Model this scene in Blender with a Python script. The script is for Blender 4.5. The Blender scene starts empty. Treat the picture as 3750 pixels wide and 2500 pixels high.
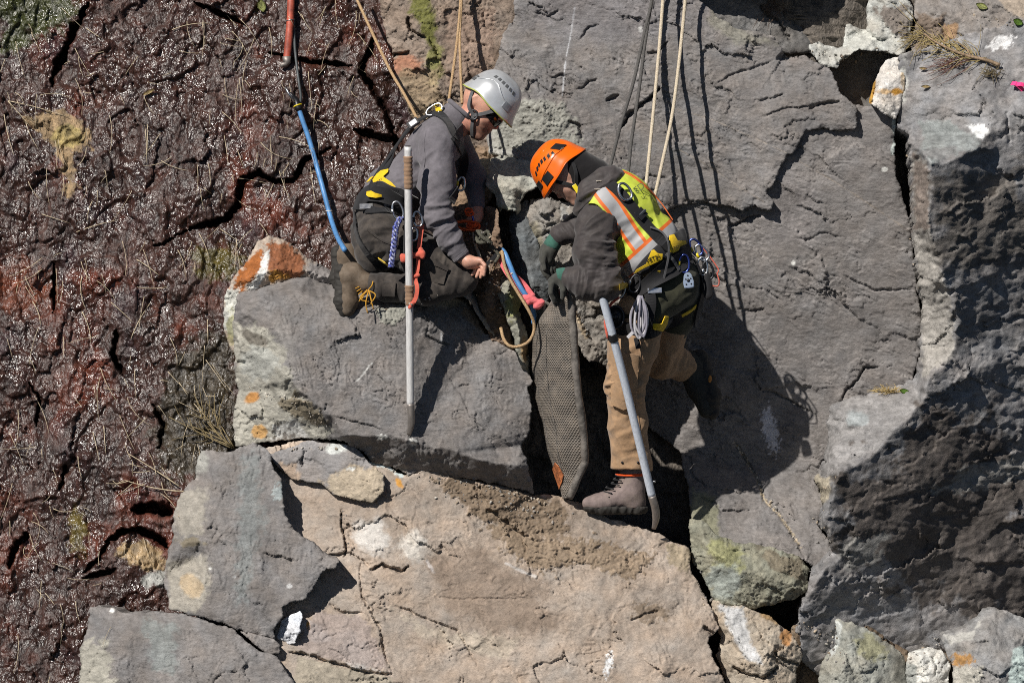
import bpy, bmesh, math, random
import numpy as np
from mathutils import Vector, Matrix
from mathutils.bvhtree import BVHTree
from mathutils.geometry import delaunay_2d_cdt

scene = bpy.context.scene
COL = scene.collection
random.seed(7)
RNG = np.random.default_rng(7)

# ------------------------------------------------------------------ camera, sky, sun, exposure
CAM_D = 24.0                       # metres from the lens to the plane y = 0
S = 5.0 / 3750.0                   # metres per photograph pixel on the plane y = 0
cam = bpy.data.cameras.new("camera")
cam.lens = 36.0 * CAM_D / 5.0
cam.sensor_width = 36.0
cam.clip_start = 0.5
cam.clip_end = 400.0
cam_ob = bpy.data.objects.new("camera", cam)
COL.objects.link(cam_ob)
cam_ob.location = (0.0, -CAM_D, 0.0)
cam_ob.rotation_euler = (math.radians(90), 0, 0)
scene.camera = cam_ob

SUN_TRAVEL = Vector((0.455, 0.65, -0.605)).normalized()
to_sun = -SUN_TRAVEL
sun_el = math.asin(to_sun.z)
world = bpy.data.worlds.new("World")
scene.world = world
world.use_nodes = True
wn = world.node_tree
sky = wn.nodes.new("ShaderNodeTexSky")
sky.sky_type = 'NISHITA'
sky.sun_disc = False
sky.air_density = 0.4
sky.dust_density = 0.2
sky.altitude = 600
sky.sun_elevation = sun_el
sky.sun_rotation = math.atan2(to_sun.x, to_sun.y)
wn.links.new(sky.outputs[0], wn.nodes["Background"].inputs[0])
wn.nodes["Background"].inputs[1].default_value = 0.05
sun = bpy.data.lights.new("sun", 'SUN')
sun.energy = 5.0
sun.angle = math.radians(0.5)
sun.color = (1.0, 0.95, 0.88)
sun_ob = bpy.data.objects.new("sun", sun)
COL.objects.link(sun_ob)
sun_ob.rotation_euler = SUN_TRAVEL.to_track_quat('-Z', 'Y').to_euler()
sun_ob.location = to_sun * 30
scene.cycles.use_denoising = False
scene.cycles.diffuse_bounces = 2
scene.cycles.filter_width = 1.0
scene.view_settings.view_transform = 'Standard'
scene.view_settings.look = 'None'
scene.view_settings.exposure = 0.0
scene.view_settings.gamma = 1.0
scene.view_settings.use_curve_mapping = False

# ------------------------------------------------------------------ helpers
def W(px, py, y):
    """A point of the place: photograph pixel on the plane y = 0, moved to depth y along the line of sight."""
    k = (CAM_D + y) / CAM_D
    return Vector(((px - 1875.0) * S * k, y, (1250.0 - py) * S * k))

def WA(px, py, y):
    k = (CAM_D + y) / CAM_D
    return np.stack([(px - 1875.0) * S * k, y, (1250.0 - py) * S * k], axis=-1)

def tag(o, label=None, cat=None, group=None, kind=None):
    if label: o["label"] = label
    if cat: o["category"] = cat
    if group: o["group"] = group
    if kind: o["kind"] = kind
    return o

def empty(name, loc):
    o = bpy.data.objects.new(name, None)
    o.empty_display_size = 0.05
    COL.objects.link(o)
    o.location = loc
    return o

def link(name, me, mat, parent=None):
    o = bpy.data.objects.new(name, me)
    COL.objects.link(o)
    if mat is not None and not me.materials:
        me.materials.append(mat)
    if parent is not None:
        o.parent = parent
        # parts are modelled in world coordinates; only a thing's own Empty is moved
        if parent.type == 'EMPTY':
            o.matrix_parent_inverse = Matrix.Translation(parent.location).inverted()
    return o

def mesh_arrays(name, V, F, smooth=True):
    """V (n,3), F (m,3) or (m,4) int arrays, or a list of such arrays."""
    me = bpy.data.meshes.new(name)
    V = np.asarray(V, dtype=np.float32)
    Fs = F if isinstance(F, list) else [F]
    Fs = [np.asarray(f, dtype=np.int32) for f in Fs if len(f)]
    me.vertices.add(len(V))
    me.vertices.foreach_set("co", V.ravel())
    nl = sum(f.size for f in Fs)
    npol = sum(len(f) for f in Fs)
    me.loops.add(nl)
    me.polygons.add(npol)
    me.loops.foreach_set("vertex_index", np.concatenate([f.ravel() for f in Fs]))
    tot = np.concatenate([np.full(len(f), f.shape[1], np.int32) for f in Fs])
    st = np.concatenate([[0], np.cumsum(tot)[:-1]]).astype(np.int32)
    me.polygons.foreach_set("loop_start", st)
    me.polygons.foreach_set("use_smooth", np.full(npol, smooth, dtype=bool))
    me.update(calc_edges=True)
    me.validate()
    return me

def col_attr(me, name, C):
    a = me.attributes.new(name, 'FLOAT_COLOR', 'POINT')
    C4 = np.ones((len(me.vertices), 4), np.float32)
    C4[:, :3] = C
    a.data.foreach_set("color", C4.ravel())

def flt_attr(me, name, C):
    a = me.attributes.new(name, 'FLOAT', 'POINT')
    a.data.foreach_set("value", np.asarray(C, np.float32).ravel())

# ---- noise
_P = RNG.permutation(256)
_P = np.concatenate([_P, _P, _P])
_ang = RNG.random(256) * 2 * np.pi
_G2 = np.stack([np.cos(_ang), np.sin(_ang)], -1)
_g3 = RNG.normal(size=(256, 3))
_G3 = _g3 / np.linalg.norm(_g3, axis=1, keepdims=True)

def perlin2(x, y):
    xi = np.floor(x).astype(np.int64); yi = np.floor(y).astype(np.int64)
    xf = x - xi; yf = y - yi
    xi &= 255; yi &= 255
    u = xf * xf * xf * (xf * (xf * 6 - 15) + 10)
    v = yf * yf * yf * (yf * (yf * 6 - 15) + 10)
    def g(ix, iy, dx, dy):
        h = _G2[_P[_P[ix] + iy]]
        return h[..., 0] * dx + h[..., 1] * dy
    x1 = (xi + 1) & 255; y1 = (yi + 1) & 255
    n00 = g(xi, yi, xf, yf); n10 = g(x1, yi, xf - 1, yf)
    n01 = g(xi, y1, xf, yf - 1); n11 = g(x1, y1, xf - 1, yf - 1)
    a = n00 + u * (n10 - n00); b = n01 + u * (n11 - n01)
    return (a + v * (b - a)) * 1.5

def fbm(x, y, octv=4, gain=0.5, seed=0.0):
    r = np.zeros_like(x, dtype=float); a = 1.0; f = 1.0; t = 0.0
    for i in range(octv):
        r += a * perlin2(x * f + 17.3 * i + seed * 3.71, y * f - 9.1 * i + seed * 7.13)
        t += a; a *= gain; f *= 2.03
    return r / t

def ridged(x, y, octv=3, seed=0.0):
    r = np.zeros_like(x, dtype=float); a = 1.0; f = 1.0; t = 0.0
    for i in range(octv):
        r += a * (1.0 - 2.0 * np.abs(perlin2(x * f + 5.7 * i + seed * 2.3, y * f + 3.1 * i + seed * 5.9)))
        t += a; a *= 0.5; f *= 2.1
    return r / t

def perlin3(p):
    i = np.floor(p).astype(np.int64); f = p - i
    i &= 255
    w = f * f * f * (f * (f * 6 - 15) + 10)
    r = 0.0
    for dx in (0, 1):
        for dy in (0, 1):
            for dz in (0, 1):
                h = _G3[_P[_P[_P[(i[:, 0] + dx) & 255] + ((i[:, 1] + dy) & 255)] + ((i[:, 2] + dz) & 255)]]
                d = h[:, 0] * (f[:, 0] - dx) + h[:, 1] * (f[:, 1] - dy) + h[:, 2] * (f[:, 2] - dz)
                wt = (w[:, 0] if dx else 1 - w[:, 0]) * (w[:, 1] if dy else 1 - w[:, 1]) * (w[:, 2] if dz else 1 - w[:, 2])
                r = r + d * wt
    return r * 1.5

def facets(u, v, seed, off, tilt):
    """Broken plates: every cell of an irregular tiling is a flat, slightly tilted facet at its own level."""
    iu = np.floor(u).astype(np.int64); iv = np.floor(v).astype(np.int64)
    best = np.full(u.shape, 1e9); out = np.zeros(u.shape); s = int(seed * 7.3) & 255
    for du in (-1, 0, 1):
        for dv in (-1, 0, 1):
            cu = iu + du; cv = iv + dv
            h = _P[_P[(cu + s) & 255] + (cv & 255)]
            h2 = _P[h + 57]; h3 = _P[h2 + 101]; h4 = _P[h3 + 13]; h5 = _P[h4 + 31]
            x = u - (cu + 0.1 + 0.8 * h / 255.0); y = v - (cv + 0.1 + 0.8 * h2 / 255.0)
            d = x * x + y * y
            m = d < best
            val = off * (h3 / 127.5 - 1) + tilt * ((h4 / 127.5 - 1) * x + (h5 / 127.5 - 1) * y)
            best = np.where(m, d, best); out = np.where(m, val, out)
    return out

def sstep(a, b, x):
    t = np.clip((x - a) / (b - a), 0, 1)
    return t * t * (3 - 2 * t)

def stair(x, sharp=0.25):
    fl = np.floor(x); fr = x - fl
    return fl + sstep(1 - sharp, 1.0, fr)

def seg_dist(X, Y, a, b):
    dx, dy = b[0] - a[0], b[1] - a[1]
    L = dx * dx + dy * dy + 1e-9
    t = np.clip(((X - a[0]) * dx + (Y - a[1]) * dy) / L, 0, 1)
    return np.hypot(X - a[0] - t * dx, Y - a[1] - t * dy), t

def poly_sdf(X, Y, pts):
    """Signed distance (positive inside), closest edge and its parameter."""
    n = len(pts)
    best = np.full(X.shape, 1e9); bi = np.zeros(X.shape, np.int32); bt = np.zeros(X.shape)
    inside = np.zeros(X.shape, bool)
    for i in range(n):
        a = pts[i]; b = pts[(i + 1) % n]
        d, t = seg_dist(X, Y, a, b)
        m = d < best
        best = np.where(m, d, best); bi[m] = i; bt[m] = t[m]
        if a[1] != b[1]:
            c = ((a[1] > Y) != (b[1] > Y)) & (X < (b[0] - a[0]) * (Y - a[1]) / (b[1] - a[1]) + a[0])
            inside ^= c
    return np.where(inside, best, -best), bi, bt

def line_dist(X, Y, pts):
    best = np.full(X.shape, 1e9)
    for a, b in zip(pts[:-1], pts[1:]):
        best = np.minimum(best, seg_dist(X, Y, a, b)[0])
    return best
# ------------------------------------------------------------------ materials
def new_mat(name):
    m = bpy.data.materials.new(name)
    m.use_nodes = True
    nt = m.node_tree
    return m, nt, nt.nodes["Principled BSDF"]

def node(nt, t, **kw):
    n = nt.nodes.new(t)
    for k, v in kw.items():
        setattr(n, k, v)
    return n

def noise(nt, co, scale, detail=4, rough=0.55, dist=0.0):
    n = node(nt, "ShaderNodeTexNoise")
    n.inputs["Scale"].default_value = scale
    n.inputs["Detail"].default_value = detail
    n.inputs["Roughness"].default_value = rough
    n.inputs["Distortion"].default_value = dist
    nt.links.new(co, n.inputs["Vector"])
    return n.outputs["Fac"]

def ramp(nt, fac, a, b, lo=0.0, hi=1.0):
    r = node(nt, "ShaderNodeMapRange")
    r.inputs["From Min"].default_value = a
    r.inputs["From Max"].default_value = b
    r.inputs["To Min"].default_value = lo
    r.inputs["To Max"].default_value = hi
    nt.links.new(fac, r.inputs["Value"])
    return r.outputs["Result"]

def mathn(nt, op, a, b):
    n = node(nt, "ShaderNodeMath", operation=op)
    for i, v in enumerate((a, b)):
        if isinstance(v, (int, float)):
            n.inputs[i].default_value = v
        else:
            nt.links.new(v, n.inputs[i])
    return n.outputs[0]

def mixc(nt, fac, a, b, mode='MIX'):
    n = node(nt, "ShaderNodeMix", data_type='RGBA', blend_type=mode)
    for s, v in ((n.inputs[0], fac), (n.inputs[6], a), (n.inputs[7], b)):
        if isinstance(v, (int, float)):
            s.default_value = v
        elif isinstance(v, tuple):
            s.default_value = (*v, 1.0)
        else:
            nt.links.new(v, s)
    return n.outputs[2]

def mapping(nt, co, scale=(1, 1, 1), rot=(0, 0, 0)):
    n = node(nt, "ShaderNodeMapping")
    n.inputs["Scale"].default_value = scale
    n.inputs["Rotation"].default_value = rot
    nt.links.new(co, n.inputs["Vector"])
    return n.outputs[0]

def bump(nt, h, strength, dist, prev=None):
    b = node(nt, "ShaderNodeBump")
    b.inputs["Strength"].default_value = strength
    b.inputs["Distance"].default_value = dist
    nt.links.new(h, b.inputs["Height"])
    if prev is not None:
        nt.links.new(prev, b.inputs["Normal"])
    return b.outputs[0]

def rock_material(name, grain_rot=0.5, bump_d=0.004, rough=0.78, speck=0.5, stretch=3.0, contrast=0.45):
    m, nt, bs = new_mat(name)
    co = node(nt, "ShaderNodeTexCoord").outputs["Object"]
    tint = node(nt, "ShaderNodeAttribute", attribute_name="tint").outputs["Color"]
    an = mapping(nt, co, (1, 1, stretch), (0, grain_rot, 0))
    n1 = noise(nt, an, 26, 6, 0.62, 0.3)
    n2 = noise(nt, co, 7, 5, 0.6)
    n3 = noise(nt, an, 95, 4, 0.6)
    n4 = noise(nt, co, 260, 2, 0.5)
    k = mathn(nt, 'MULTIPLY', ramp(nt, n1, 0.3, 0.7, 1 - contrast * 0.5, 1 + contrast * 0.5), ramp(nt, n2, 0.3, 0.7, 1 - contrast * 0.4, 1 + contrast * 0.4))
    k = mathn(nt, 'MULTIPLY', k, ramp(nt, n3, 0.3, 0.7, 0.86, 1.14))
    k = mathn(nt, 'MULTIPLY', k, ramp(nt, n4, 0.3, 0.7, 0.88, 1.12))
    vm = node(nt, "ShaderNodeVectorMath", operation='SCALE')
    nt.links.new(tint, vm.inputs[0]); nt.links.new(k, vm.inputs["Scale"])
    c = vm.outputs[0]
    # curved scratch lines left by the cleavage
    n8 = noise(nt, mapping(nt, co, (1, 1, stretch * 1.6), (0.1, grain_rot, 0)), 30, 3, 0.5, 1.6)
    ln = mathn(nt, 'MULTIPLY', ramp(nt, mathn(nt, 'ABSOLUTE', mathn(nt, 'SUBTRACT', n8, 0.5), 0.0), 0.0, 0.012, 1.0, 0.0), ramp(nt, n2, 0.42, 0.62))
    c = mixc(nt, mathn(nt, 'MULTIPLY', ln, 0.35), c, (0.38, 0.37, 0.36))
    # pale mineral flecks and scratches that lie on the stone
    n5 = noise(nt, an, 60, 3, 0.5, 0.8)
    fl = mathn(nt, 'MULTIPLY', ramp(nt, n5, 0.70, 0.76), ramp(nt, n2, 0.45, 0.6))
    c = mixc(nt, mathn(nt, 'MULTIPLY', fl, speck), c, (0.42, 0.42, 0.41))
    nt.links.new(c, bs.inputs["Base Color"])
    bs.inputs["Roughness"].default_value = rough
    bs.inputs["Specular IOR Level"].default_value = 0.3
    # thin cleavage steps: flat plates with crisp broken lips
    def plates(src, k):
        x = mathn(nt, 'MULTIPLY', src, k)
        fl_ = mathn(nt, 'FLOOR', x, 0.0)
        fr = mathn(nt, 'SUBTRACT', x, fl_)
        return mathn(nt, 'ADD', fl_, ramp(nt, fr, 0.86, 1.0))
    n6 = noise(nt, mapping(nt, co, (1, 1, stretch * 0.7), (0.3, grain_rot + 0.25, 0)), 6.5, 6, 0.62, 0.5)
    n7 = noise(nt, mapping(nt, co, (1, 1, stretch), (0.2, grain_rot - 0.3, 0)), 17, 5, 0.62, 0.4)
    b = bump(nt, n1, 0.5, bump_d * 0.6)
    b = bump(nt, plates(n6, 15.0), 0.8, bump_d * 0.20, b)
    b = bump(nt, plates(n7, 9.0), 0.8, bump_d * 0.12, b)
    b = bump(nt, n3, 0.8, bump_d * 0.36, b)
    b = bump(nt, n4, 0.7, bump_d * 0.14, b)
    nt.links.new(b, bs.inputs["Normal"])
    return m

MAT_SLATE = rock_material("slate", 0.55)
MAT_SLATE_V = rock_material("slate_upright_grain", 1.35, stretch=2.6)
MAT_SLATE_ROUGH = rock_material("slate_hackly", -0.35, bump_d=0.0055, contrast=0.6, stretch=1.8)
MAT_TAN = rock_material("tan_rock", 0.7, bump_d=0.0035, speck=0.35, contrast=0.35, stretch=2.0)
MAT_RUBBLE = rock_material("broken_rock", 1.0, bump_d=0.006, contrast=0.5, stretch=1.5)

def wet_material():
    m, nt, bs = new_mat("wet_rock")
    co = node(nt, "ShaderNodeTexCoord").outputs["Object"]
    tint = node(nt, "ShaderNodeAttribute", attribute_name="tint").outputs["Color"]
    wet = node(nt, "ShaderNodeAttribute", attribute_name="wet").outputs["Fac"]
    fl = mapping(nt, co, (1.3, 1, 0.75), (0, 0.25, 0))
    a = noise(nt, fl, 20, 2.0, 0.5, 0.8)
    b_ = noise(nt, fl, 74, 1.2, 0.5, 0.8)
    c_ = noise(nt, fl, 170, 2, 0.5)
    k = mathn(nt, 'MULTIPLY', ramp(nt, a, 0.3, 0.7, 0.55, 1.45), ramp(nt, b_, 0.3, 0.7, 0.7, 1.3))
    vm = node(nt, "ShaderNodeVectorMath", operation='SCALE')
    nt.links.new(tint, vm.inputs[0]); nt.links.new(k, vm.inputs["Scale"])
    nt.links.new(vm.outputs[0], bs.inputs["Base Color"])
    r = node(nt, "ShaderNodeMapRange")
    r.inputs["To Min"].default_value = 0.8
    r.inputs["To Max"].default_value = 0.20
    nt.links.new(wet, r.inputs["Value"])
    nt.links.new(r.outputs[0], bs.inputs["Roughness"])
    bs.inputs["IOR"].default_value = 1.6
    b = bump(nt, a, 0.9, 0.014)
    b = bump(nt, b_, 1.0, 0.0062, b)
    b = bump(nt, c_, 0.4, 0.0009, b)
    nt.links.new(b, bs.inputs["Normal"])
    return m
MAT_WET = wet_material()

def simple(name, col, rough=0.6, metal=0.0, spec=0.5, var=0.15, nscale=40, bscale=0, bdist=0.001, col2=None, coat=0.0):
    m, nt, bs = new_mat(name)
    co = node(nt, "ShaderNodeTexCoord").outputs["Object"]
    n = noise(nt, co, nscale, 5, 0.6)
    c2 = col2 if col2 else tuple(max(0.0, c * (1 - var * 2)) for c in col)
    c1 = tuple(min(1.0, c * (1 + var)) for c in col) if not col2 else col
    nt.links.new(mixc(nt, ramp(nt, n, 0.3, 0.7), c2, c1), bs.inputs["Base Color"])
    nt.links.new(ramp(nt, n, 0.3, 0.7, min(1, rough + 0.07), max(0.02, rough - 0.07)), bs.inputs["Roughness"])
    bs.inputs["Metallic"].default_value = metal
    bs.inputs["Specular IOR Level"].default_value = spec
    bs.inputs["Coat Weight"].default_value = coat
    if bscale:
        nt.links.new(bump(nt, noise(nt, co, bscale, 3, 0.5), 0.7, bdist), bs.inputs["Normal"])
    return m
# ------------------------------------------------------------------ rock builder
def warp(U, V, amt, seed):
    du = 9 * fbm(U / 130, V / 130, 2, seed=seed) + 7.5 * fbm(U / 42, V / 42, 2, seed=seed + 3) + 4 * fbm(U / 15, V / 15, 2, seed=seed + 5)
    dv = 9 * fbm(U / 130 + 40, V / 130, 2, seed=seed + 1) + 7.5 * fbm(U / 42 + 50, V / 42, 2, seed=seed + 4) + 4 * fbm(U / 15 + 60, V / 15, 2, seed=seed + 6)
    return U + amt * du, V + amt * dv

def tri_depth(U, V, outline, ridges):
    verts, deps, edges = [], [], []
    def add(p):
        for i, q in enumerate(verts):
            if abs(q[0] - p[0]) < 0.5 and abs(q[1] - p[1]) < 0.5:
                return i
        verts.append(Vector((p[0], p[1]))); deps.append(p[2]); return len(verts) - 1
    face = [add(p) for p in outline]
    for r in ridges:
        ids = [add(p) for p in r]
        edges += [(a, b) for a, b in zip(ids[:-1], ids[1:]) if a != b]
    vo, eo, fo, ov, oe, of = delaunay_2d_cdt(verts, edges, [face], 1, 1e-4)
    P = np.array([[v.x, v.y] for v in vo]); src = np.array([[v.x, v.y] for v in verts]); dp = np.array(deps)
    D = np.empty(len(P))
    for i, o in enumerate(ov):
        if len(o): D[i] = dp[o[0]]
        else:
            w = 1 / (np.sum((src - P[i]) ** 2, 1) + 1e-6); D[i] = np.sum(w * dp) / np.sum(w)
    out = np.full(U.shape, np.nan)
    for f in fo:
        for k in range(1, len(f) - 1):
            a, b, c = P[f[0]], P[f[k]], P[f[k + 1]]
            m = (U >= min(a[0], b[0], c[0])) & (U <= max(a[0], b[0], c[0])) & (V >= min(a[1], b[1], c[1])) & (V <= max(a[1], b[1], c[1]))
            if not m.any(): continue
            u = U[m]; v = V[m]
            den = (b[1] - c[1]) * (a[0] - c[0]) + (c[0] - b[0]) * (a[1] - c[1])
            if abs(den) < 1e-9: continue
            l0 = ((b[1] - c[1]) * (u - c[0]) + (c[0] - b[0]) * (v - c[1])) / den
            l1 = ((c[1] - a[1]) * (u - c[0]) + (a[0] - c[0]) * (v - c[1])) / den
            l2 = 1 - l0 - l1
            ok = (l0 > -1e-6) & (l1 > -1e-6) & (l2 > -1e-6)
            val = l0 * D[f[0]] + l1 * D[f[k]] + l2 * D[f[k + 1]]
            cur = out[m]; cur[ok] = val[ok]; out[m] = cur
    return out

def line_info(X, Y, pts):
    best = np.full(X.shape, 1e9); bt = np.zeros(X.shape); bs = np.zeros(X.shape)
    ls = [math.hypot(b[0] - a[0], b[1] - a[1]) for a, b in zip(pts[:-1], pts[1:])]
    tot = sum(ls); acc = 0.0
    for (a, b), L in zip(zip(pts[:-1], pts[1:]), ls):
        d, t = seg_dist(X, Y, a, b)
        # positive on the side away from the sun (right of / below the line)
        nx, ny = -(b[1] - a[1]), (b[0] - a[0])
        if nx * 0.6 + ny * 0.8 < 0: nx, ny = -nx, -ny
        m = d < best
        best = np.where(m, d, best); bt = np.where(m, (acc + t * L) / tot, bt)
        bs = np.where(m, (X - a[0]) * nx + (Y - a[1]) * ny, bs)
        acc += L
    return best, bt, bs

def box_blur(A, M, n):
    for _ in range(n):
        num = A * M; den = M.astype(float)
        for ax in (0, 1):
            num = num + np.roll(num, 1, ax) + np.roll(num, -1, ax)
            den = den + np.roll(den, 1, ax) + np.roll(den, -1, ax)
        A = np.where(den > 0, num / np.maximum(den, 1e-6), A)
    return A

def patch_mask(U, V, pt, seed):
    """pt: dict(poly=[...]) or dict(c=(u,v), r=(ru,rv), rot=deg); soft, nz, ns"""
    soft = pt.get('soft', 14) * 0.5; nz = pt.get('nz', 18) * 1.35; ns = pt.get('ns', 45)
    if 'line' in pt:
        sd = pt['w'] - line_dist(U, V, pt['line'])
    elif 'poly' in pt:
        sd = poly_sdf(U, V, pt['poly'])[0]
    else:
        a = math.radians(pt.get('rot', 0)); ca, sa = math.cos(a), math.sin(a)
        du = U - pt['c'][0]; dv = V - pt['c'][1]
        x = (du * ca + dv * sa) / pt['r'][0]; y = (-du * sa + dv * ca) / pt['r'][1]
        sd = (1 - np.sqrt(x * x + y * y)) * min(pt['r'])
    sd = sd + nz * fbm(U / ns, V / ns, 5, 0.68, seed=seed)
    return sstep(-soft, soft, sd) * pt.get('a', 1.0)

ROCKS = {}
def rock(name, label, outline, ridges=(), cracks=(), patches=(), base=(0.17, 0.16, 0.162), mat=None, cell=4.2, T=0.5,
         wamt=1.0, big=0.010, bigL=220, terr=(0.6, 170, 60, 5, 0.005), fine=0.0022, edge=0.02, tvar=0.18, seed=1.0,
         hue=0.05, blur=1, category='rock', group=None, parent=None, kind=None, hack=0.0, facet=1.0):
    if seed == 1.0: seed = len(ROCKS) * 2.37 + 1.1
    pad = 45
    o2 = [(p[0], p[1]) for p in outline]
    u0, u1 = min(p[0] for p in o2) - pad, max(p[0] for p in o2) + pad
    v0, v1 = min(p[1] for p in o2) - pad, max(p[1] for p in o2) + pad
    us = np.arange(u0, u1, cell); vs = np.arange(v0, v1, cell)
    U, V = np.meshgrid(us, vs, indexing='ij')
    Uw, Vw = warp(U, V, wamt, seed)
    f, bi, bt = poly_sdf(Uw, Vw, o2)
    ins = f > 0
    c = ins[:-1, :-1] & ins[1:, :-1] & ins[:-1, 1:] & ins[1:, 1:]
    # keep cells whose four corners are inside, plus a fringe that is pulled onto the outline
    vert_used = np.zeros_like(ins)
    for a in (0, 1):
        for b in (0, 1):
            vert_used[a:a + c.shape[0], b:b + c.shape[1]] |= c
    D = tri_depth(Uw, Vw, outline, ridges)
    dep = np.array([p[2] for p in outline])
    miss = np.isnan(D)
    dl = dep[bi] * (1 - bt) + dep[(bi + 1) % len(dep)] * bt
    D = np.where(miss, dl, D)
    D = box_blur(D, np.ones_like(D), blur)
    # relief of the stone
    th, L1, L2, K, h = terr
    ca, sa = math.cos(th), math.sin(th)
    A = (U * ca + V * sa) / L1; B = (-U * sa + V * ca) / L2
    D = D + big * 1.1 * fbm(U / bigL, V / bigL, 3, seed=seed + 9)
    wu = 26 * fbm(U / 90, V / 90, 3, seed=seed + 61); wv_ = 26 * fbm(U / 90 + 4, V / 90, 3, seed=seed + 62)
    A = A + wu / L1; B = B + wv_ / L2
    pat = sstep(-0.25, 0.35, fbm(U / 190, V / 190, 3, seed=seed + 63))          # broken here, smooth there
    lam = fbm(A, B, 3, 0.5, seed=seed + 11)
    x1 = lam * K + 0.10 * fbm(U / 38, V / 38, 3, 0.6, seed=seed + 2)
    D = D + h * 1.3 * (0.35 + 0.9 * pat) * (stair(x1, 0.06) - x1 * 0.85)
    fu = A + 0.16 * fbm(U / 44, V / 44, 4, 0.6, seed=seed + 71); fv = B + 0.22 * fbm(U / 44 + 7, V / 44, 4, 0.6, seed=seed + 72)
    D = D + facet * (facets(fu * 0.9, fv * 0.75, seed, 0.0035, 0.010) * (0.5 + 0.8 * pat) + facets(fu * 2.4 + 3, fv * 1.9, seed + 5, 0.0016, 0.0045) * (0.25 + 1.0 * pat))
    lam2 = fbm(A * 2.3 + 5, B * 2.3, 4, 0.6, seed=seed + 17)
    x2 = lam2 * K * 0.9
    D = D + h * 0.25 * (0.15 + 1.1 * pat) * (stair(x2, 0.12) - x2 * 0.8)
    D = D + fine * 1.5 * fbm(A * 5, B * 5, 4, 0.6, seed=seed + 21) * (0.4 + 0.9 * pat) + fine * 0.45 * fbm(U / 14, V / 14, 2, 0.6, seed=seed + 23)
    if hack:
        D = D + 0.5 * hack * ridged(U / 55, V / 55, 4, seed=seed + 29) + hack * 0.6 * stair(2.5 * fbm(U / 45, V / 38, 3, seed=seed + 31), 0.3)
    # broken rim
    chip = 0.55 + 0.9 * fbm(U / 35, V / 35, 3, seed=seed + 13)
    D = D + edge * np.exp(-np.maximum(f, 0) / (5 + 9 * np.clip(chip, 0, 1.5))) * np.clip(chip, 0.15, 1.6)
    # cracks and spalled steps: a ragged cleft that tapers at both ends, the lower lip set back and rising again
    Uj = U + 8 * fbm(U / 34, V / 34, 3, 0.6, seed=seed + 41) + 3 * fbm(U / 9, V / 9, 2, seed=seed + 42)
    Vj = V + 8 * fbm(U / 34 + 9, V / 34, 3, 0.6, seed=seed + 43) + 3 * fbm(U / 9 + 5, V / 9, 2, seed=seed + 44)
    wob = np.clip(fbm(U / 45, V / 45, 3, 0.6, seed=seed + 47) + 0.25, -0.35, 1)
    for ck in cracks:
        pts, wd, dp = ck[0], ck[1], ck[2]
        lo_u = min(p[0] for p in pts) - 110; hi_u = max(p[0] for p in pts) + 110
        lo_v = min(p[1] for p in pts) - 110; hi_v = max(p[1] for p in pts) + 110
        i0, i1 = np.searchsorted(us, [lo_u, hi_u]); j0, j1 = np.searchsorted(vs, [lo_v, hi_v])
        if i1 - i0 < 3 or j1 - j0 < 3: continue
        sl = (slice(i0, i1), slice(j0, j1))
        dist, tt, side = line_info(Uj[sl], Vj[sl], pts)
        tap = np.clip(np.minimum(tt, 1 - tt) * 5, 0, 1) ** 0.6 if wd < 9 else np.clip(np.minimum(tt, 1 - tt) * 7, 0, 1) ** 0.5
        wv = wd * (0.42 + 0.8 * wob[sl]) * tap
        thin = np.clip(wv / (1.15 * cell), 0, 1)
        wv = np.maximum(wv, 1.15 * cell)
        D[sl] += dp * np.sqrt(np.clip(1 - dist / wv, 0, 1)) * thin
        lam_ = 16 + 3.2 * wd
        D[sl] += np.where(side > 0, 0.30 * dp * tap * np.exp(-dist / lam_), 0.0)
    # colour of the stone itself
    base = np.array(base)
    t1 = fbm(U / 300, V / 300, 3, seed=seed + 51); t2 = fbm(A * 1.5, B * 1.5, 4, 0.6, seed=seed + 53); t3 = fbm(U / 90, V / 90, 3, seed=seed + 57)
    C = base[None, None, :] * (1 + tvar * (1.1 * t1 + 0.9 * t2))[..., None]
    C = C * np.stack([1 + hue * t3 * 1.6, np.ones_like(t3), 1 - hue * t3 * 1.6], -1)
    # freshly broken rims are paler than the weathered faces
    fresh = np.exp(-np.maximum(f, 0) / 7.0) * sstep(-0.15, 0.35, fbm(U / 28, V / 28, 3, seed=seed + 90)) * 0.55
    C = C * (1 + fresh[..., None] * 0.9)
    for i, pt in enumerate(patches):
        m = patch_mask(U, V, pt, seed + 60 + i)
        if 'col' in pt:
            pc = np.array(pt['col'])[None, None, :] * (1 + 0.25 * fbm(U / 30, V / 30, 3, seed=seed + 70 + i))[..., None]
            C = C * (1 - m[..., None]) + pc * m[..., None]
        if 'clump' in pt:
            D = D - m * pt['clump'] * (0.3 + 1.0 * sstep(-0.3, 0.4, fbm(U / 55, V / 40, 3, seed=seed + 83))) * (0.6 + ridged(U / 17, V / 13, 3, seed=seed + 80) * 0.5 + 0.8 * fbm(U / 9, V / 8, 2, seed=seed + 81))
        if 'depth' in pt:
            D = D + m * pt['depth']
    # border vertices move onto the outline
    gu, gv = np.gradient(f, cell)
    gg = gu * gu + gv * gv + 1e-6
    full = np.zeros_like(ins, dtype=int)
    for a in (0, 1):
        for b in (0, 1):
            full[a:a + c.shape[0], b:b + c.shape[1]] += c
    border = vert_used & (full < 4)
    sh = np.clip(f / gg, -1.6 * cell, 1.6 * cell)
    U = np.where(border, U - sh * gu, U); V = np.where(border, V - sh * gv, V)
    idx = -np.ones(ins.shape, np.int64)
    idx[vert_used] = np.arange(vert_used.sum())
    q = np.stack([idx[:-1, :-1], idx[:-1, 1:], idx[1:, 1:], idx[1:, :-1]], -1)[c]
    P = WA(U[vert_used], V[vert_used], D[vert_used])
    Cc = C[vert_used]
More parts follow.
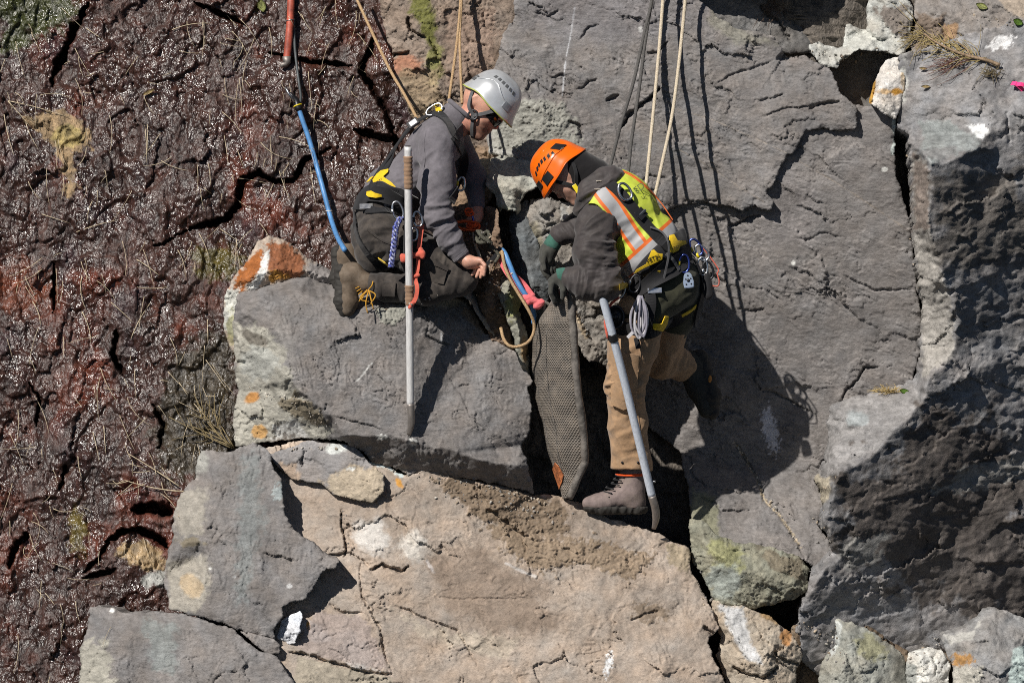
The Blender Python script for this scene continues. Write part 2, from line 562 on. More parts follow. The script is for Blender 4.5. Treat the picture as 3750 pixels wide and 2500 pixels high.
    # sides run back from the border
    E = np.concatenate([q[:, [0, 1]], q[:, [1, 2]], q[:, [2, 3]], q[:, [3, 0]]])
    key = np.sort(E, 1); key = key[:, 0] * (len(P) + 1) + key[:, 1]
    un, inv, cnt = np.unique(key, return_inverse=True, return_counts=True)
    be = E[cnt[inv] == 1]
    bv = np.unique(be)
    rings = [0.010, 0.03, 0.08, 0.20, T]
    rings = [r for r in rings if r <= T]
    mp = -np.ones(len(P), np.int64)
    Vs = [P]; Cs = [Cc]; Fs = [q[:, ::-1]]
    prev = bv.copy(); off = len(P)
    cen = np.array([P[:, 0].mean(), 0, P[:, 2].mean()])
    for k, r in enumerate(rings):
        Q = P[bv].copy()
        n1 = fbm(Q[:, 0] * 9 + r * 20, Q[:, 2] * 9 - r * 13, 3, seed=seed + 5)
        d = cen - Q; d[:, 1] = 0
        d /= np.linalg.norm(d, axis=1, keepdims=True) + 1e-6
        Q += d * (0.004 + r * 0.06 + n1 * min(r, 0.15) * 0.12)[:, None]
        Q[:, 1] += r
        Vs.append(Q); Cs.append(Cc[bv] * (0.94 + 0.1 * n1[:, None]))
        cur = np.arange(off, off + len(bv)); off += len(bv)
        mpa = mp.copy(); mpa[bv] = prev; mpb = mp.copy(); mpb[bv] = cur
        Fs.append(np.stack([mpa[be[:, 0]], mpa[be[:, 1]], mpb[be[:, 1]], mpb[be[:, 0]]], -1))
        prev = cur
    me = mesh_arrays(name, np.concatenate(Vs), Fs)
    col_attr(me, "tint", np.clip(np.concatenate(Cs), 0.005, 0.9))
    o = link(name, me, mat or MAT_SLATE, parent)
    tag(o, label, category if parent is None and kind is None else None, group, kind)
    ROCKS[label] = o
    return o
# ------------------------------------------------------------------ the wet cliff behind everything (terrain)
def cliff():
    us = np.concatenate([np.arange(-1100, -40, 26), np.arange(-40, 1560, 4.0), np.arange(1560, 4900, 24)])
    vs = np.concatenate([np.arange(-900, -40, 26), np.arange(-40, 2540, 4.0), np.arange(2540, 3500, 26)])
    U, V = np.meshgrid(us, vs, indexing='ij')
    wet = sstep(1640, 1500, U)
    D = 0.42 + 0.00033 * (1250 - V) * sstep(2400, 1500, U) - 0.00020 * (np.minimum(U, 1500) - 1300) + 0.30 * sstep(1350, 1900, U)
    D = D + 0.05 * fbm(U / 420, V / 330, 3, seed=3) + 0.008 * fbm(U / 110, V / 190, 3, seed=4) + facets(U / 95 + 0.25 * fbm(U / 40, V / 40, 3, seed=5), V / 150 + 0.25 * fbm(U / 40 + 5, V / 40, 3, seed=5), 2, 0.010, 0.022) + facets(U / 34 + 0.3 * fbm(U / 18, V / 18, 3, seed=7), V / 52 + 0.3 * fbm(U / 18 + 5, V / 18, 3, seed=7), 3, 0.004, 0.010)
    # blocky ledges of the wet face, leaning like the crevices in it
    a, b = 0.45, 0.89
    A = (U * b + V * a); B = (-U * a + V * b)
    D = D + 0.020 * stair(2.2 * fbm(A / 210, B / 300, 3, seed=6), 0.2) + 0.005 * stair(3.0 * fbm(A / 70, B / 100, 3, seed=8), 0.3)
    D = D - 0.006 * ridged(A / 48, B / 80, 3, seed=9) - 0.0065 * fbm(U / 19, V / 26, 3, 0.6, seed=12)
    Uj = U + 14 * fbm(U / 60, V / 60, 3, seed=14); Vj = V + 14 * fbm(U / 60 + 7, V / 60, 3, seed=15)
    crev = [([(321, 11), (285, 90), (235, 184), (205, 250), (190, 320)], 26, 0.16), ([(706, 5), (804, 46), (895, 86)], 15, 0.12),
            ([(976, 190), (1090, 214), (1180, 226), (1300, 241)], 13, 0.12),
            ([(640, 860), (723, 826), (827, 804), (872, 740), (884, 655), (947, 630), (1010, 666), (1068, 660), (1125, 580), (1223, 540)], 20, 0.15),
            ([(560, 905), (640, 862)], 10, 0.08), ([(195, 952), (200, 1041), (190, 1150)], 14, 0.12), ([(425, 1202), (412, 1290), (448, 1374)], 22, 0.13),
            
            ([(480, 1868), (560, 1850), (640, 1880)], 40, 0.22), ([(380, 1990), (430, 1950), (490, 1935), (560, 1960), (630, 2010)], 22, 0.2),
            ([(300, 2100), (370, 2030), (400, 1985)], 13, 0.13), ([(240, 1700), (215, 1790)], 10, 0.09), ([(30, 2080), (60, 1990), (110, 1950)], 14, 0.12),
            ([(100, 1400), (150, 1460), (130, 1560)], 14, 0.1), ([(300, 2120), (420, 2080)], 16, 0.14), ([(1380, 120), (1320, 260), (1420, 420), (1460, 560)], 18, 0.14),
            ([(1290, 470), (1400, 505), (1470, 520)], 26, 0.14), 
            ([(560, 1480), (600, 1560), (580, 1640)], 13, 0.1),
            ]
    Uj += 6 * fbm(U / 16, V / 16, 2, seed=16); Vj += 6 * fbm(U / 16 + 3, V / 16, 2, seed=17)
    wob = np.clip(fbm(U / 70, V / 70, 3, 0.6, seed=18) + 0.15, -0.5, 1)
    for pts, wd, dp in crev:
        i0, i1 = np.searchsorted(us, [min(p[0] for p in pts) - 140, max(p[0] for p in pts) + 140]); j0, j1 = np.searchsorted(vs, [min(p[1] for p in pts) - 140, max(p[1] for p in pts) + 140])
        sl = (slice(i0, i1), slice(j0, j1))
        d, tt, side = line_info(Uj[sl], Vj[sl], pts)
        tap = np.clip(np.minimum(tt, 1 - tt) * 5, 0, 1) ** 0.6
        wv = np.maximum(wd * 0.7 * (0.6 + 1.1 * wob[sl]) * tap, 0.5)
        D[sl] += dp * np.sqrt(np.clip(1 - d / wv, 0, 1)) * (wv > 1) + np.where(side > 0, 0.3 * dp * tap * np.exp(-d / 40), 0.0)
    C = np.ones(U.shape + (3,)) * np.array([0.044, 0.0205, 0.0155])
    t = fbm(U / 260, V / 340, 4, seed=20); t2 = fbm(U / 60, V / 80, 4, 0.6, seed=21)
    C = C * (1 + 0.7 * t + 0.5 * t2)[..., None]
    red = sstep(0.05, 0.45, fbm(U / 330 + 3, V / 420, 3, seed=22) + 0.25 * t2)
    C = C * (1 - red[..., None]) + np.array([0.100, 0.028, 0.016]) * red[..., None]
    pur = sstep(0.15, 0.5, fbm(U / 200 - 8, V / 300, 3, seed=24))
    C = C * (1 - 0.6 * pur[..., None]) + 0.6 * np.array([0.042, 0.025, 0.030]) * pur[..., None]
    wetf = np.clip(wet * (0.72 + 0.9 * fbm(U / 150, V / 260, 4, 0.6, seed=26) + 0.5 * fbm(U / 40, V / 90, 3, seed=27)), 0, 1)
    pats = [(dict(poly=[(0, -40), (290, -40), (250, 90), (190, 150), (120, 120), (60, 190), (0, 200)], soft=40, nz=70, ns=60), (0.040, 0.044, 0.014), 0.8),
            (dict(poly=[(90, 430), (230, 400), (330, 470), (330, 540), (270, 560), (280, 690), (245, 720), (215, 560), (130, 470)], soft=12, nz=36, ns=40), (0.27, 0.185, 0.10), 0.05),
            (dict(c=(250, 500), r=(60, 40), soft=14, nz=20), (0.30, 0.23, 0.09), 0.05),
            (dict(c=(520, 2030), r=(95, 45), rot=20, soft=14, nz=26), (0.30, 0.21, 0.11), 0.4),
            (dict(c=(285, 1940), r=(30, 80), soft=25, nz=40), (0.10, 0.075, 0.02), 0.9), (dict(c=(575, 2120), r=(50, 30), soft=14, nz=26), (0.30, 0.30, 0.28), 0.35),
            (dict(c=(60, 1050), r=(140, 90), soft=60, nz=40), (0.12, 0.036, 0.018), 0.75), (dict(c=(800, 960), r=(90, 60), soft=40, nz=60), (0.07, 0.055, 0.012), 0.8),
            (dict(poly=[(640, 1280), (860, 1200), (870, 1700), (620, 1760), (560, 1600)], soft=60, nz=70, ns=50), (0.035, 0.026, 0.015), 0.6),
            (dict(poly=[(1560, -900), (4900, -900), (4900, 3500), (1620, 3500)], soft=40, nz=40), (0.10, 0.085, 0.07), 0.0)]
    for i, (pt, c, wv) in enumerate(pats):
        m = patch_mask(U, V, pt, 30.0 + i)
        C = C * (1 - m[..., None]) + np.array(c) * (1 + 0.4 * t2)[..., None] * m[..., None]
        wetf = wetf * (1 - m) + wv * m * (0.7 + 0.6 * (t2 > 0.1))
    n = U.shape
    idx = np.arange(U.size).reshape(n)
    q = np.stack([idx[:-1, :-1], idx[1:, :-1], idx[1:, 1:], idx[:-1, 1:]], -1).reshape(-1, 4)
    me = mesh_arrays("cliff_face", WA(U.ravel(), V.ravel(), D.ravel()), q)
    col_attr(me, "tint", np.clip(C.reshape(-1, 3), 0.004, 0.9))
    flt_attr(me, "wet", np.clip(wetf.ravel(), 0, 1))
    o = link("cliff_face", me, MAT_WET)
    tag(o, "wet glistening dark red brown rock face with black crevices", kind='structure')
    return o
CLIFF = cliff()

# ------------------------------------------------------------------ blocks and slabs, each one a stone of its own
GREY = (0.205, 0.191, 0.184)
PALE = (0.36, 0.355, 0.33)
TAN = (0.375, 0.31, 0.255)
DIRT = (0.20, 0.150, 0.105)
RUST = (0.34, 0.115, 0.03)
OCHRE = (0.50, 0.25, 0.05)
WHITE = (0.66, 0.66, 0.63)
LICH = (0.27, 0.27, 0.13)

# upper slab plate
rock("flat_rock", "broad grey slate slab rising behind the orange helmet",
     [(1887, -60, 0.40), (1882, 77, 0.39), (1841, 128, 0.40), (1825, 204, 0.38), (1805, 255, 0.36), (1840, 320, 0.33), (1902, 352, 0.31), (1800, 420, 0.34), (1785, 500, 0.33), (1790, 560, 0.30),
      (1900, 590, 0.28), (2010, 650, 0.30), (2150, 760, 0.33), (2300, 800, 0.34), (2420, 790, 0.355), (2500, 742, 0.362), (2600, 744, 0.355), (2720, 772, 0.335), (2770, 750, 0.322), (2826, 777, 0.318), (2832, 742, 0.318),
      (2800, 702, 0.318), (2822, 690, 0.318), (2842, 660, 0.318), (2870, 600, 0.316), (2882, 572, 0.316), (2906, 560, 0.314), (2926, 520, 0.314), (2950, 470, 0.312), (3060, 474, 0.310), (3140, 470, 0.31),
      (3138, 393, 0.32), (3079, 340, 0.33), (3058, 298, 0.34), (3037, 250, 0.36), (2978, 223, 0.37), (2941, 202, 0.40), (2890, 215, 0.40), (2866, 180, 0.40), (2840, 136, 0.38), (2766, 114, 0.385), (2697, 109, 0.385), (2644, 74, 0.39), (2553, 0, 0.40), (2500, -60, 0.41)],
     ridges=[[(1902, 352, 0.31), (2000, 420, 0.30), (2110, 480, 0.305), (2130, 560, 0.30), (2230, 640, 0.315)], [(1887, 77, 0.39), (1960, 250, 0.345), (2000, 420, 0.30)],
             [(2240, 460, 0.325), (2290, 400, 0.35), (2350, 350, 0.335), (2420, 290, 0.345)], [(2350, 60, 0.39), (2600, 300, 0.345), (2900, 420, 0.318)]],
     cracks=[([(2270, 470), (2310, 415), (2370, 370), (2420, 320)], 13, 0.05), ([(2370, 200), (2410, 190), (2450, 150)], 6, 0.03), ([(1955, 46), (2010, 60), (2050, 40)], 6, 0.02),
             ([(2620, 310), (2690, 270), (2760, 250), (2830, 220)], 5, 0.018), ([(2760, 370), (2830, 360), (2880, 340)], 5, 0.02), ([(2000, 290), (2060, 275), (2100, 320)], 5, 0.02), ([(2110, 330), (2160, 300), (2190, 290)], 7, 0.02),
             ([(2220, 370), (2265, 350)], 12, 0.03), ([(2120, 150), (2160, 100), (2200, 90)], 6, 0.018), ([(2230, 210), (2300, 240), (2260, 190)], 6, 0.02), ([(2080, 440), (2120, 460), (2135, 520)], 10, 0.03),
             ([(2500, 410), (2620, 440), (2760, 500), (2870, 550)], 3, 0.006), ([(2500, 560), (2640, 640), (2760, 700)], 3, 0.006), ([(2900, 150), (2860, 215), (2925, 210)], 16, 0.06),
             ([(2960, 400), (3010, 380), (3075, 370)], 9, 0.03), ([(2790, 430), (2880, 395), (2960, 392), (3010, 372)], 5, 0.02), ([(2500, 735), (2570, 738), (2640, 733)], 5, 0.02), ([(2300, 700), (2380, 640), (2440, 655)], 6, 0.02)],
     patches=[dict(poly=[(1790, 350), (1920, 350), (2050, 380), (2110, 470), (2120, 580), (2000, 600), (1790, 560)], col=(0.33, 0.33, 0.29), soft=30, nz=55, ns=40, a=0.8, clump=0.012),
              dict(poly=[(1790, 540), (1900, 560), (2010, 600), (2050, 680), (1800, 640)], col=PALE, soft=20, nz=20, a=0.7),
              dict(line=[(2105, 30), (2090, 130), (2075, 200), (2065, 280), (2060, 350)], w=2.5, col=(0.55, 0.56, 0.58), soft=3, nz=4, a=0.8),
              dict(line=[(2480, 400), (2600, 435), (2760, 505), (2880, 560)], w=1.5, col=(0.34, 0.29, 0.24), soft=2, nz=3, a=0.7), dict(line=[(2480, 545), (2600, 610), (2700, 680), (2800, 740)], w=1.5, col=(0.34, 0.29, 0.24), soft=2, nz=3, a=0.6), dict(c=(2345, 106), r=(9, 13), col=WHITE, soft=3, nz=5), dict(c=(2240, 30), r=(330, 130), col=(0.20, 0.19, 0.20), soft=90, nz=60, a=0.5),
              dict(poly=[(2600, 20), (2700, 100), (2850, 160), (2700, 160), (2600, 90)], col=(0.26, 0.25, 0.19), soft=25, nz=20, a=0.5)],
     base=GREY, terr=(0.62, 260, 85, 5.5, 0.0065), big=0.008, T=0.30, mat=MAT_SLATE, facet=1.8, cell=3.8)
# lower slab plate, under and right of the step, running down into the worker's shadow
rock("flat_rock", "grey slate slab below the stepped crack with the worker's shadow on it",
     [(2150, 740, 0.40), (2420, 700, 0.40), (2720, 690, 0.37), (2850, 430, 0.36), (3130, 380, 0.36), (3200, 392, 0.35), (3287, 432, 0.34), (3277, 480, 0.35), (3276, 560, 0.35), (3286, 640, 0.345), (3305, 720, 0.35), (3330, 833, 0.37),
      (3358, 1000, 0.42), (3370, 1200, 0.47), (3374, 1260, 0.48), (3345, 1391, 0.51), (3300, 1450, 0.53), (3200, 1540, 0.56), (3080, 1640, 0.56), (3010, 1730, 0.53), (2985, 1760, 0.50), (3022, 1855, 0.40), (3000, 1921, 0.31), (3047, 2012, 0.22),
      (2989, 2079, 0.15), (2931, 2046, 0.14), (2782, 2006, 0.13), (2682, 1998, 0.13), (2600, 1960, 0.16), (2533, 1913, 0.20), (2520, 1780, 0.34), (2480, 1650, 0.58), (2300, 1500, 0.60), (2200, 1200, 0.52)],
     ridges=[[(2480, 1650, 0.58), (2700, 1700, 0.56), (2985, 1735, 0.53)], [(2700, 1700, 0.56), (2760, 1850, 0.34), (2931, 2046, 0.14)], [(2720, 690, 0.37), (2860, 1050, 0.43), (2960, 1430, 0.54), (2985, 1735, 0.53)]],
     cracks=[([(3220, 1345), (3165, 1345), (3140, 1390), (3100, 1425), (3075, 1475)], 7, 0.04), ([(2680, 1605), (2730, 1680), (2770, 1745), (2800, 1830), (2850, 1880), (2900, 1950), (2930, 2000), (2955, 2060)], 9, 0.025),
             ([(2905, 580), (3100, 690), (3260, 800)], 3, 0.006), ([(2730, 1050), (2800, 1060), (2860, 1100)], 5, 0.018), ([(2910, 870), (2960, 880), (3000, 850), (3090, 870)], 5, 0.014), ([(2780, 920), (2860, 990), (2960, 1040), (3100, 1150)], 3, 0.008),
             ([(2660, 830), (2700, 820), (2740, 800), (2780, 790)], 9, 0.03), ([(2560, 1814), (2620, 1840), (2640, 1870), (2760, 1868)], 6, 0.03), ([(2800, 1420), (2900, 1470), (3000, 1530)], 5, 0.03), ([(2600, 1000), (2660, 1040)], 14, 0.03), ([(3090, 1010), (3200, 1060), (3340, 1060)], 6, 0.02),
             ([(2980, 620), (3060, 640), (3120, 700)], 3, 0.007), ([(2700, 1130), (2760, 1140), (2800, 1130)], 6, 0.02)],
     patches=[dict(line=[(2690, 1620), (2730, 1680), (2770, 1745), (2800, 1830), (2850, 1880), (2900, 1950), (2930, 2000)], w=3, col=(0.42, 0.35, 0.25), soft=4, nz=11, ns=12, clump=0.007),
              dict(c=(2820, 1570), r=(26, 80), rot=-12, col=(0.62, 0.62, 0.66), soft=6, nz=26, ns=14, a=0.9), dict(line=[(2905, 580), (3040, 655), (3180, 745), (3350, 860)], w=1.5, col=(0.32, 0.27, 0.22), soft=2, nz=3, a=0.7), dict(line=[(2760, 900), (2860, 990), (3000, 1060), (3130, 1180)], w=1.5, col=(0.34, 0.31, 0.29), soft=2, nz=3, a=0.6), dict(c=(3240, 620), r=(12, 10), col=WHITE, soft=4, nz=5), dict(c=(2905, 965), r=(7, 12), col=WHITE, soft=3, nz=5),
              dict(line=[(3272, 420), (3278, 520), (3270, 560)], w=7, col=(0.5, 0.55, 0.53), soft=4, nz=8), dict(poly=[(2533, 1790), (2620, 1820), (2640, 1990), (2533, 1940)], col=(0.24, 0.24, 0.15), soft=20, nz=30, a=0.7),
              dict(c=(2880, 770), r=(110, 130), col=(0.24, 0.222, 0.218), soft=60, nz=40, a=0.6)],
     base=GREY, terr=(0.55, 300, 100, 5, 0.0055), big=0.007, T=0.30, hue=0.03, facet=1.8, cell=3.8)
# brown rock, upper middle
rock("rock_outcrop", "rusty brown and green stained rock behind the grey helmet",
     [(1387, -60, 0.50), (1395, 60, 0.47), (1412, 102, 0.45), (1438, 219, 0.43), (1470, 357, 0.42), (1504, 420, 0.45), (1560, 600, 0.46), (1650, 780, 0.44), (1750, 790, 0.40), (1810, 720, 0.40), (1830, 560, 0.42), (1830, 420, 0.44), (1930, 350, 0.42), (1850, 255, 0.46), (1880, 120, 0.46), (1920, -60, 0.48)],
     ridges=[[(1500, -60, 0.40), (1530, 120, 0.37), (1600, 240, 0.38), (1640, 430, 0.40)], [(1412, 102, 0.45), (1490, 105, 0.39), (1530, 120, 0.37)], [(1438, 219, 0.43), (1500, 215, 0.37), (1640, 430, 0.40)], [(1700, 60, 0.44), (1760, 200, 0.425), (1790, 400, 0.42)]],
     cracks=[([(1490, 60), (1500, 110), (1560, 140)], 10, 0.06), ([(1440, 205), (1500, 190)], 12, 0.05), ([(1570, 130), (1600, 200), (1640, 230)], 6, 0.03), ([(1690, 90), (1720, 150), (1790, 170)], 5, 0.02), ([(1760, 20), (1775, 90), (1800, 120)], 5, 0.02)],
     patches=[dict(poly=[(1480, -60), (1560, -60), (1600, 100), (1590, 180), (1540, 130)], col=(0.16, 0.16, 0.045), soft=20, nz=30), dict(c=(1590, 230), r=(32, 70), col=(0.23, 0.22, 0.085), soft=15, nz=25),
              dict(c=(1480, 240), r=(60, 40), col=(0.40, 0.18, 0.105), soft=18, nz=25, a=0.8), dict(poly=[(1450, 250), (1600, 250), (1640, 440), (1500, 440)], col=(0.31, 0.235, 0.15), soft=20, nz=40, a=0.8),
              dict(poly=[(1620, 40), (1820, 40), (1800, 330), (1650, 300)], col=(0.30, 0.215, 0.165), soft=30, nz=40, a=0.8), dict(poly=[(1660, 540), (1800, 540), (1800, 780), (1660, 780)], col=(0.28, 0.19, 0.12), soft=30, nz=40, a=0.8)],
     base=(0.25, 0.195, 0.155), mat=MAT_RUBBLE, facet=2.4, terr=(1.1, 120, 60, 5, 0.009), hack=0.006, T=0.35)
# pale shelf above the fissure
rock("shelf_rock", "pale flat ledge of rock between the two workers' heads",
     [(1755, 590, 0.250), (1830, 570, 0.270), (1955, 590, 0.270), (2050, 640, 0.250), (2060, 700, 0.090), (1976, 684, 0.050), (1925, 705, 0.020), (1905, 745, 0.070), (1900, 790, 0.150), (1893, 800, 0.150), (1880, 770, 0.030), (1835, 768, 0.020), (1823, 790, 0.070), (1815, 735, 0.040), (1777, 672, 0.030)],
     ridges=[[(1777, 672, 0.030), (1823, 688, 0.005), (1845, 676, 0.000), (1890, 690, 0.000), (1925, 698, 0.010), (1976, 683, 0.040)], [(1823, 688, 0.005), (1835, 768, 0.020)]],
     patches=[dict(poly=[(1755, 580), (1800, 580), (1790, 640), (1770, 660)], col=(0.36, 0.29, 0.17), soft=12, nz=16, a=0.7), dict(c=(1830, 790), r=(40, 40), col=(0.35, 0.35, 0.18), soft=15, nz=15, a=0.5)],
     base=(0.40, 0.395, 0.345), mat=MAT_RUBBLE, facet=2.4, terr=(0.2, 100, 35, 4, 0.006), hack=0.003, T=0.45, edge=0.012)
# soil slope below the grey worker's hands
rock("soil_bank", "dark brown soil bank in the gap beside the kneeling worker's hand",
     [(1640, 760, 0.22), (1740, 740, 0.16), (1775, 750, 0.06), (1815, 760, -0.04), (1832, 850, -0.12), (1850, 960, -0.13), (1880, 1080, -0.06), (1870, 1200, 0.0), (1900, 1330, 0.08), (1840, 1320, -0.01), (1780, 1190, -0.07), (1740, 1080, -0.09), (1640, 1000, 0.0)],
     ridges=[[(1765, 800, 0.07), (1790, 890, -0.12), (1805, 990, -0.17), (1790, 1100, -0.12)]],
     patches=[dict(poly=[(1600, 700), (1950, 700), (1950, 1400), (1600, 1400)], clump=0.02, soft=2)],
     base=(0.19, 0.13, 0.09), mat=MAT_RUBBLE, terr=(0.2, 60, 40, 4, 0.006), hack=0.01, T=0.4, category='soil')
rock("rock_chunk", "dark blue grey rock wall inside the fissure between the workers' hands",
     [(1866, 775, 0.140), (1930, 725, 0.120), (1965, 860, 0.080), (1995, 1000, 0.070), (2015, 1075, 0.080), (1985, 1180, 0.120), (1915, 1130, 0.120), (1872, 960, 0.130)],
     ridges=[[(1930, 725, 0.120), (1915, 880, 0.050), (1950, 1040, 0.030), (1985, 1180, 0.120)]], base=(0.13, 0.14, 0.145), mat=MAT_SLATE_ROUGH, T=0.3, hack=0.004, cell=3.6)
# boulder behind the orange worker's gloves
rock("boulder", "tan grey lit boulder behind the hanging gloved hand",
     [(1946, 729, 0.110), (1997, 722, 0.130), (2060, 735, 0.170), (2200, 770, 0.210), (2360, 900, 0.230), (2420, 1100, 0.230), (2360, 1300, 0.210), (2270, 1400, 0.210), (2215, 1330, 0.150), (2160, 1320, 0.130), (2110, 1250, 0.110), (2080, 1160, 0.110), (2070, 1085, 0.110), (2020, 1065, 0.100), (1997, 1009, 0.090), (1977, 897, 0.070), (1951, 856, 0.060), (1930, 800, 0.070)],
     ridges=[[(1946, 729, 0.110), (1990, 770, 0.010), (1985, 850, 0.005), (2020, 960, 0.020), (2060, 1060, 0.040), (2120, 1200, 0.070), (2215, 1330, 0.150)], [(1990, 770, 0.010), (2080, 800, 0.050), (2200, 900, 0.110)]],
     cracks=[([(1960, 800), (2000, 830), (2040, 815)], 7, 0.02), ([(1965, 870), (2010, 850), (2050, 880)], 7, 0.02), ([(2100, 1100), (2115, 1150), (2140, 1200), (2180, 1260)], 6, 0.015)],
     patches=[dict(c=(2065, 780), r=(14, 26), col=WHITE, soft=6, nz=14, ns=15, a=0.8), dict(c=(2035, 850), r=(26, 12), rot=-20, col=WHITE, soft=6, nz=14, ns=15, a=0.8), dict(line=[(2110, 1150), (2130, 1200), (2150, 1235)], w=8, col=(0.5, 0.4, 0.28), soft=5, nz=9, ns=14, clump=0.006),
              dict(c=(1960, 880), r=(30, 60), col=(0.3, 0.27, 0.17), soft=20, nz=20, a=0.6)],
     base=(0.31, 0.285, 0.255), mat=MAT_RUBBLE, facet=2.4, terr=(0.8, 110, 60, 4, 0.006), hack=0.005, T=0.35)
# mossy column in the fissure
rock("rock_spur", "narrow mossy pillar of rock standing in the fissure beside the rope loop",
     [(1812, 1000, -0.050), (1850, 975, -0.060), (1890, 1010, -0.030), (1908, 1090, -0.010), (1905, 1160, -0.030), (1930, 1230, -0.040), (1945, 1330, -0.010), (1940, 1380, -0.010), (1905, 1330, -0.110), (1885, 1260, -0.130), (1860, 1190, -0.140), (1838, 1110, -0.130), (1815, 1050, -0.110)],
     ridges=[[(1850, 975, -0.060), (1862, 1050, -0.180), (1880, 1130, -0.190), (1900, 1230, -0.190), (1930, 1340, -0.130)]],
     patches=[dict(c=(1880, 1110), r=(30, 60), col=(0.27, 0.28, 0.09), soft=15, nz=20, a=0.8), dict(c=(1920, 1290), r=(15, 40), col=(0.30, 0.19, 0.08), soft=9, nz=12, a=0.8)],
     base=(0.27, 0.265, 0.22), mat=MAT_RUBBLE, terr=(1.4, 60, 40, 4, 0.006), hack=0.006, T=0.4, cell=3.4)
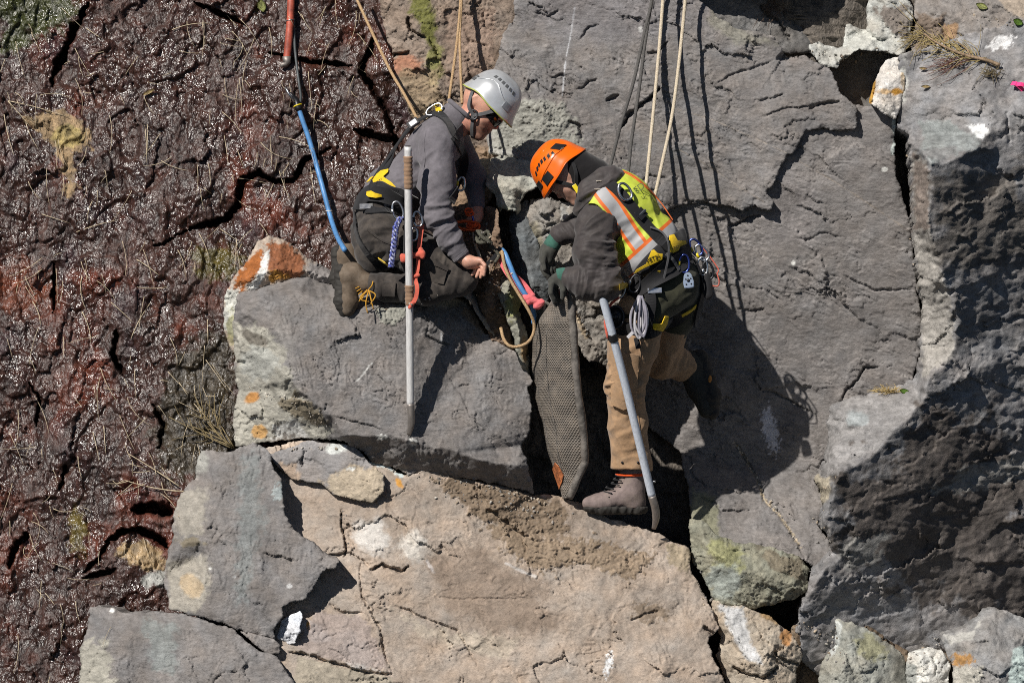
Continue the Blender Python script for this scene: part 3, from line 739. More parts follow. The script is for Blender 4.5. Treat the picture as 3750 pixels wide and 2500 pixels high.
# kneeling ledge block
rock("rock_block", "large grey slate block the kneeling worker sits on",
     [(866, 1075, 0.06), (975, 1036, 0.10), (1060, 1010, 0.14), (1137, 1000, 0.16), (1221, 1040, 0.16), (1300, 1050, 0.18), (1500, 1050, 0.18), (1600, 1040, 0.16), (1680, 1070, 0.08), (1733, 1137, 0.02), (1775, 1214, -0.03), (1820, 1245, -0.06), (1894, 1291, -0.08), (1952, 1396, -0.10), (1929, 1424, -0.09), (1949, 1480, -0.11), (1938, 1578, -0.13), (1908, 1628, -0.12),
      (1928, 1698, -0.17), (1957, 1806, -0.05), (1852, 1776, -0.10), (1677, 1748, -0.12), (1543, 1718, -0.13), (1494, 1745, -0.12), (1459, 1720, -0.12), (1403, 1700, -0.12), (1361, 1686, -0.12), (1319, 1650, -0.14), (1256, 1618, -0.16), (1214, 1612, -0.12), (1080, 1607, -0.02), (990, 1622, 0.0), (862, 1637, 0.10), (853, 1515, 0.10), (872, 1431, 0.12), (858, 1305, 0.10), (853, 1193, 0.08)],
     ridges=[[(880, 1140, -0.04), (975, 1100, -0.12), (1100, 1075, -0.14), (1221, 1100, -0.17), (1260, 1145, -0.20), (1375, 1132, -0.21), (1445, 1125, -0.205), (1501, 1120, -0.20), (1578, 1085, -0.16), (1660, 1075, -0.11), (1733, 1137, 0.02)],
             [(880, 1140, -0.04), (940, 1180, -0.12), (1003, 1193, -0.20), (1045, 1263, -0.235), (1060, 1382, -0.25), (1109, 1431, -0.26), (1151, 1473, -0.265), (1221, 1522, -0.27), (1256, 1603, -0.275), (1340, 1600, -0.275), (1431, 1600, -0.275), (1508, 1617, -0.275), (1564, 1635, -0.27), (1677, 1655, -0.265), (1775, 1688, -0.25), (1905, 1702, -0.22)],
             [(872, 1431, 0.12), (950, 1425, -0.03), (1060, 1420, -0.16)], [(940, 1180, -0.12), (950, 1300, -0.10), (950, 1425, -0.03)],
             [(950, 1425, -0.03), (930, 1500, 0.02), (1000, 1540, -0.07), (1080, 1600, -0.02)], [(1000, 1540, -0.07), (1060, 1420, -0.16), (1151, 1473, -0.265)], [(1060, 1420, -0.16), (1130, 1540, -0.12), (1214, 1612, -0.12)]],
     cracks=[([(1420, 1215), (1455, 1265), (1490, 1300)], 5, 0.014), ([(1560, 1225), (1610, 1255), (1650, 1265)], 7, 0.03), ([(1670, 1400), (1720, 1515), (1800, 1610), (1830, 1680)], 4, 0.012), ([(1600, 1290), (1650, 1390), (1700, 1460)], 4, 0.01), ([(1680, 1415), (1720, 1405)], 5, 0.014),
             ([(1221, 1522), (1300, 1545), (1396, 1570)], 5, 0.016), ([(1190, 1500), (1196, 1475)], 5, 0.02), ([(900, 1330), (870, 1325)], 10, 0.03), ([(1540, 1100), (1570, 1180), (1560, 1225)], 7, 0.02)],
     patches=[dict(poly=[(850, 1190), (930, 1180), (1000, 1230), (1050, 1300), (1060, 1400), (1130, 1480), (1220, 1580), (1200, 1640), (850, 1640)], col=(0.40, 0.385, 0.33), soft=18, nz=40, ns=50, a=0.9),
              dict(c=(950, 1330), r=(70, 60), col=(0.42, 0.43, 0.40), soft=25, nz=30, ns=30, a=0.7), dict(c=(930, 1240), r=(55, 22), rot=25, col=(0.17, 0.155, 0.13), soft=10, nz=16), dict(c=(925, 1455), r=(28, 16), rot=-30, col=(0.45, 0.22, 0.07), soft=10, nz=12),
              dict(poly=[(1010, 1480), (1080, 1440), (1170, 1500), (1200, 1560), (1130, 1550)], col=(0.21, 0.18, 0.13), soft=14, nz=26, ns=26, clump=0.014), dict(poly=[(1000, 1560), (1090, 1530), (1130, 1600), (1000, 1625)], col=WHITE, soft=10, nz=22, ns=26),
              dict(c=(950, 1580), r=(30, 26), col=(0.50, 0.30, 0.12), soft=10, nz=14), dict(poly=[(1060, 1140), (1100, 1440), (1000, 1200)], col=(0.28, 0.265, 0.25), soft=30, nz=30, a=0.5),
              dict(line=[(1308, 1395), (1330, 1370), (1360, 1330)], w=3, col=(0.6, 0.6, 0.58), soft=3, nz=6, ns=12, a=0.8), dict(c=(1616, 1235), r=(4, 18), col=(0.6, 0.6, 0.6), soft=3, nz=3), dict(c=(1511, 1618), r=(16, 14), col=WHITE, soft=4, nz=12, ns=10), dict(c=(1400, 1600), r=(16, 10), col=WHITE, soft=4, nz=12, ns=10),
              dict(poly=[(1700, 1120), (1800, 1215), (1760, 1215), (1690, 1150)], col=(0.36, 0.27, 0.19), soft=8, nz=14, a=0.8), dict(poly=[(1370, 1110), (1480, 1105), (1510, 1130), (1440, 1190), (1390, 1180)], col=(0.36, 0.36, 0.31), soft=12, nz=20, ns=20, a=0.8, clump=0.012), dict(c=(1640, 1095), r=(80, 22), col=(0.40, 0.36, 0.28), soft=10, nz=16, a=0.7)],
     base=GREY, terr=(1.05, 230, 80, 5, 0.0055), big=0.006, T=0.35, mat=MAT_SLATE, edge=0.014, facet=1.5, cell=3.6)
rock("rock_chunk", "small rust flecked knob of rock under the kneeling worker's knee",
     [(1632, 1062, -0.10), (1665, 1036, -0.04), (1700, 1036, -0.02), (1730, 1056, -0.02), (1752, 1090, -0.02), (1790, 1170, -0.04), (1812, 1235, -0.06), (1780, 1205, -0.12), (1740, 1135, -0.16), (1722, 1100, -0.19), (1690, 1080, -0.22)],
     ridges=[[(1665, 1036, -0.04), (1700, 1066, -0.19), (1740, 1135, -0.16)], [(1730, 1056, -0.02), (1726, 1085, -0.14), (1740, 1135, -0.16)]],
     patches=[dict(c=(1670, 1060), r=(26, 18), col=(0.45, 0.32, 0.12), soft=8, nz=14, a=0.8)], base=(0.33, 0.31, 0.28), mat=MAT_RUBBLE, cell=3.2, wamt=0.6, T=0.3, terr=(0.4, 40, 30, 3, 0.004), hack=0.003, edge=0.01)
# rust and white rock at the block's back
rock("rock_chunk", "rust orange and white veined rock behind the big block's corner",
     [(820, 1110, 0.20), (835, 1060, 0.16), (900, 960, 0.14), (935, 895, 0.18), (980, 865, 0.22), (1060, 885, 0.24), (1105, 930, 0.24), (1150, 960, 0.24), (1221, 1000, 0.24), (1240, 1060, 0.2), (1100, 1080, 0.16), (980, 1090, 0.12), (880, 1120, 0.12), (870, 1210, 0.12), (880, 1300, 0.14), (850, 1290, 0.2), (820, 1220, 0.22)],
     ridges=[[(835, 1060, 0.16), (920, 1010, 0.02), (1000, 985, 0.04), (1110, 990, 0.06), (1221, 1020, 0.12)], [(980, 865, 0.22), (1000, 985, 0.04)], [(1105, 930, 0.24), (1110, 990, 0.06)]],
     patches=[dict(poly=[(840, 1060), (900, 960), (960, 900), (970, 960), (930, 1020), (870, 1080)], col=RUST, soft=8, nz=26, ns=26), dict(poly=[(980, 890), (1060, 890), (1120, 960), (1110, 1010), (1020, 1030), (975, 980)], col=(0.26, 0.10, 0.045), soft=12, nz=26, ns=26), dict(poly=[(820, 1060), (880, 1050), (870, 1250), (820, 1200)], col=(0.62, 0.63, 0.58), soft=10, nz=20, ns=26, a=0.9),
              dict(line=[(975, 930), (965, 990), (940, 1040), (920, 1055)], w=13, col=WHITE, soft=6, nz=14, ns=18), dict(c=(1030, 1010), r=(36, 18), col=OCHRE, soft=10, nz=20), dict(poly=[(1120, 940), (1240, 1000), (1240, 1070), (1130, 1050)], col=(0.30, 0.28, 0.27), soft=16, nz=18), dict(c=(850, 1200), r=(20, 60), col=(0.30, 0.29, 0.12), soft=10, nz=16, a=0.7)],
     base=(0.40, 0.33, 0.27), mat=MAT_RUBBLE, terr=(0.9, 70, 40, 4, 0.007), hack=0.006, T=0.3, cell=3.6)
# tan slab below
rock("flat_rock", "big tan slab with dirt smears below the prying workers",
     [(960, 1640, -0.03), (1110, 1612, -0.05), (1260, 1625, -0.06), (1360, 1690, -0.10), (1420, 1700, -0.11), (1494, 1745, -0.115), (1545, 1715, -0.115), (1690, 1748, -0.10), (1860, 1778, -0.07), (1960, 1812, -0.03), (2052, 1820, 0.02), (2083, 1834, 0.03), (2144, 1846, 0.04), (2236, 1898, 0.03), (2373, 1938, 0.03), (2442, 1971, 0.03), (2526, 2006, 0.03),
      (2532, 2090, -0.04), (2588, 2182, -0.08), (2612, 2250, -0.12), (2636, 2304, -0.14), (2596, 2338, -0.19), (2613, 2411, -0.22), (2652, 2500, -0.25), (2660, 2640, -0.30), (1000, 2640, -0.52), (1000, 2300, -0.36), (940, 1950, -0.16)],
     ridges=[[(1420, 1700, -0.11), (1600, 1850, -0.16), (1760, 1960, -0.18), (2000, 2150, -0.22), (2240, 2300, -0.26), (2400, 2500, -0.33)], [(1356, 2084, -0.29), (1394, 2062, -0.29), (1470, 2082, -0.29), (1500, 2060, -0.28)], [(2083, 1834, 0.03), (2150, 1930, -0.06), (2440, 2060, -0.06), (2526, 2100, -0.06)]],
     cracks=[([(1248, 1863), (1250, 1920), (1262, 1975), (1270, 2012), (1258, 2040)], 7, 0.05), ([(1256, 1940), (1290, 1922), (1325, 1902)], 4, 0.02), ([(1321, 2055), (1318, 2138), (1328, 2189), (1391, 2297), (1404, 2380), (1438, 2466)], 5, 0.03), ([(1055, 2384), (1140, 2400), (1240, 2430), (1340, 2462), (1438, 2468)], 9, 0.045),
             ([(1352, 2088), (1394, 2066), (1470, 2090), (1500, 2068)], 10, 0.045, 0.012), ([(1205, 2208), (1256, 2243), (1334, 2243)], 6, 0.03), ([(1530, 1925), (1570, 1912), (1620, 1935), (1700, 1975)], 3, 0.010), ([(1440, 2212), (1600, 2280), (1668, 2304), (1690, 2330), (1750, 2440)], 5, 0.025), ([(1715, 1890), (1790, 1960), (1925, 2030), (2100, 2165), (2350, 2290), (2480, 2400)], 3, 0.009),
             ([(1520, 2115), (1600, 2180), (1650, 2192), (1900, 2190)], 4, 0.010), ([(1160, 2035), (1240, 2030), (1272, 2018)], 8, 0.04), ([(2310, 2275), (2360, 2245), (2420, 2235)], 6, 0.02), ([(2580, 2290), (2620, 2330)], 10, 0.04), ([(1272, 2018), (1330, 2050), (1352, 2075)], 5, 0.03), ([(1250, 1700), (1190, 1760)], 3, 0.008)],
     patches=[dict(poly=[(1590, 1760), (1690, 1750), (1960, 1815), (2060, 1830), (2080, 1950), (2070, 1980), (1900, 1960), (1760, 1900)], col=DIRT, soft=14, nz=40, ns=40, clump=0.013), dict(poly=[(1760, 1900), (1960, 1950), (2230, 1990), (2400, 2040), (2300, 2130), (2150, 2060), (1960, 2100), (1850, 2000)], col=(0.27, 0.205, 0.145), soft=10, nz=60, ns=36, clump=0.009),
              dict(poly=[(1560, 2050), (1750, 2000), (1990, 2150), (2050, 2300), (1800, 2320), (1620, 2200)], col=(0.255, 0.195, 0.15), soft=60, nz=60, ns=90, a=0.8), dict(c=(1370, 1965), r=(75, 55), rot=30, col=(0.62, 0.60, 0.57), soft=40, nz=40, ns=60, a=0.75), dict(c=(1510, 2000), r=(45, 60), col=(0.62, 0.59, 0.54), soft=30, nz=30, ns=40, a=0.75),
              dict(c=(1300, 2380), r=(90, 50), rot=40, col=(0.55, 0.54, 0.53), soft=40, nz=40, a=0.6), dict(c=(1150, 2310), r=(60, 30), rot=30, col=(0.50, 0.52, 0.55), soft=20, nz=20, a=0.7), dict(c=(1128, 2290), r=(10, 20), col=OCHRE, soft=5, nz=6), dict(c=(1460, 1765), r=(10, 28), rot=-35, col=OCHRE, soft=6, nz=8),
              dict(line=[(1360, 1690), (1420, 1702), (1470, 1735)], w=11, col=(0.55, 0.62, 0.62), soft=5, nz=9, ns=15), dict(c=(2228, 2430), r=(12, 42), rot=12, col=(0.72, 0.72, 0.72), soft=4, nz=18, ns=12), dict(c=(1570, 2065), r=(6, 30), rot=-30, col=(0.66, 0.62, 0.6), soft=5, nz=9, a=0.7), dict(line=[(1850, 2060), (1910, 2090), (1960, 2110)], w=4, col=(0.66, 0.64, 0.62), soft=5, nz=7, a=0.6),
              dict(poly=[(1090, 2400), (1440, 2480), (1480, 2640), (1060, 2640)], col=(0.34, 0.30, 0.24), soft=10, nz=16), dict(poly=[(1150, 2240), (1330, 2250), (1400, 2400), (1430, 2460), (1080, 2380)], col=(0.35, 0.29, 0.265), soft=14, nz=26, a=0.8), dict(poly=[(2440, 1985), (2530, 2010), (2520, 2100), (2450, 2060)], col=(0.34, 0.28, 0.2), soft=9, nz=22, ns=20, clump=0.008), dict(c=(2380, 2240), r=(60, 34), col=DIRT, soft=16, nz=40, ns=34, clump=0.006, a=0.8),
              dict(poly=[(1420, 2220), (1640, 2310), (1900, 2330), (1850, 2420), (1560, 2330)], col=(0.46, 0.40, 0.32), soft=20, nz=40, a=0.6)],
     base=TAN, mat=MAT_TAN, terr=(0.62, 280, 110, 5, 0.005), big=0.012, T=0.45, hue=0.06, tvar=0.2, edge=0.016, facet=2.0, cell=3.6)
# the raised flake on the tan slab
rock("rock_flake", "grey and tan flake standing proud of the tan slab under the big block",
     [(975, 1668, -0.10), (1072, 1634, -0.10), (1126, 1613, -0.10), (1218, 1624, -0.12), (1294, 1632, -0.13), (1317, 1655, -0.15), (1363, 1702, -0.17), (1409, 1738, -0.19), (1402, 1800, -0.225), (1363, 1845, -0.23), (1279, 1824, -0.215), (1225, 1808, -0.19), (1172, 1770, -0.165), (1065, 1755, -0.14), (1011, 1702, -0.125)],
     ridges=[[(1126, 1613, -0.10), (1225, 1730, -0.18), (1363, 1790, -0.225)]], cracks=[([(1120, 1650), (1108, 1670), (1104, 1715)], 5, 0.04)],
     patches=[dict(poly=[(1180, 1760), (1290, 1700), (1409, 1720), (1420, 1860), (1250, 1840)], col=(0.44, 0.37, 0.28), soft=16, nz=30), dict(poly=[(960, 1700), (1080, 1700), (1110, 1790), (1000, 1760)], col=(0.40, 0.31, 0.24), soft=16, nz=26), dict(c=(1285, 1715), r=(16, 7), col=WHITE, soft=4, nz=10, ns=10), dict(c=(1225, 1640), r=(34, 18), col=(0.55, 0.57, 0.55), soft=8, nz=14)],
     base=(0.25, 0.235, 0.23), T=0.12, edge=0.010, wamt=0.8)
# grey block, lower left
rock("rock_block", "grey blue streaked block below the wet face with an orange stain",
     [(735, 1652, -0.06), (824, 1655, -0.14), (888, 1633, -0.17), (926, 1620, -0.18), (958, 1629, -0.20), (993, 1668, -0.23), (1002, 1712, -0.25), (1028, 1757, -0.27), (1037, 1808, -0.29), (1047, 1878, -0.32), (1079, 1942, -0.35), (1130, 1980, -0.38), (1187, 2025, -0.40), (1247, 2050, -0.42), (1226, 2079, -0.43), (1194, 2079, -0.43), (1156, 2121, -0.44), (1143, 2165, -0.45), (1124, 2194, -0.45), (1066, 2203, -0.45),
      (1031, 2223, -0.44), (1034, 2261, -0.45), (1006, 2305, -0.46), (1010, 2340, -0.46), (862, 2298, -0.44), (722, 2256, -0.40), (620, 2233, -0.28), (601, 2138, -0.20), (607, 2055, -0.18), (633, 1959, -0.14), (633, 1883, -0.11), (658, 1806, -0.08), (690, 1772, -0.06), (715, 1757, -0.05), (722, 1693, -0.05)],
     ridges=[[(888, 1633, -0.17), (795, 1700, -0.22), (785, 1770, -0.26), (760, 1900, -0.31), (740, 1980, -0.34), (760, 2020, -0.36), (750, 2130, -0.40), (722, 2256, -0.40)], [(735, 1652, -0.06), (795, 1700, -0.22)], [(690, 1772, -0.06), (785, 1770, -0.26)],
             [(740, 1980, -0.34), (690, 1985, -0.28), (633, 1959, -0.14)], [(690, 1985, -0.28), (635, 2090, -0.17), (720, 2040, -0.24), (760, 2020, -0.36)], [(635, 2090, -0.17), (601, 2138, -0.20)]],
     cracks=[([(960, 2025), (1030, 2040), (1085, 2055)], 7, 0.03), ([(800, 1945), (860, 1955), (940, 1960)], 3, 0.008), ([(815, 1830), (825, 1790)], 5, 0.02)],
     patches=[dict(c=(700, 2145), r=(36, 46), rot=-30, col=(0.55, 0.30, 0.05), soft=18, nz=22, a=0.9), dict(poly=[(610, 2060), (760, 2030), (770, 2150), (720, 2250), (620, 2230)], col=(0.40, 0.37, 0.31), soft=25, nz=30, a=0.7), dict(poly=[(640, 1800), (760, 1780), (740, 1960), (640, 1960)], col=(0.33, 0.305, 0.26), soft=22, nz=36, a=0.8),
              dict(poly=[(880, 1700), (940, 1650), (960, 1900), (900, 2200), (860, 2200), (880, 1900)], col=(0.22, 0.24, 0.24), soft=40, nz=50, ns=40, a=0.7), dict(c=(1020, 1800), r=(22, 30), col=(0.36, 0.40, 0.40), soft=8, nz=24, ns=15), dict(c=(770, 2080), r=(5, 5), col=WHITE, soft=2, nz=2), dict(c=(860, 2110), r=(6, 6), col=(0.5, 0.5, 0.5), soft=2, nz=2), dict(c=(720, 1690), r=(40, 50), col=(0.36, 0.36, 0.33), soft=20, nz=20, a=0.8), dict(c=(1060, 2145), r=(10, 8), col=(0.5, 0.5, 0.5), soft=3, nz=3), dict(c=(700, 1985), r=(45, 16), col=(0.22, 0.19, 0.14), soft=10, nz=16)],
     base=GREY, mat=MAT_SLATE_V, terr=(1.35, 260, 70, 5, 0.005), T=0.35)
rock("rock_flake", "small white rock flake sticking out beside the grey streaked block",
     [(1068, 2250, -0.40), (1100, 2238, -0.42), (1112, 2252, -0.44), (1100, 2290, -0.45), (1104, 2310, -0.45), (1088, 2330, -0.44), (1080, 2356, -0.42), (1040, 2360, -0.38), (1014, 2330, -0.38), (1030, 2270, -0.39)],
     ridges=[[(1068, 2250, -0.40), (1085, 2290, -0.44), (1070, 2350, -0.41)]], base=(0.66, 0.68, 0.72), mat=MAT_RUBBLE, cell=3, wamt=0.5, T=0.1, terr=(1, 40, 30, 3, 0.002), edge=0.008)
rock("rock_block", "long low grey block in the bottom left corner",
     [(327, 2223, -0.16), (365, 2214, -0.20), (460, 2241, -0.26), (620, 2238, -0.30), (722, 2262, -0.40), (862, 2304, -0.46), (894, 2345, -0.48), (951, 2382, -0.50), (1015, 2401, -0.51), (1041, 2446, -0.53), (1085, 2510, -0.55), (1130, 2640, -0.60), (270, 2640, -0.42), (288, 2500, -0.32), (301, 2431, -0.28), (288, 2380, -0.24), (320, 2316, -0.20)],
     ridges=[[(365, 2214, -0.20), (420, 2330, -0.38), (430, 2440, -0.42), (440, 2640, -0.48)], [(420, 2330, -0.38), (620, 2300, -0.40), (862, 2304, -0.46)]],
     cracks=[([(360, 2245), (410, 2290), (460, 2330)], 4, 0.012), ([(770, 2505), (810, 2465), (880, 2455)], 5, 0.02), ([(450, 2430), (560, 2450), (650, 2430)], 3, 0.008)],
     patches=[dict(poly=[(288, 2360), (390, 2340), (420, 2520), (280, 2560)], col=(0.34, 0.325, 0.28), soft=20, nz=40, ns=40, clump=0.010), dict(poly=[(520, 2260), (640, 2280), (640, 2480), (560, 2440)], col=(0.25, 0.275, 0.27), soft=30, nz=40, a=0.7), dict(c=(410, 2236), r=(9, 6), col=WHITE, soft=3, nz=4), dict(c=(640, 2540), r=(60, 20), col=(0.4, 0.4, 0.4), soft=12, nz=24, a=0.7)],
     base=GREY, mat=MAT_SLATE_V, terr=(1.1, 280, 80, 5, 0.005), T=0.35)
rock("rock_chunk", "thin wedge of grey slate caught between the two lower left blocks",
     [(872, 2304, -0.44), (1008, 2340, -0.46), (1026, 2362, -0.46), (1030, 2392, -0.45), (985, 2391, -0.47), (925, 2356, -0.46)], base=GREY, cell=3.4, wamt=0.5, T=0.2, terr=(0.4, 60, 30, 3, 0.003), edge=0.012)
# right hand block: pale top, dark overhanging face
def dk(u, v): return -0.30 + 0.00095 * (u - 3404) + 0.00035 * (v - 595)
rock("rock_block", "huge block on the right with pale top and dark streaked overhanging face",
     [(3297, 205, 0.30), (3420, 170, 0.34), (3600, 110, 0.34), (3750, 80, 0.34), (4200, 60, 0.40), (4300, 420, 0.45), (4300, 2640, dk(4300, 2640)), (3200, 2640, dk(3200, 2640)), (2930, 2420, dk(2930, 2420) + 0.05), (2922, 2303, dk(2922, 2303) + 0.04), (2947, 2195, dk(2947, 2195) + 0.04), (2966, 2085, -0.10), (3000, 2075, -0.05), (3050, 2020, 0.0), (3000, 1925, 0.10), (3012, 1870, 0.14), (2984, 1755, 0.18),
      (3020, 1690, 0.22), (3034, 1610, 0.24), (3030, 1560, 0.25), (3036, 1490, 0.26), (3130, 1452, 0.26), (3246, 1432, 0.25), (3345, 1385, 0.24), (3372, 1260, 0.24), (3372, 1100, 0.22), (3345, 833, 0.20), (3342, 700, 0.20), (3335, 560, 0.2), (3330, 500, 0.22), (3290, 470, 0.26), (3287, 330, 0.29)],
     ridges=[[(3335, 560, 0.2), (3366, 535, -0.14), (3404, 597, -0.30), (3510, 576, -0.24), (3595, 549, -0.16), (3632, 480, -0.06), (3720, 455, 0.02), (4300, 420, 0.45)],
             [(3404, 597, -0.30), (3402, 700, dk(3402, 700)), (3404, 833, dk(3404, 833)), (3440, 1000, dk(3440, 1000)), (3500, 1120, dk(3500, 1120)), (3511, 1200, dk(3511, 1200)), (3497, 1291, dk(3497, 1291)), (3387, 1391, dk(3387, 1391)), (3370, 1482, dk(3370, 1482)), (3279, 1565, dk(3279, 1565)), (3229, 1639, dk(3229, 1639)), (3146, 1689, dk(3146, 1689)), (3063, 1733, dk(3063, 1733)), (3050, 1790, dk(3050, 1790)), (3022, 1905, dk(3022, 1905)), (3040, 1988, dk(3040, 1988)), (3080, 2040, dk(3080, 2040)), (2990, 2110, dk(2990, 2110)), (2947, 2195, dk(2947, 2195) + 0.04)],
             [(3632, 480, -0.06), (3660, 560, dk(3660, 560) + 0.04), (3750, 590, dk(3750, 590)), (4300, 640, dk(4300, 640))],
             [(3246, 1432, 0.25), (3260, 1480, 0.05), (3160, 1560, -0.02), (3050, 1640, 0.0), (2984, 1755, 0.18)], [(3260, 1480, 0.05), (3370, 1482, dk(3370, 1482))],
             [(3404, 833, dk(3404, 833)), (3560, 905, dk(3560, 905) - 0.035), (3800, 850, dk(3800, 850) - 0.02)], [(3560, 905, dk(3560, 905) - 0.035), (3640, 1200, dk(3640, 1200) + 0.03), (3620, 1500, dk(3620, 1500) - 0.03), (3800, 1640, dk(3800, 1640) + 0.02)],
             [(3229, 1639, dk(3229, 1639)), (3400, 1770, dk(3400, 1770) - 0.04), (3620, 1500, dk(3620, 1500) - 0.03)], [(3400, 1770, dk(3400, 1770) - 0.04), (3600, 1830, dk(3600, 1830) + 0.02), (3850, 1760, dk(3850, 1760) - 0.04)],
             [(3040, 1988, dk(3040, 1988)), (3220, 2030, dk(3220, 2030) - 0.045), (3430, 2100, dk(3430, 2100) + 0.02), (3600, 1830, dk(3600, 1830) + 0.02)], [(3220, 2030, dk(3220, 2030) - 0.045), (3260, 2250, dk(3260, 2250) + 0.02)], [(3430, 2100, dk(3430, 2100) + 0.02), (3520, 2280, dk(3520, 2280) - 0.04)]],
     cracks=[([(3300, 480), (3320, 600), (3330, 740), (3345, 900)], 10, 0.05), ([(3687, 410), (3690, 470), (3695, 530)], 6, 0.03), ([(3540, 310), (3600, 290), (3660, 290)], 4, 0.012), ([(3390, 430), (3440, 400), (3500, 405)], 4, 0.010), ([(3550, 1260), (3560, 1310)], 4, 0.02), ([(3120, 2070), (3200, 2150), (3270, 2230)], 4, 0.015)],
     patches=[dict(poly=[(3340, 540), (3400, 610), (3402, 833), (3480, 1100), (3500, 1290), (3380, 1390), (3370, 1100), (3345, 833)], col=(0.36, 0.34, 0.31), soft=10, nz=20, ns=26, a=0.9, clump=0.010), dict(poly=[(3345, 560), (3400, 620), (3400, 840), (3350, 840)], col=(0.21, 0.165, 0.14), soft=12, nz=22, ns=20, a=0.8, clump=0.012),
              dict(poly=[(3540, 460), (3600, 455), (3620, 480), (3600, 510), (3560, 490)], col=(0.75, 0.76, 0.76), soft=6, nz=14, ns=16), dict(poly=[(3610, 175), (3660, 130), (3720, 135), (3700, 170), (3640, 185)], col=(0.72, 0.72, 0.72), soft=8, nz=24, ns=20, a=0.9), dict(poly=[(3370, 450), (3480, 440), (3600, 530), (3410, 600), (3380, 560)], col=(0.29, 0.32, 0.315), soft=20, nz=30, a=0.7),
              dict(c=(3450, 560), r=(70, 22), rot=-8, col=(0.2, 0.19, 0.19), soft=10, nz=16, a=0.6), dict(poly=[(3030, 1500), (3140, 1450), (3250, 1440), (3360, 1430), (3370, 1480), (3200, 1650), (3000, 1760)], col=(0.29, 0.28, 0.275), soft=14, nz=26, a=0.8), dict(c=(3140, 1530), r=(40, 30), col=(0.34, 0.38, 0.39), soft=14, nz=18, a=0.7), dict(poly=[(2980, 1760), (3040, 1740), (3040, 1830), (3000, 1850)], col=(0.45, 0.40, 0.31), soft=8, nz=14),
              dict(c=(3310, 300), r=(12, 70), col=(0.5, 0.5, 0.47), soft=8, nz=14, a=0.8),
              dict(poly=[(3060, 1760), (3250, 1660), (3420, 1480), (3600, 1500), (3800, 1800), (3800, 2300), (3500, 2250), (3250, 2100), (3080, 2000)], col=(0.085, 0.07, 0.06), soft=50, nz=150, ns=140, a=0.85), dict(poly=[(3420, 640), (3750, 620), (3800, 900), (3560, 1000), (3450, 960)], col=(0.13, 0.115, 0.10), soft=50, nz=90, ns=90, a=0.8),  # brown stain; the lower one also paints in the face's deep shadow
              dict(poly=[(3420, 1800), (3560, 1700), (3800, 1640), (3800, 1720), (3600, 1790)], col=(0.30, 0.29, 0.27), soft=16, nz=50, ns=60, a=0.8), dict(poly=[(3080, 1980), (3250, 1960), (3200, 2060), (3100, 2080)], col=(0.28, 0.275, 0.26), soft=16, nz=46, ns=40, a=0.8)],  # sunlit streaks of the grazing light, painted as lighter slate bands
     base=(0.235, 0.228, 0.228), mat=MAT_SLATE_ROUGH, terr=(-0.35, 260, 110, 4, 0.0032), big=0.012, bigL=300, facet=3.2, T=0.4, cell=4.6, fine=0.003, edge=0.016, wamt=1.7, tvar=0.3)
rock("rock_chunk", "white and orange quartz stained rock beside the dark hollow, upper right",
     [(3184, 375, 0.26), (3200, 300, 0.30), (3240, 225, 0.34), (3292, 208, 0.34), (3312, 260, 0.30), (3310, 340, 0.26), (3292, 415, 0.24), (3280, 440, 0.24), (3230, 410, 0.24)], ridges=[[(3240, 225, 0.34), (3230, 330, 0.20), (3285, 420, 0.22)]],
     cracks=[([(3190, 380), (3202, 340), (3212, 300)], 6, 0.03)], patches=[dict(c=(3280, 335), r=(20, 14), col=(0.60, 0.30, 0.05), soft=8, nz=10), dict(c=(3240, 335), r=(24, 8), col=(0.6, 0.36, 0.12), soft=6, nz=8, a=0.7), dict(line=[(3205, 290), (3195, 340), (3188, 375)], w=7, col=(0.40, 0.22, 0.04), soft=4, nz=6), dict(c=(3310, 300), r=(8, 60), col=(0.5, 0.32, 0.1), soft=5, nz=10, a=0.5)],
     base=(0.60, 0.57, 0.53), mat=MAT_RUBBLE, cell=3.4, T=0.3, terr=(1.4, 50, 30, 4, 0.005), wamt=0.6)
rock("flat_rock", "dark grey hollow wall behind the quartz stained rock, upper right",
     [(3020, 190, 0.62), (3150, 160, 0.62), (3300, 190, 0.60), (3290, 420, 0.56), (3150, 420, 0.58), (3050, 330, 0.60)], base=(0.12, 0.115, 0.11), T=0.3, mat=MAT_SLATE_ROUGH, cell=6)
rock("shelf_rock", "pale crumbly ledge above the dark hollow, upper right",
     [(2960, 160, 0.42), (2995, 150, 0.44), (3060, 175, 0.46), (3085, 175, 0.46), (3098, 85, 0.52), (3170, 110, 0.56), (3180, -60, 0.62), (3300, -60, 0.58), (3345, 30, 0.52), (3345, 150, 0.44), (3300, 215, 0.36), (3250, 190, 0.36), (3150, 182, 0.36), (3080, 218, 0.36), (3060, 250, 0.36), (3035, 250, 0.37), (2990, 215, 0.40)],
     ridges=[[(3060, 175, 0.46), (3100, 190, 0.39), (3200, 150, 0.42), (3250, 20, 0.50)]], cracks=[([(3180, 130), (3230, 150), (3260, 145)], 4, 0.02), ([(3200, 160), (3215, 140)], 4, 0.02), ([(3060, 200), (3070, 235), (3100, 205)], 10, 0.04)],
     patches=[dict(poly=[(3200, 30), (3320, 20), (3340, 160), (3260, 110)], col=(0.19, 0.165, 0.145), soft=14, nz=30, ns=26, clump=0.012), dict(c=(3150, 150), r=(70, 40), col=(0.55, 0.56, 0.52), soft=16, nz=22, a=0.7)],
     base=(0.43, 0.425, 0.39), mat=MAT_RUBBLE, facet=2.4, terr=(0.5, 80, 40, 4, 0.007), hack=0.006, T=0.35)
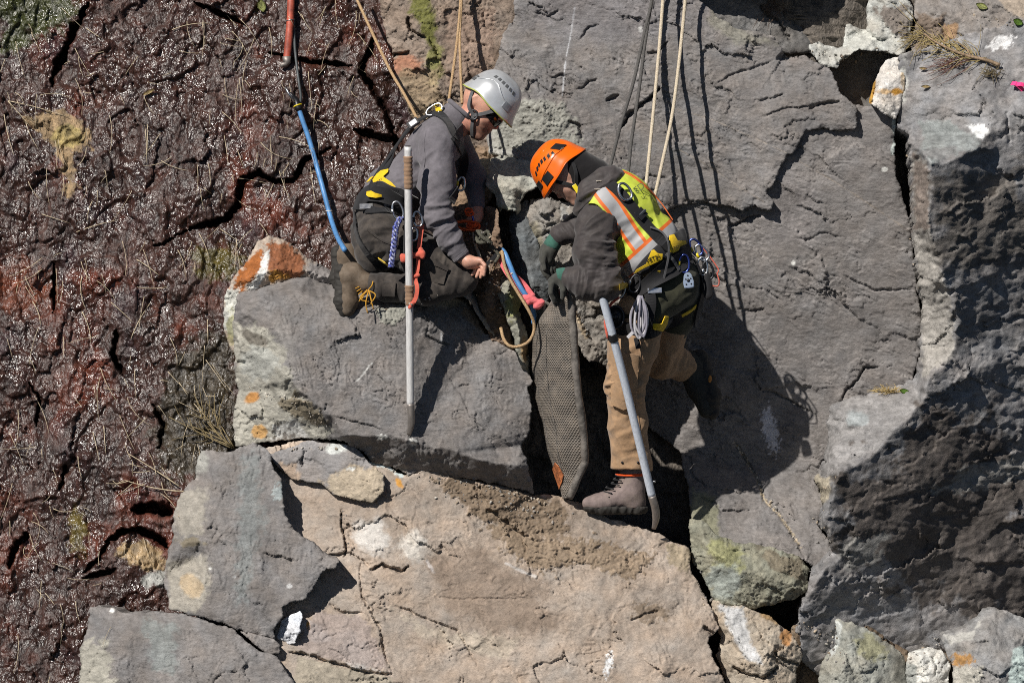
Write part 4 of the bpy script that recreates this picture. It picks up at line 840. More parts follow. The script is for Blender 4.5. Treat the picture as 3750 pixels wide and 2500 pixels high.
rock("flat_rock", "shaded dark rock wall along the top edge, upper right",
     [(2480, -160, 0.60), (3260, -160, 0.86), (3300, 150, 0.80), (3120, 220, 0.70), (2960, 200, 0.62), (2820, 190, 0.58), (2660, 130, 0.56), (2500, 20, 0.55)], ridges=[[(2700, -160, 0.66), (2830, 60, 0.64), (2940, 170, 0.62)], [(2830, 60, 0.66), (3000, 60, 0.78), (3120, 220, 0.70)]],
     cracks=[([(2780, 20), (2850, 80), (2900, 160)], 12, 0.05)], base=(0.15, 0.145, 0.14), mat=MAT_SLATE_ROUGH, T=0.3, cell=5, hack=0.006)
rock("boulder", "unseen grey boulder added above the frame to shade the upper right wall", [(2080, -420, 0.52), (2600, -520, 0.50), (3000, -420, 0.50), (3010, -90, 0.46), (2880, -40, 0.44), (2640, -60, 0.42), (2420, -60, 0.42), (2150, -120, 0.44)],
     base=GREY, cell=12, T=0.6, edge=0.04)  # out of view, added to cast shade on the upper right wall
rock("rock_block", "brown grey top rock with tangled roots in the upper right corner",
     [(3345, -60, 0.62), (3345, 20, 0.56), (3350, 110, 0.48), (3330, 200, 0.38), (3430, 235, 0.36), (3600, 200, 0.36), (3700, 130, 0.36), (3760, 100, 0.36), (4250, 60, 0.42), (4250, -160, 0.6), (3345, -160, 0.64)],
     ridges=[[(3350, 20, 0.55), (3420, 40, 0.42), (3520, 60, 0.40), (3600, 110, 0.35), (3700, 100, 0.36)], [(3420, 40, 0.42), (3440, 160, 0.40)], [(3520, 60, 0.40), (3480, 150, 0.42)]],
     cracks=[([(3600, 110), (3660, 130), (3700, 100)], 8, 0.04), ([(3500, 120), (3540, 140), (3570, 180)], 6, 0.03)],
     patches=[dict(poly=[(3620, -60), (4250, -60), (4250, 60), (3760, 70), (3680, 40)], col=(0.36, 0.30, 0.24), soft=16, nz=20), dict(poly=[(3460, 90), (3520, 80), (3500, 150), (3440, 170)], col=(0.33, 0.21, 0.12), soft=12, nz=22), dict(poly=[(3350, 60), (3460, 60), (3440, 160), (3350, 180)], col=(0.18, 0.14, 0.11), soft=16, nz=26, clump=0.014)],
     base=(0.235, 0.215, 0.20), mat=MAT_RUBBLE, facet=2.4, terr=(0.5, 90, 50, 4, 0.008), hack=0.006, T=0.35)
# greenish rock below the lit slab foot
rock("boulder", "rounded green stained boulder right of the tan slab",
     [(2520, 1900, 0.10), (2570, 1900, 0.05), (2640, 1965, 0.03), (2700, 1985, 0.04), (2790, 1995, 0.06), (2930, 2035, 0.08), (2962, 2080, 0.08), (2960, 2160, 0.04), (2905, 2200, -0.02), (2770, 2225, -0.02), (2640, 2222, 0.0), (2585, 2140, 0.02), (2535, 2050, 0.06)],
     ridges=[[(2570, 1960, 0.02), (2620, 2020, -0.09), (2720, 2090, -0.12), (2830, 2110, -0.10), (2905, 2140, -0.06)], [(2640, 1965, 0.03), (2720, 2090, -0.12), (2740, 2180, -0.06)], [(2790, 1995, 0.06), (2830, 2110, -0.10)]],
     patches=[dict(c=(2660, 2030), r=(70, 46), rot=30, col=(0.33, 0.33, 0.15), soft=30, nz=40, a=0.7), dict(c=(2650, 2130), r=(60, 60), col=(0.33, 0.37, 0.35), soft=36, nz=46, a=0.7), dict(poly=[(2780, 2000), (2940, 2050), (2940, 2120), (2820, 2080)], col=(0.19, 0.165, 0.12), soft=16, nz=26)],
     base=(0.25, 0.245, 0.19), mat=MAT_RUBBLE, terr=(0.5, 90, 50, 4, 0.012), hack=0.005, facet=2.5, T=0.35)
rock("rock_chunk", "tan and white broken rock under the green boulder",
     [(2600, 2190, -0.05), (2660, 2214, -0.10), (2724, 2222, -0.12), (2815, 2255, -0.12), (2889, 2305, -0.12), (2923, 2361, -0.12), (2940, 2402, -0.12), (2914, 2445, -0.14), (2930, 2640, -0.12), (2640, 2640, -0.12), (2660, 2480, -0.1), (2622, 2400, -0.08), (2640, 2330, -0.06), (2610, 2260, -0.05)],
     ridges=[[(2724, 2222, -0.12), (2690, 2300, -0.16), (2740, 2400, -0.24), (2800, 2470, -0.26), (2830, 2640, -0.26)], [(2740, 2400, -0.24), (2830, 2380, -0.22), (2923, 2361, -0.12)], [(2815, 2255, -0.12), (2830, 2380, -0.22), (2800, 2470, -0.26)]],
     cracks=[([(2830, 2380), (2850, 2400), (2880, 2420), (2930, 2430)], 7, 0.05), ([(2680, 2440), (2740, 2470), (2800, 2480), (2850, 2440)], 9, 0.06), ([(2760, 2270), (2790, 2330), (2830, 2370)], 5, 0.03), ([(2700, 2330), (2730, 2400)], 5, 0.03)],
     patches=[dict(poly=[(2630, 2215), (2720, 2225), (2740, 2330), (2800, 2440), (2720, 2400), (2660, 2280)], col=(0.50, 0.50, 0.50), soft=14, nz=20), dict(c=(2880, 2330), r=(20, 30), col=(0.42, 0.22, 0.09), soft=9, nz=14), dict(c=(2830, 2260), r=(40, 18), rot=25, col=(0.30, 0.20, 0.1), soft=9, nz=16, clump=0.01)],
     base=(0.40, 0.34, 0.27), mat=MAT_RUBBLE, facet=2.4, terr=(0.9, 80, 40, 4, 0.008), hack=0.004, T=0.4)
rock("soil_bank", "dark crumbly soil pocket between the broken rocks, lower right",
     [(2900, 2290, 0.02), (3000, 2270, 0.06), (3080, 2260, 0.08), (3200, 2300, 0.1), (3330, 2390, 0.1), (3500, 2400, 0.1), (3500, 2640, 0.05), (2900, 2640, 0.0), (2890, 2440, 0.0)],
     patches=[dict(poly=[(2850, 2240), (3600, 2240), (3600, 2700), (2850, 2700)], clump=0.025, soft=2)], base=(0.15, 0.11, 0.075), mat=MAT_RUBBLE, hack=0.012, T=0.3, cell=5, category='soil')
rock("boulder", "pointed grey green boulder at the bottom edge",
     [(3059, 2265, -0.02), (3113, 2275, -0.02), (3196, 2312, -0.02), (3254, 2354, -0.02), (3315, 2404, -0.03), (3330, 2640, -0.12), (2990, 2640, -0.14), (2996, 2500, -0.10), (2998, 2443, -0.08), (3032, 2394, -0.05), (3062, 2361, -0.04)],
     ridges=[[(3059, 2265, -0.02), (3110, 2340, -0.15), (3090, 2430, -0.22), (3100, 2640, -0.30)], [(3110, 2340, -0.15), (3254, 2400, -0.12), (3315, 2404, -0.03)]], cracks=[([(3130, 2360), (3150, 2430), (3180, 2480)], 4, 0.02), ([(3240, 2400), (3235, 2450)], 4, 0.02)],
     patches=[dict(poly=[(3050, 2260), (3080, 2280), (3075, 2370), (3040, 2400)], col=(0.55, 0.57, 0.55), soft=8, nz=14), dict(c=(3190, 2370), r=(60, 40), rot=30, col=(0.30, 0.29, 0.16), soft=20, nz=30, a=0.7)],
     base=(0.30, 0.30, 0.265), mat=MAT_RUBBLE, facet=2.4, terr=(0.9, 80, 50, 4, 0.006), hack=0.003, T=0.4)
rock("rock_chunk", "white crystalline rock lump at the bottom right",
     [(3329, 2396, -0.02), (3360, 2385, -0.02), (3403, 2369, -0.02), (3453, 2378, -0.02), (3480, 2427, -0.04), (3476, 2500, -0.08), (3476, 2640, -0.12), (3310, 2640, -0.12), (3316, 2480, -0.06)],
     ridges=[[(3403, 2369, -0.02), (3380, 2430, -0.14), (3400, 2500, -0.18), (3400, 2640, -0.2)], [(3380, 2430, -0.14), (3480, 2427, -0.04)]], cracks=[([(3410, 2400), (3430, 2440), (3420, 2480)], 6, 0.03), ([(3370, 2420), (3390, 2460)], 5, 0.03)],
     patches=[dict(poly=[(3310, 2410), (3360, 2440), (3370, 2640), (3300, 2640)], col=(0.33, 0.34, 0.32), soft=14, nz=24)], base=(0.62, 0.61, 0.57), mat=MAT_RUBBLE, hack=0.014, T=0.4, cell=3.6, terr=(0.7, 40, 30, 4, 0.008))
rock("boulder", "big grey boulder with rust spots in the bottom right corner",
     [(3453, 2327, -0.02), (3528, 2304, 0.0), (3570, 2270, 0.02), (3611, 2228, 0.04), (3652, 2220, 0.05), (3760, 2263, 0.06), (4150, 2380, 0.12), (4150, 2640, -0.05), (3480, 2640, -0.14), (3490, 2500, -0.12), (3486, 2427, -0.10), (3460, 2380, -0.06)],
     ridges=[[(3453, 2327, -0.02), (3540, 2350, -0.18), (3620, 2290, -0.12), (3652, 2220, 0.05)], [(3540, 2350, -0.18), (3560, 2450, -0.26), (3560, 2640, -0.30)], [(3620, 2290, -0.12), (3760, 2340, -0.10), (4150, 2440, -0.02)], [(3560, 2450, -0.26), (3700, 2420, -0.24), (3760, 2340, -0.10)]],
     patches=[dict(c=(3525, 2415), r=(36, 24), col=(0.40, 0.22, 0.08), soft=12, nz=24, ns=20), dict(poly=[(3490, 2440), (3600, 2440), (3580, 2640), (3480, 2640)], col=(0.45, 0.43, 0.38), soft=12, nz=26, ns=26, clump=0.012), dict(poly=[(3710, 2370), (3800, 2350), (3800, 2640), (3690, 2500)], col=(0.45, 0.53, 0.51), soft=8, nz=16), dict(poly=[(3460, 2325), (3560, 2310), (3600, 2260), (3560, 2340), (3480, 2360)], col=(0.46, 0.45, 0.42), soft=10, nz=16)],
     base=(0.27, 0.262, 0.255), mat=MAT_RUBBLE, facet=2.4, terr=(0.6, 110, 60, 4, 0.007), hack=0.003, T=0.4)
# ------------------------------------------------------------------ figure and tackle builders
def npw(p): return np.array(W(*p))

def frame(f, u):
    f = np.array(f, float); f /= np.linalg.norm(f)
    u = np.array(u, float); u -= f * np.dot(u, f); u /= np.linalg.norm(u)
    return np.stack([f, u, np.cross(f, u)])          # rows: forward, up, side

def cone(a, b, ra, rb, k=None): return ('c', npw(a), npw(b), ra, rb, k)
def wcone(a, b, ra, rb, k=None): return ('c', np.array(a, float), np.array(b, float), ra, rb, k)
def ell(c, r, R=None, k=None): return ('e', npw(c), np.array(r, float), np.eye(3) if R is None else R, k)
def well(c, r, R=None, k=None): return ('e', np.array(c, float), np.array(r, float), np.eye(3) if R is None else R, k)
def axes_px(dpx, dpy):
    """Rows of a frame whose first axis runs along a picture direction, second square to it in the picture, third into depth."""
    return frame((dpx, 0, -dpy), (dpy, 0, dpx))

def sdf_eval(prims, X, k0, infl=0.0):
    """Union of soft primitives at the points X (n,3)."""
    d = np.full(len(X), 10.0)
    for p in prims:
        if p[0] == 'c':
            a, b, ra, rb, k = p[1:]
            ab = b - a; t = np.clip(((X - a) @ ab) / (ab @ ab + 1e-12), 0, 1)
            dd = np.linalg.norm(X - a - t[:, None] * ab, axis=1) - (ra + (rb - ra) * t)
        else:
            c, r, R, k = p[1:]
            q = (X - c) @ R.T
            k1 = np.linalg.norm(q / r, axis=1); k2 = np.linalg.norm(q / (r * r), axis=1)
            dd = k1 * (k1 - 1) / np.maximum(k2, 1e-6)
        k = k0 if k is None else k
        h = np.clip(0.5 + 0.5 * (d - dd) / k, 0, 1)
        d = d * (1 - h) + dd * h - k * h * (1 - h)
    return d - infl

def sdf_mesh(name, prims, vox=0.007, k=0.03, infl=0.0, cut=None, folds=(), wob=(0.0, 0.0), smooth=1):
    lo = np.full(3, 1e9); hi = -lo
    boxes = []
    for p in prims:
        if p[0] == 'c':
            a, b, ra, rb = p[1:5]; r = max(ra, rb)
            l, h = np.minimum(a, b) - r, np.maximum(a, b) + r
        else:
            r = p[2].max(); l, h = p[1] - r, p[1] + r
        boxes.append((l, h)); lo = np.minimum(lo, l); hi = np.maximum(hi, h)
    lo -= infl + 3 * vox + 0.01; hi += infl + 3 * vox + 0.01
    n = np.ceil((hi - lo) / vox).astype(int) + 1
    ax = [lo[i] + vox * np.arange(n[i]) for i in range(3)]
    d = np.full(n, 10.0, np.float32)
    for p, (l, h) in zip(prims, boxes):
        kk = p[-1] if p[-1] is not None else k
        pad = infl + kk + 3 * vox
        s = [slice(max(0, int((l[i] - pad - lo[i]) / vox)), min(n[i], int((h[i] + pad - lo[i]) / vox) + 2)) for i in range(3)]
        sub = d[s[0], s[1], s[2]]
        G = np.stack(np.meshgrid(ax[0][s[0]], ax[1][s[1]], ax[2][s[2]], indexing='ij'), -1)
        if p[0] == 'c':
            a, b, ra, rb = p[1:5]
            ab = b - a; t = np.clip(((G - a) @ ab) / (ab @ ab + 1e-12), 0, 1)
            dd = np.linalg.norm(G - a - t[..., None] * ab, axis=-1) - (ra + (rb - ra) * t)
        else:
            c, r, R = p[1:4]
            q = (G - c) @ R.T
            k1 = np.linalg.norm(q / r, axis=-1); k2 = np.linalg.norm(q / (r * r), axis=-1)
            dd = k1 * (k1 - 1) / np.maximum(k2, 1e-6)
        hh = np.clip(0.5 + 0.5 * (sub - dd) / kk, 0, 1)
        d[s[0], s[1], s[2]] = sub * (1 - hh) + dd * hh - kk * hh * (1 - hh)
    d = d - infl
    if cut is not None:
        G = np.stack(np.meshgrid(*ax, indexing='ij'), -1).reshape(-1, 3)
        d = np.maximum(d, cut(G).reshape(n))
    # surface nets
    sg = d < 0
    cnt = np.zeros(np.array(n) - 1, int)
    for i in (0, 1):
        for j in (0, 1):
            for l in (0, 1):
                cnt += sg[i:n[0] - 1 + i, j:n[1] - 1 + j, l:n[2] - 1 + l]
    act = (cnt > 0) & (cnt < 8)
    I = np.argwhere(act)
    idx = -np.ones(act.shape, np.int64); idx[act] = np.arange(len(I))
    acc = np.zeros((len(I), 3)); num = np.zeros(len(I))
    cor = np.array([[i, j, l] for i in (0, 1) for j in (0, 1) for l in (0, 1)])
    val = {tuple(c): d[I[:, 0] + c[0], I[:, 1] + c[1], I[:, 2] + c[2]] for c in cor}
    for c in cor:
        for axn in range(3):
            if c[axn] == 0:
                e = c.copy(); e[axn] = 1
                va, vb = val[tuple(c)], val[tuple(e)]
                m = (va < 0) != (vb < 0)
                t = va / np.where(np.abs(va - vb) < 1e-9, 1e-9, va - vb)
                pt = np.tile(c.astype(float), (len(I), 1)); pt[:, axn] += np.clip(t, 0, 1)
                acc[m] += pt[m]; num[m] += 1
    V = lo + vox * (I + acc / np.maximum(num, 1)[:, None])
    Fs = []
    for axn in range(3):
        b_, c_ = [x for x in range(3) if x != axn]
        s0 = [slice(None)] * 3; s1 = [slice(None)] * 3
        s0[axn] = slice(0, n[axn] - 1); s1[axn] = slice(1, n[axn])
        ch = sg[tuple(s0)] != sg[tuple(s1)]
        E = np.argwhere(ch)
        E = E[(E[:, b_] > 0) & (E[:, c_] > 0) & (E[:, b_] < n[b_] - 1) & (E[:, c_] < n[c_] - 1)]
        def cell(db, dc):
            q = E.copy(); q[:, b_] -= db; q[:, c_] -= dc
            return idx[q[:, 0], q[:, 1], q[:, 2]]
        quad = np.stack([cell(1, 1), cell(0, 1), cell(0, 0), cell(1, 0)], -1)
        inside_first = sg[E[:, 0], E[:, 1], E[:, 2]]
        if axn == 1: inside_first = ~inside_first
        quad = np.where(inside_first[:, None], quad, quad[:, ::-1])
        Fs.append(quad[(quad >= 0).all(1)])
    F = np.concatenate(Fs)
    if smooth:
        nb = np.concatenate([F[:, [0, 1]], F[:, [1, 2]], F[:, [2, 3]], F[:, [3, 0]]])
        nb = np.concatenate([nb, nb[:, ::-1]])
        dg = np.bincount(nb[:, 0], minlength=len(V)).astype(float)
        for _ in range(smooth):
            A = np.stack([np.bincount(nb[:, 0], V[nb[:, 1], i], minlength=len(V)) for i in range(3)], -1) / np.maximum(dg, 1)[:, None]
            V = V * 0.4 + A * 0.6
    if len(folds) or wob[0] or wob[1]:
        N = np.zeros_like(V)
        fn = np.cross(V[F[:, 2]] - V[F[:, 0]], V[F[:, 3]] - V[F[:, 1]])
        for c in range(4):
            for i in range(3):
                N[:, i] += np.bincount(F[:, c], fn[:, i], minlength=len(V))
        N /= np.linalg.norm(N, axis=1, keepdims=True) + 1e-12
        disp = wob[0] * perlin3(V * 9.0 + 3.3) + wob[1] * perlin3(V * 24.0 + 7.7)
        nz = perlin3(V * 7.0 + 1.7); nz2 = perlin3(V * 16.0 + 5.1)
        for c, axv, R, lam, amp in folds:
            dv = V - npw(c)
            a = np.array([axv[0], axv[2] if len(axv) > 2 else 0.0, -axv[1]], float); a /= np.linalg.norm(a)
            s = dv @ a
            w = np.exp(-np.sum(dv * dv, 1) / (R * R))
            e1 = np.cross(a, [0.31, 0.9, 0.2]); e1 /= np.linalg.norm(e1); e2 = np.cross(a, e1)
            warp_ = 0.35 * nz
            Qf = np.stack([s / (lam * 1.9) + warp_, (dv @ e1) / (lam * 6.5) + 0.2 * nz2, (dv @ e2) / (lam * 6.5)], -1) + 11.3 + len(folds)
            r1 = 1 - 3.2 * np.abs(perlin3(Qf)); r2 = 1 - 3.0 * np.abs(perlin3(Qf * 1.9 + 4.0))
            disp += 1.5 * amp * w * (np.clip(r1, -0.6, 1) * 1.0 + 0.35 * np.clip(r2, -0.6, 1))
        V = V + N * disp[:, None]
    me = mesh_arrays(name, V, F)
    bm = bmesh.new(); bm.from_mesh(me); bmesh.ops.recalc_face_normals(bm, faces=bm.faces); bm.to_mesh(me); bm.free()
    me.polygons.foreach_set("use_smooth", np.ones(len(me.polygons), bool))
    return me

def bvh_of(*obs):
    vs, fs = [], []
    for o in obs:
        me = o.data if hasattr(o, "data") else o
        off = len(vs)
        vs += [v.co.copy() for v in me.vertices]
        fs += [[off + i for i in p.vertices] for p in me.polygons]
    return BVHTree.FromPolygons(vs, fs)

CAMP = Vector((0, -CAM_D, 0))
def hit(bvh, px, py):
    d = (W(px, py, 0) - CAMP).normalized()
    loc, nor, i, dist = bvh.ray_cast(CAMP, d)
    if loc is None: return None
    if nor.dot(d) > 0: nor = -nor
    return loc, nor

def spline(pts, step=0.012):
    """Catmull-Rom through 3-D points, evenly stepped."""
    P = [np.array(p, float) for p in pts]
    P = [2 * P[0] - P[1]] + P + [2 * P[-1] - P[-2]]
    out = []
    for i in range(1, len(P) - 2):
        n = max(2, int(np.linalg.norm(P[i + 1] - P[i]) / step))
        for j in range(n):
            t = j / n
            out.append(0.5 * ((2 * P[i]) + (-P[i - 1] + P[i + 1]) * t + (2 * P[i - 1] - 5 * P[i] + 4 * P[i + 1] - P[i + 2]) * t * t + (-P[i - 1] + 3 * P[i] - 3 * P[i + 1] + P[i + 2]) * t ** 3))
    out.append(P[-2])
    return np.array(out)

def sweep(path, radius, seg=8, closed=False, flat=None):
    """Tube along a path; radius scalar or per point. Returns verts, faces."""
    P = np.asarray(path, float); n = len(P)
    R = np.full(n, radius) if np.isscalar(radius) else np.asarray(radius)
    T = np.gradient(P, axis=0) if not closed else np.roll(P, -1, 0) - np.roll(P, 1, 0)
    T /= np.linalg.norm(T, axis=1, keepdims=True) + 1e-12
    up = np.array([0.0, -1.0, 0.0]) if abs(T[0, 1]) < 0.9 else np.array([0.0, 0, 1.0])
    V = np.zeros((n, seg, 3)); a = 2 * np.pi * np.arange(seg) / seg
    prev = up - T[0] * (up @ T[0]); prev /= np.linalg.norm(prev)
    for i in range(n):
        prev = prev - T[i] * (prev @ T[i]); prev /= np.linalg.norm(prev) + 1e-12
        b = np.cross(T[i], prev)
        V[i] = P[i] + R[i] * (np.cos(a)[:, None] * prev + np.sin(a)[:, None] * b)
    idx = np.arange(n * seg).reshape(n, seg)
    nx = np.roll(idx, -1, 1)
    rows = range(n) if closed else range(n - 1)
    F = np.concatenate([np.stack([idx[i], nx[i], nx[(i + 1) % n], idx[(i + 1) % n]], -1) for i in rows])
    Fs = [F]
    V = V.reshape(-1, 3)
    if not closed:
        V = np.concatenate([V, P[[0, -1]]])
        c0, c1 = len(V) - 2, len(V) - 1
        Fs.append(np.stack([nx[0], idx[0], np.full(seg, c0)], -1)); Fs.append(np.stack([idx[-1], nx[-1], np.full(seg, c1)], -1))
    return V, Fs

def tube(name, path, radius, mat, parent=None, seg=8, closed=False):
    V, Fs = sweep(path, radius, seg, closed)
    return link(name, mesh_arrays(name, V, Fs), mat, parent)

def multi(name, pieces, mat, parent=None, smooth=True):
    """Several sweeps joined into one mesh."""
    Vs, Qs, off = [], [], 0
    for V, Fs in pieces:
        Vs.append(V)
        for f in Fs: Qs.append(np.asarray(f) + off)
        off += len(V)
    return link(name, mesh_arrays(name, np.concatenate(Vs), Qs, smooth), mat, parent)

def ribbon_geo(P, N, width, thick=0.003):
    P = np.asarray(P, float); N = np.asarray(N, float)
    T = np.gradient(P, axis=0); T /= np.linalg.norm(T, axis=1, keepdims=True) + 1e-12
    N = N - T * np.sum(N * T, 1, keepdims=True); N /= np.linalg.norm(N, axis=1, keepdims=True) + 1e-12
    B = np.cross(T, N)
    w = (np.full(len(P), width) if np.isscalar(width) else np.asarray(width))[:, None] * 0.5
    V = np.stack([P - B * w, P - B * w * 0.92 + N * thick, P + B * w * 0.92 + N * thick, P + B * w], 1).reshape(-1, 3)
    n = len(P); idx = np.arange(n * 4).reshape(n, 4); nx = np.roll(idx, -1, 1)
    F = np.concatenate([np.stack([idx[i], nx[i], nx[i + 1], idx[i + 1]], -1) for i in range(n - 1)])
    return V, [F, idx[[0, -1]]]

def on_surface(bvh, pts, off=0.004, step=10.0, sm=4):
    """Lay a picture path on whatever surface stands there; returns points and outward normals."""
    P2 = spline([(p[0], 0, p[1]) for p in pts], step)
    L, N, ok = [], [], []
    last = None
    for q in P2:
        h = hit(bvh, q[0], q[2])
        if h is None:
            L.append(None); N.append(None)
        else:
            L.append(np.array(h[0])); N.append(np.array(h[1]))
    good = [i for i, l in enumerate(L) if l is not None]
    if not good: raise ValueError("path misses the surface: %s" % (pts,))
    for i in range(len(L)):
        if L[i] is None:
            g = min(good, key=lambda j: abs(j - i))
            L[i] = np.array(W(P2[i][0], P2[i][2], L[g][1])); N[i] = N[g]
    L = np.array(L); N = np.array(N)
    for _ in range(sm):
        y = L[:, 1].copy()
        y[1:-1] = np.minimum(y[1:-1], 0.5 * y[1:-1] + 0.25 * (y[:-2] + y[2:]))
        L = WA(P2[:, 0], P2[:, 2], y)
        N[1:-1] = 0.5 * N[1:-1] + 0.25 * (N[:-2] + N[2:])
    N /= np.linalg.norm(N, axis=1, keepdims=True) + 1e-12
    return L + N * off, N

def strap(name, bvh, pts, width, mat, parent, off=0.004, thick=0.003, step=10.0):
    P, N = on_surface(bvh, pts, off, step)
    V, Fs = ribbon_geo(P, N, width, thick)
    return link(name, mesh_arrays(name, V, Fs, False), mat, parent)

def patch_on(name, bvh, poly, mat, parent, off=0.005, thick=0.004, cellp=5.0, bow=0.0):
    """A flat-ish panel with a traced outline laid on a surface, with its own thickness."""
    u0, u1 = min(p[0] for p in poly), max(p[0] for p in poly); v0, v1 = min(p[1] for p in poly), max(p[1] for p in poly)
    nu = max(4, int((u1 - u0) / cellp)); nv = max(4, int((v1 - v0) / cellp))
    verts = [Vector((p[0], p[1])) for p in poly]
    n0 = len(verts)
    # refine outline
    ring = []
    for i in range(n0):
        a, b = verts[i], verts[(i + 1) % n0]
        m = max(1, int((b - a).length / (cellp * 1.5)))
        ring += [a.lerp(b, j / m) for j in range(m)]
    U, V = np.meshgrid(np.linspace(u0, u1, nu), np.linspace(v0, v1, nv))
    sd = poly_sdf(U, V, [(p.x, p.y) for p in ring])[0]
    inner = [Vector((a, b)) for a, b, s in zip(U.ravel(), V.ravel(), sd.ravel()) if s > cellp * 0.6]
    vo, eo, fo, *_ = delaunay_2d_cdt(ring + inner, [], [list(range(len(ring)))], 1, 1e-4)
    ys, ns = [], []
    fallback = None
    hs = [hit(bvh, v.x, v.y) for v in vo]
    good = [i for i, h in enumerate(hs) if h]
    if not good: raise ValueError("panel misses: %s" % (poly,))
    for i, h in enumerate(hs):
        if h is None:
            g = min(good, key=lambda j: (vo[j] - vo[i]).length)
            ys.append(hs[g][0].y); ns.append(hs[g][1])
        else:
            ys.append(h[0].y); ns.append(h[1])
    # one smooth bowed sheet, not a cling film: fit a quadric to the depths below it
    UU = np.array([[v.x, v.y] for v in vo]); cU = UU.mean(0); q = (UU - cU) / 50.0
    Yv = np.array(ys)
    cols = [np.ones(len(q)), q[:, 0], q[:, 1]] + ([q[:, 0] ** 2, q[:, 0] * q[:, 1], q[:, 1] ** 2] if len(q) > 14 else [])
    Am = np.stack(cols, -1); gi = np.array(good)
    sol = np.linalg.lstsq(Am[gi], Yv[gi], rcond=None)[0]
    fit = Am @ sol
    fit -= max(0.0, float(np.percentile(fit[gi] - Yv[gi], 85)))
    ys = list(fit); nm_ = Vector(np.mean([np.array(n) for n in ns], axis=0)).normalized(); ns = [nm_] * len(ns)
    P = [W(v.x, v.y, y) + n * off for v, y, n in zip(vo, ys, ns)]
    bm = bmesh.new()
    top = [bm.verts.new(p + n * thick) for p, n in zip(P, ns)]
    bot = [bm.verts.new(p) for p in P]
    ecount = {}
    for f in fo:
        bm.faces.new([top[i] for i in f]); bm.faces.new([bot[i] for i in reversed(f)])
        for a, b in zip(f, f[1:] + f[:1]): ecount[(a, b)] = 1
    for (a, b) in list(ecount):
        if (b, a) not in ecount: bm.faces.new([top[b], top[a], bot[a], bot[b]])
    bmesh.ops.recalc_face_normals(bm, faces=bm.faces)
    me = bpy.data.meshes.new(name); bm.to_mesh(me); bm.free()
    return link(name, me, mat, parent)

def box_mesh(name, M, dims, mat, parent=None, bev=0.15):
    bm = bmesh.new()
    bmesh.ops.create_cube(bm, size=1.0, matrix=Matrix.Diagonal((*dims, 1)))
    bmesh.ops.bevel(bm, geom=list(bm.edges), offset=min(dims) * bev, segments=2, affect='EDGES', profile=0.5)
    bm.transform(M)
    me = bpy.data.meshes.new(name); bm.to_mesh(me); bm.free()
    return link(name, me, mat, parent)

def basis(loc, f, n):
    """Matrix at loc: x along f, z along n."""
    f = Vector(f).normalized(); n = Vector(n); n = (n - f * n.dot(f)).normalized()
    s = n.cross(f)
    M = Matrix((f, s, n)).transposed().to_4x4(); M.translation = Vector(loc)
    return M

def oval_path(M, L, Wd, n=28, pinch=0.75):
    """Carabiner-like oval in the local xy plane."""
    out = []
    for i in range(n):
        a = 2 * math.pi * i / n
        c, s = math.cos(a), math.sin(a)
        x = L * 0.5 * math.copysign(abs(c) ** 0.7, c); y = Wd * 0.5 * math.copysign(abs(s) ** 0.8, s)
        y *= 1.0 if x > 0 else pinch + (1 - pinch) * (1 + x / (L * 0.5))
        out.append(np.array(M @ Vector((x, y, 0))))
    return np.array(out)

def carabiner(name, loc, ang, L, mat, sleeve_mat, label, group=None, wd=None, tilt=(0, -1, 0), cat='carabiner'):
    """ang: direction of the long axis in the picture, degrees clockwise from right."""
    a = math.radians(ang)
    M = basis(loc, (math.cos(a), 0, -math.sin(a)), tilt)
    V, Fs = sweep(oval_path(M, L, wd or L * 0.58), 0.0056, 8, True)
    root = link(name, mesh_arrays(name, V, Fs), mat)
    tag(root, label, cat, group)
    g = np.array([np.array(M @ Vector((x, -(wd or L * 0.58) * 0.5, 0))) for x in (-0.012, 0.0, 0.012)])
    tube("gate_sleeve", g, 0.0078, sleeve_mat, root, 8)
    return root

def text_mesh(name, body, size, M, mat, parent, depth=0.0006):
    cu = bpy.data.curves.new(name, 'FONT')
    cu.body = body; cu.size = size; cu.extrude = depth; cu.align_x = 'CENTER'; cu.align_y = 'CENTER'; cu.resolution_u = 3
    tmp = bpy.data.objects.new(name + "_tmp", cu)
    COL.objects.link(tmp)
    dg = bpy.context.evaluated_depsgraph_get()
    me = bpy.data.meshes.new_from_object(tmp.evaluated_get(dg))
    bpy.data.objects.remove(tmp)
    me.name = name
    me.transform(M)
    me.materials.clear()
    return link(name, me, mat, parent)

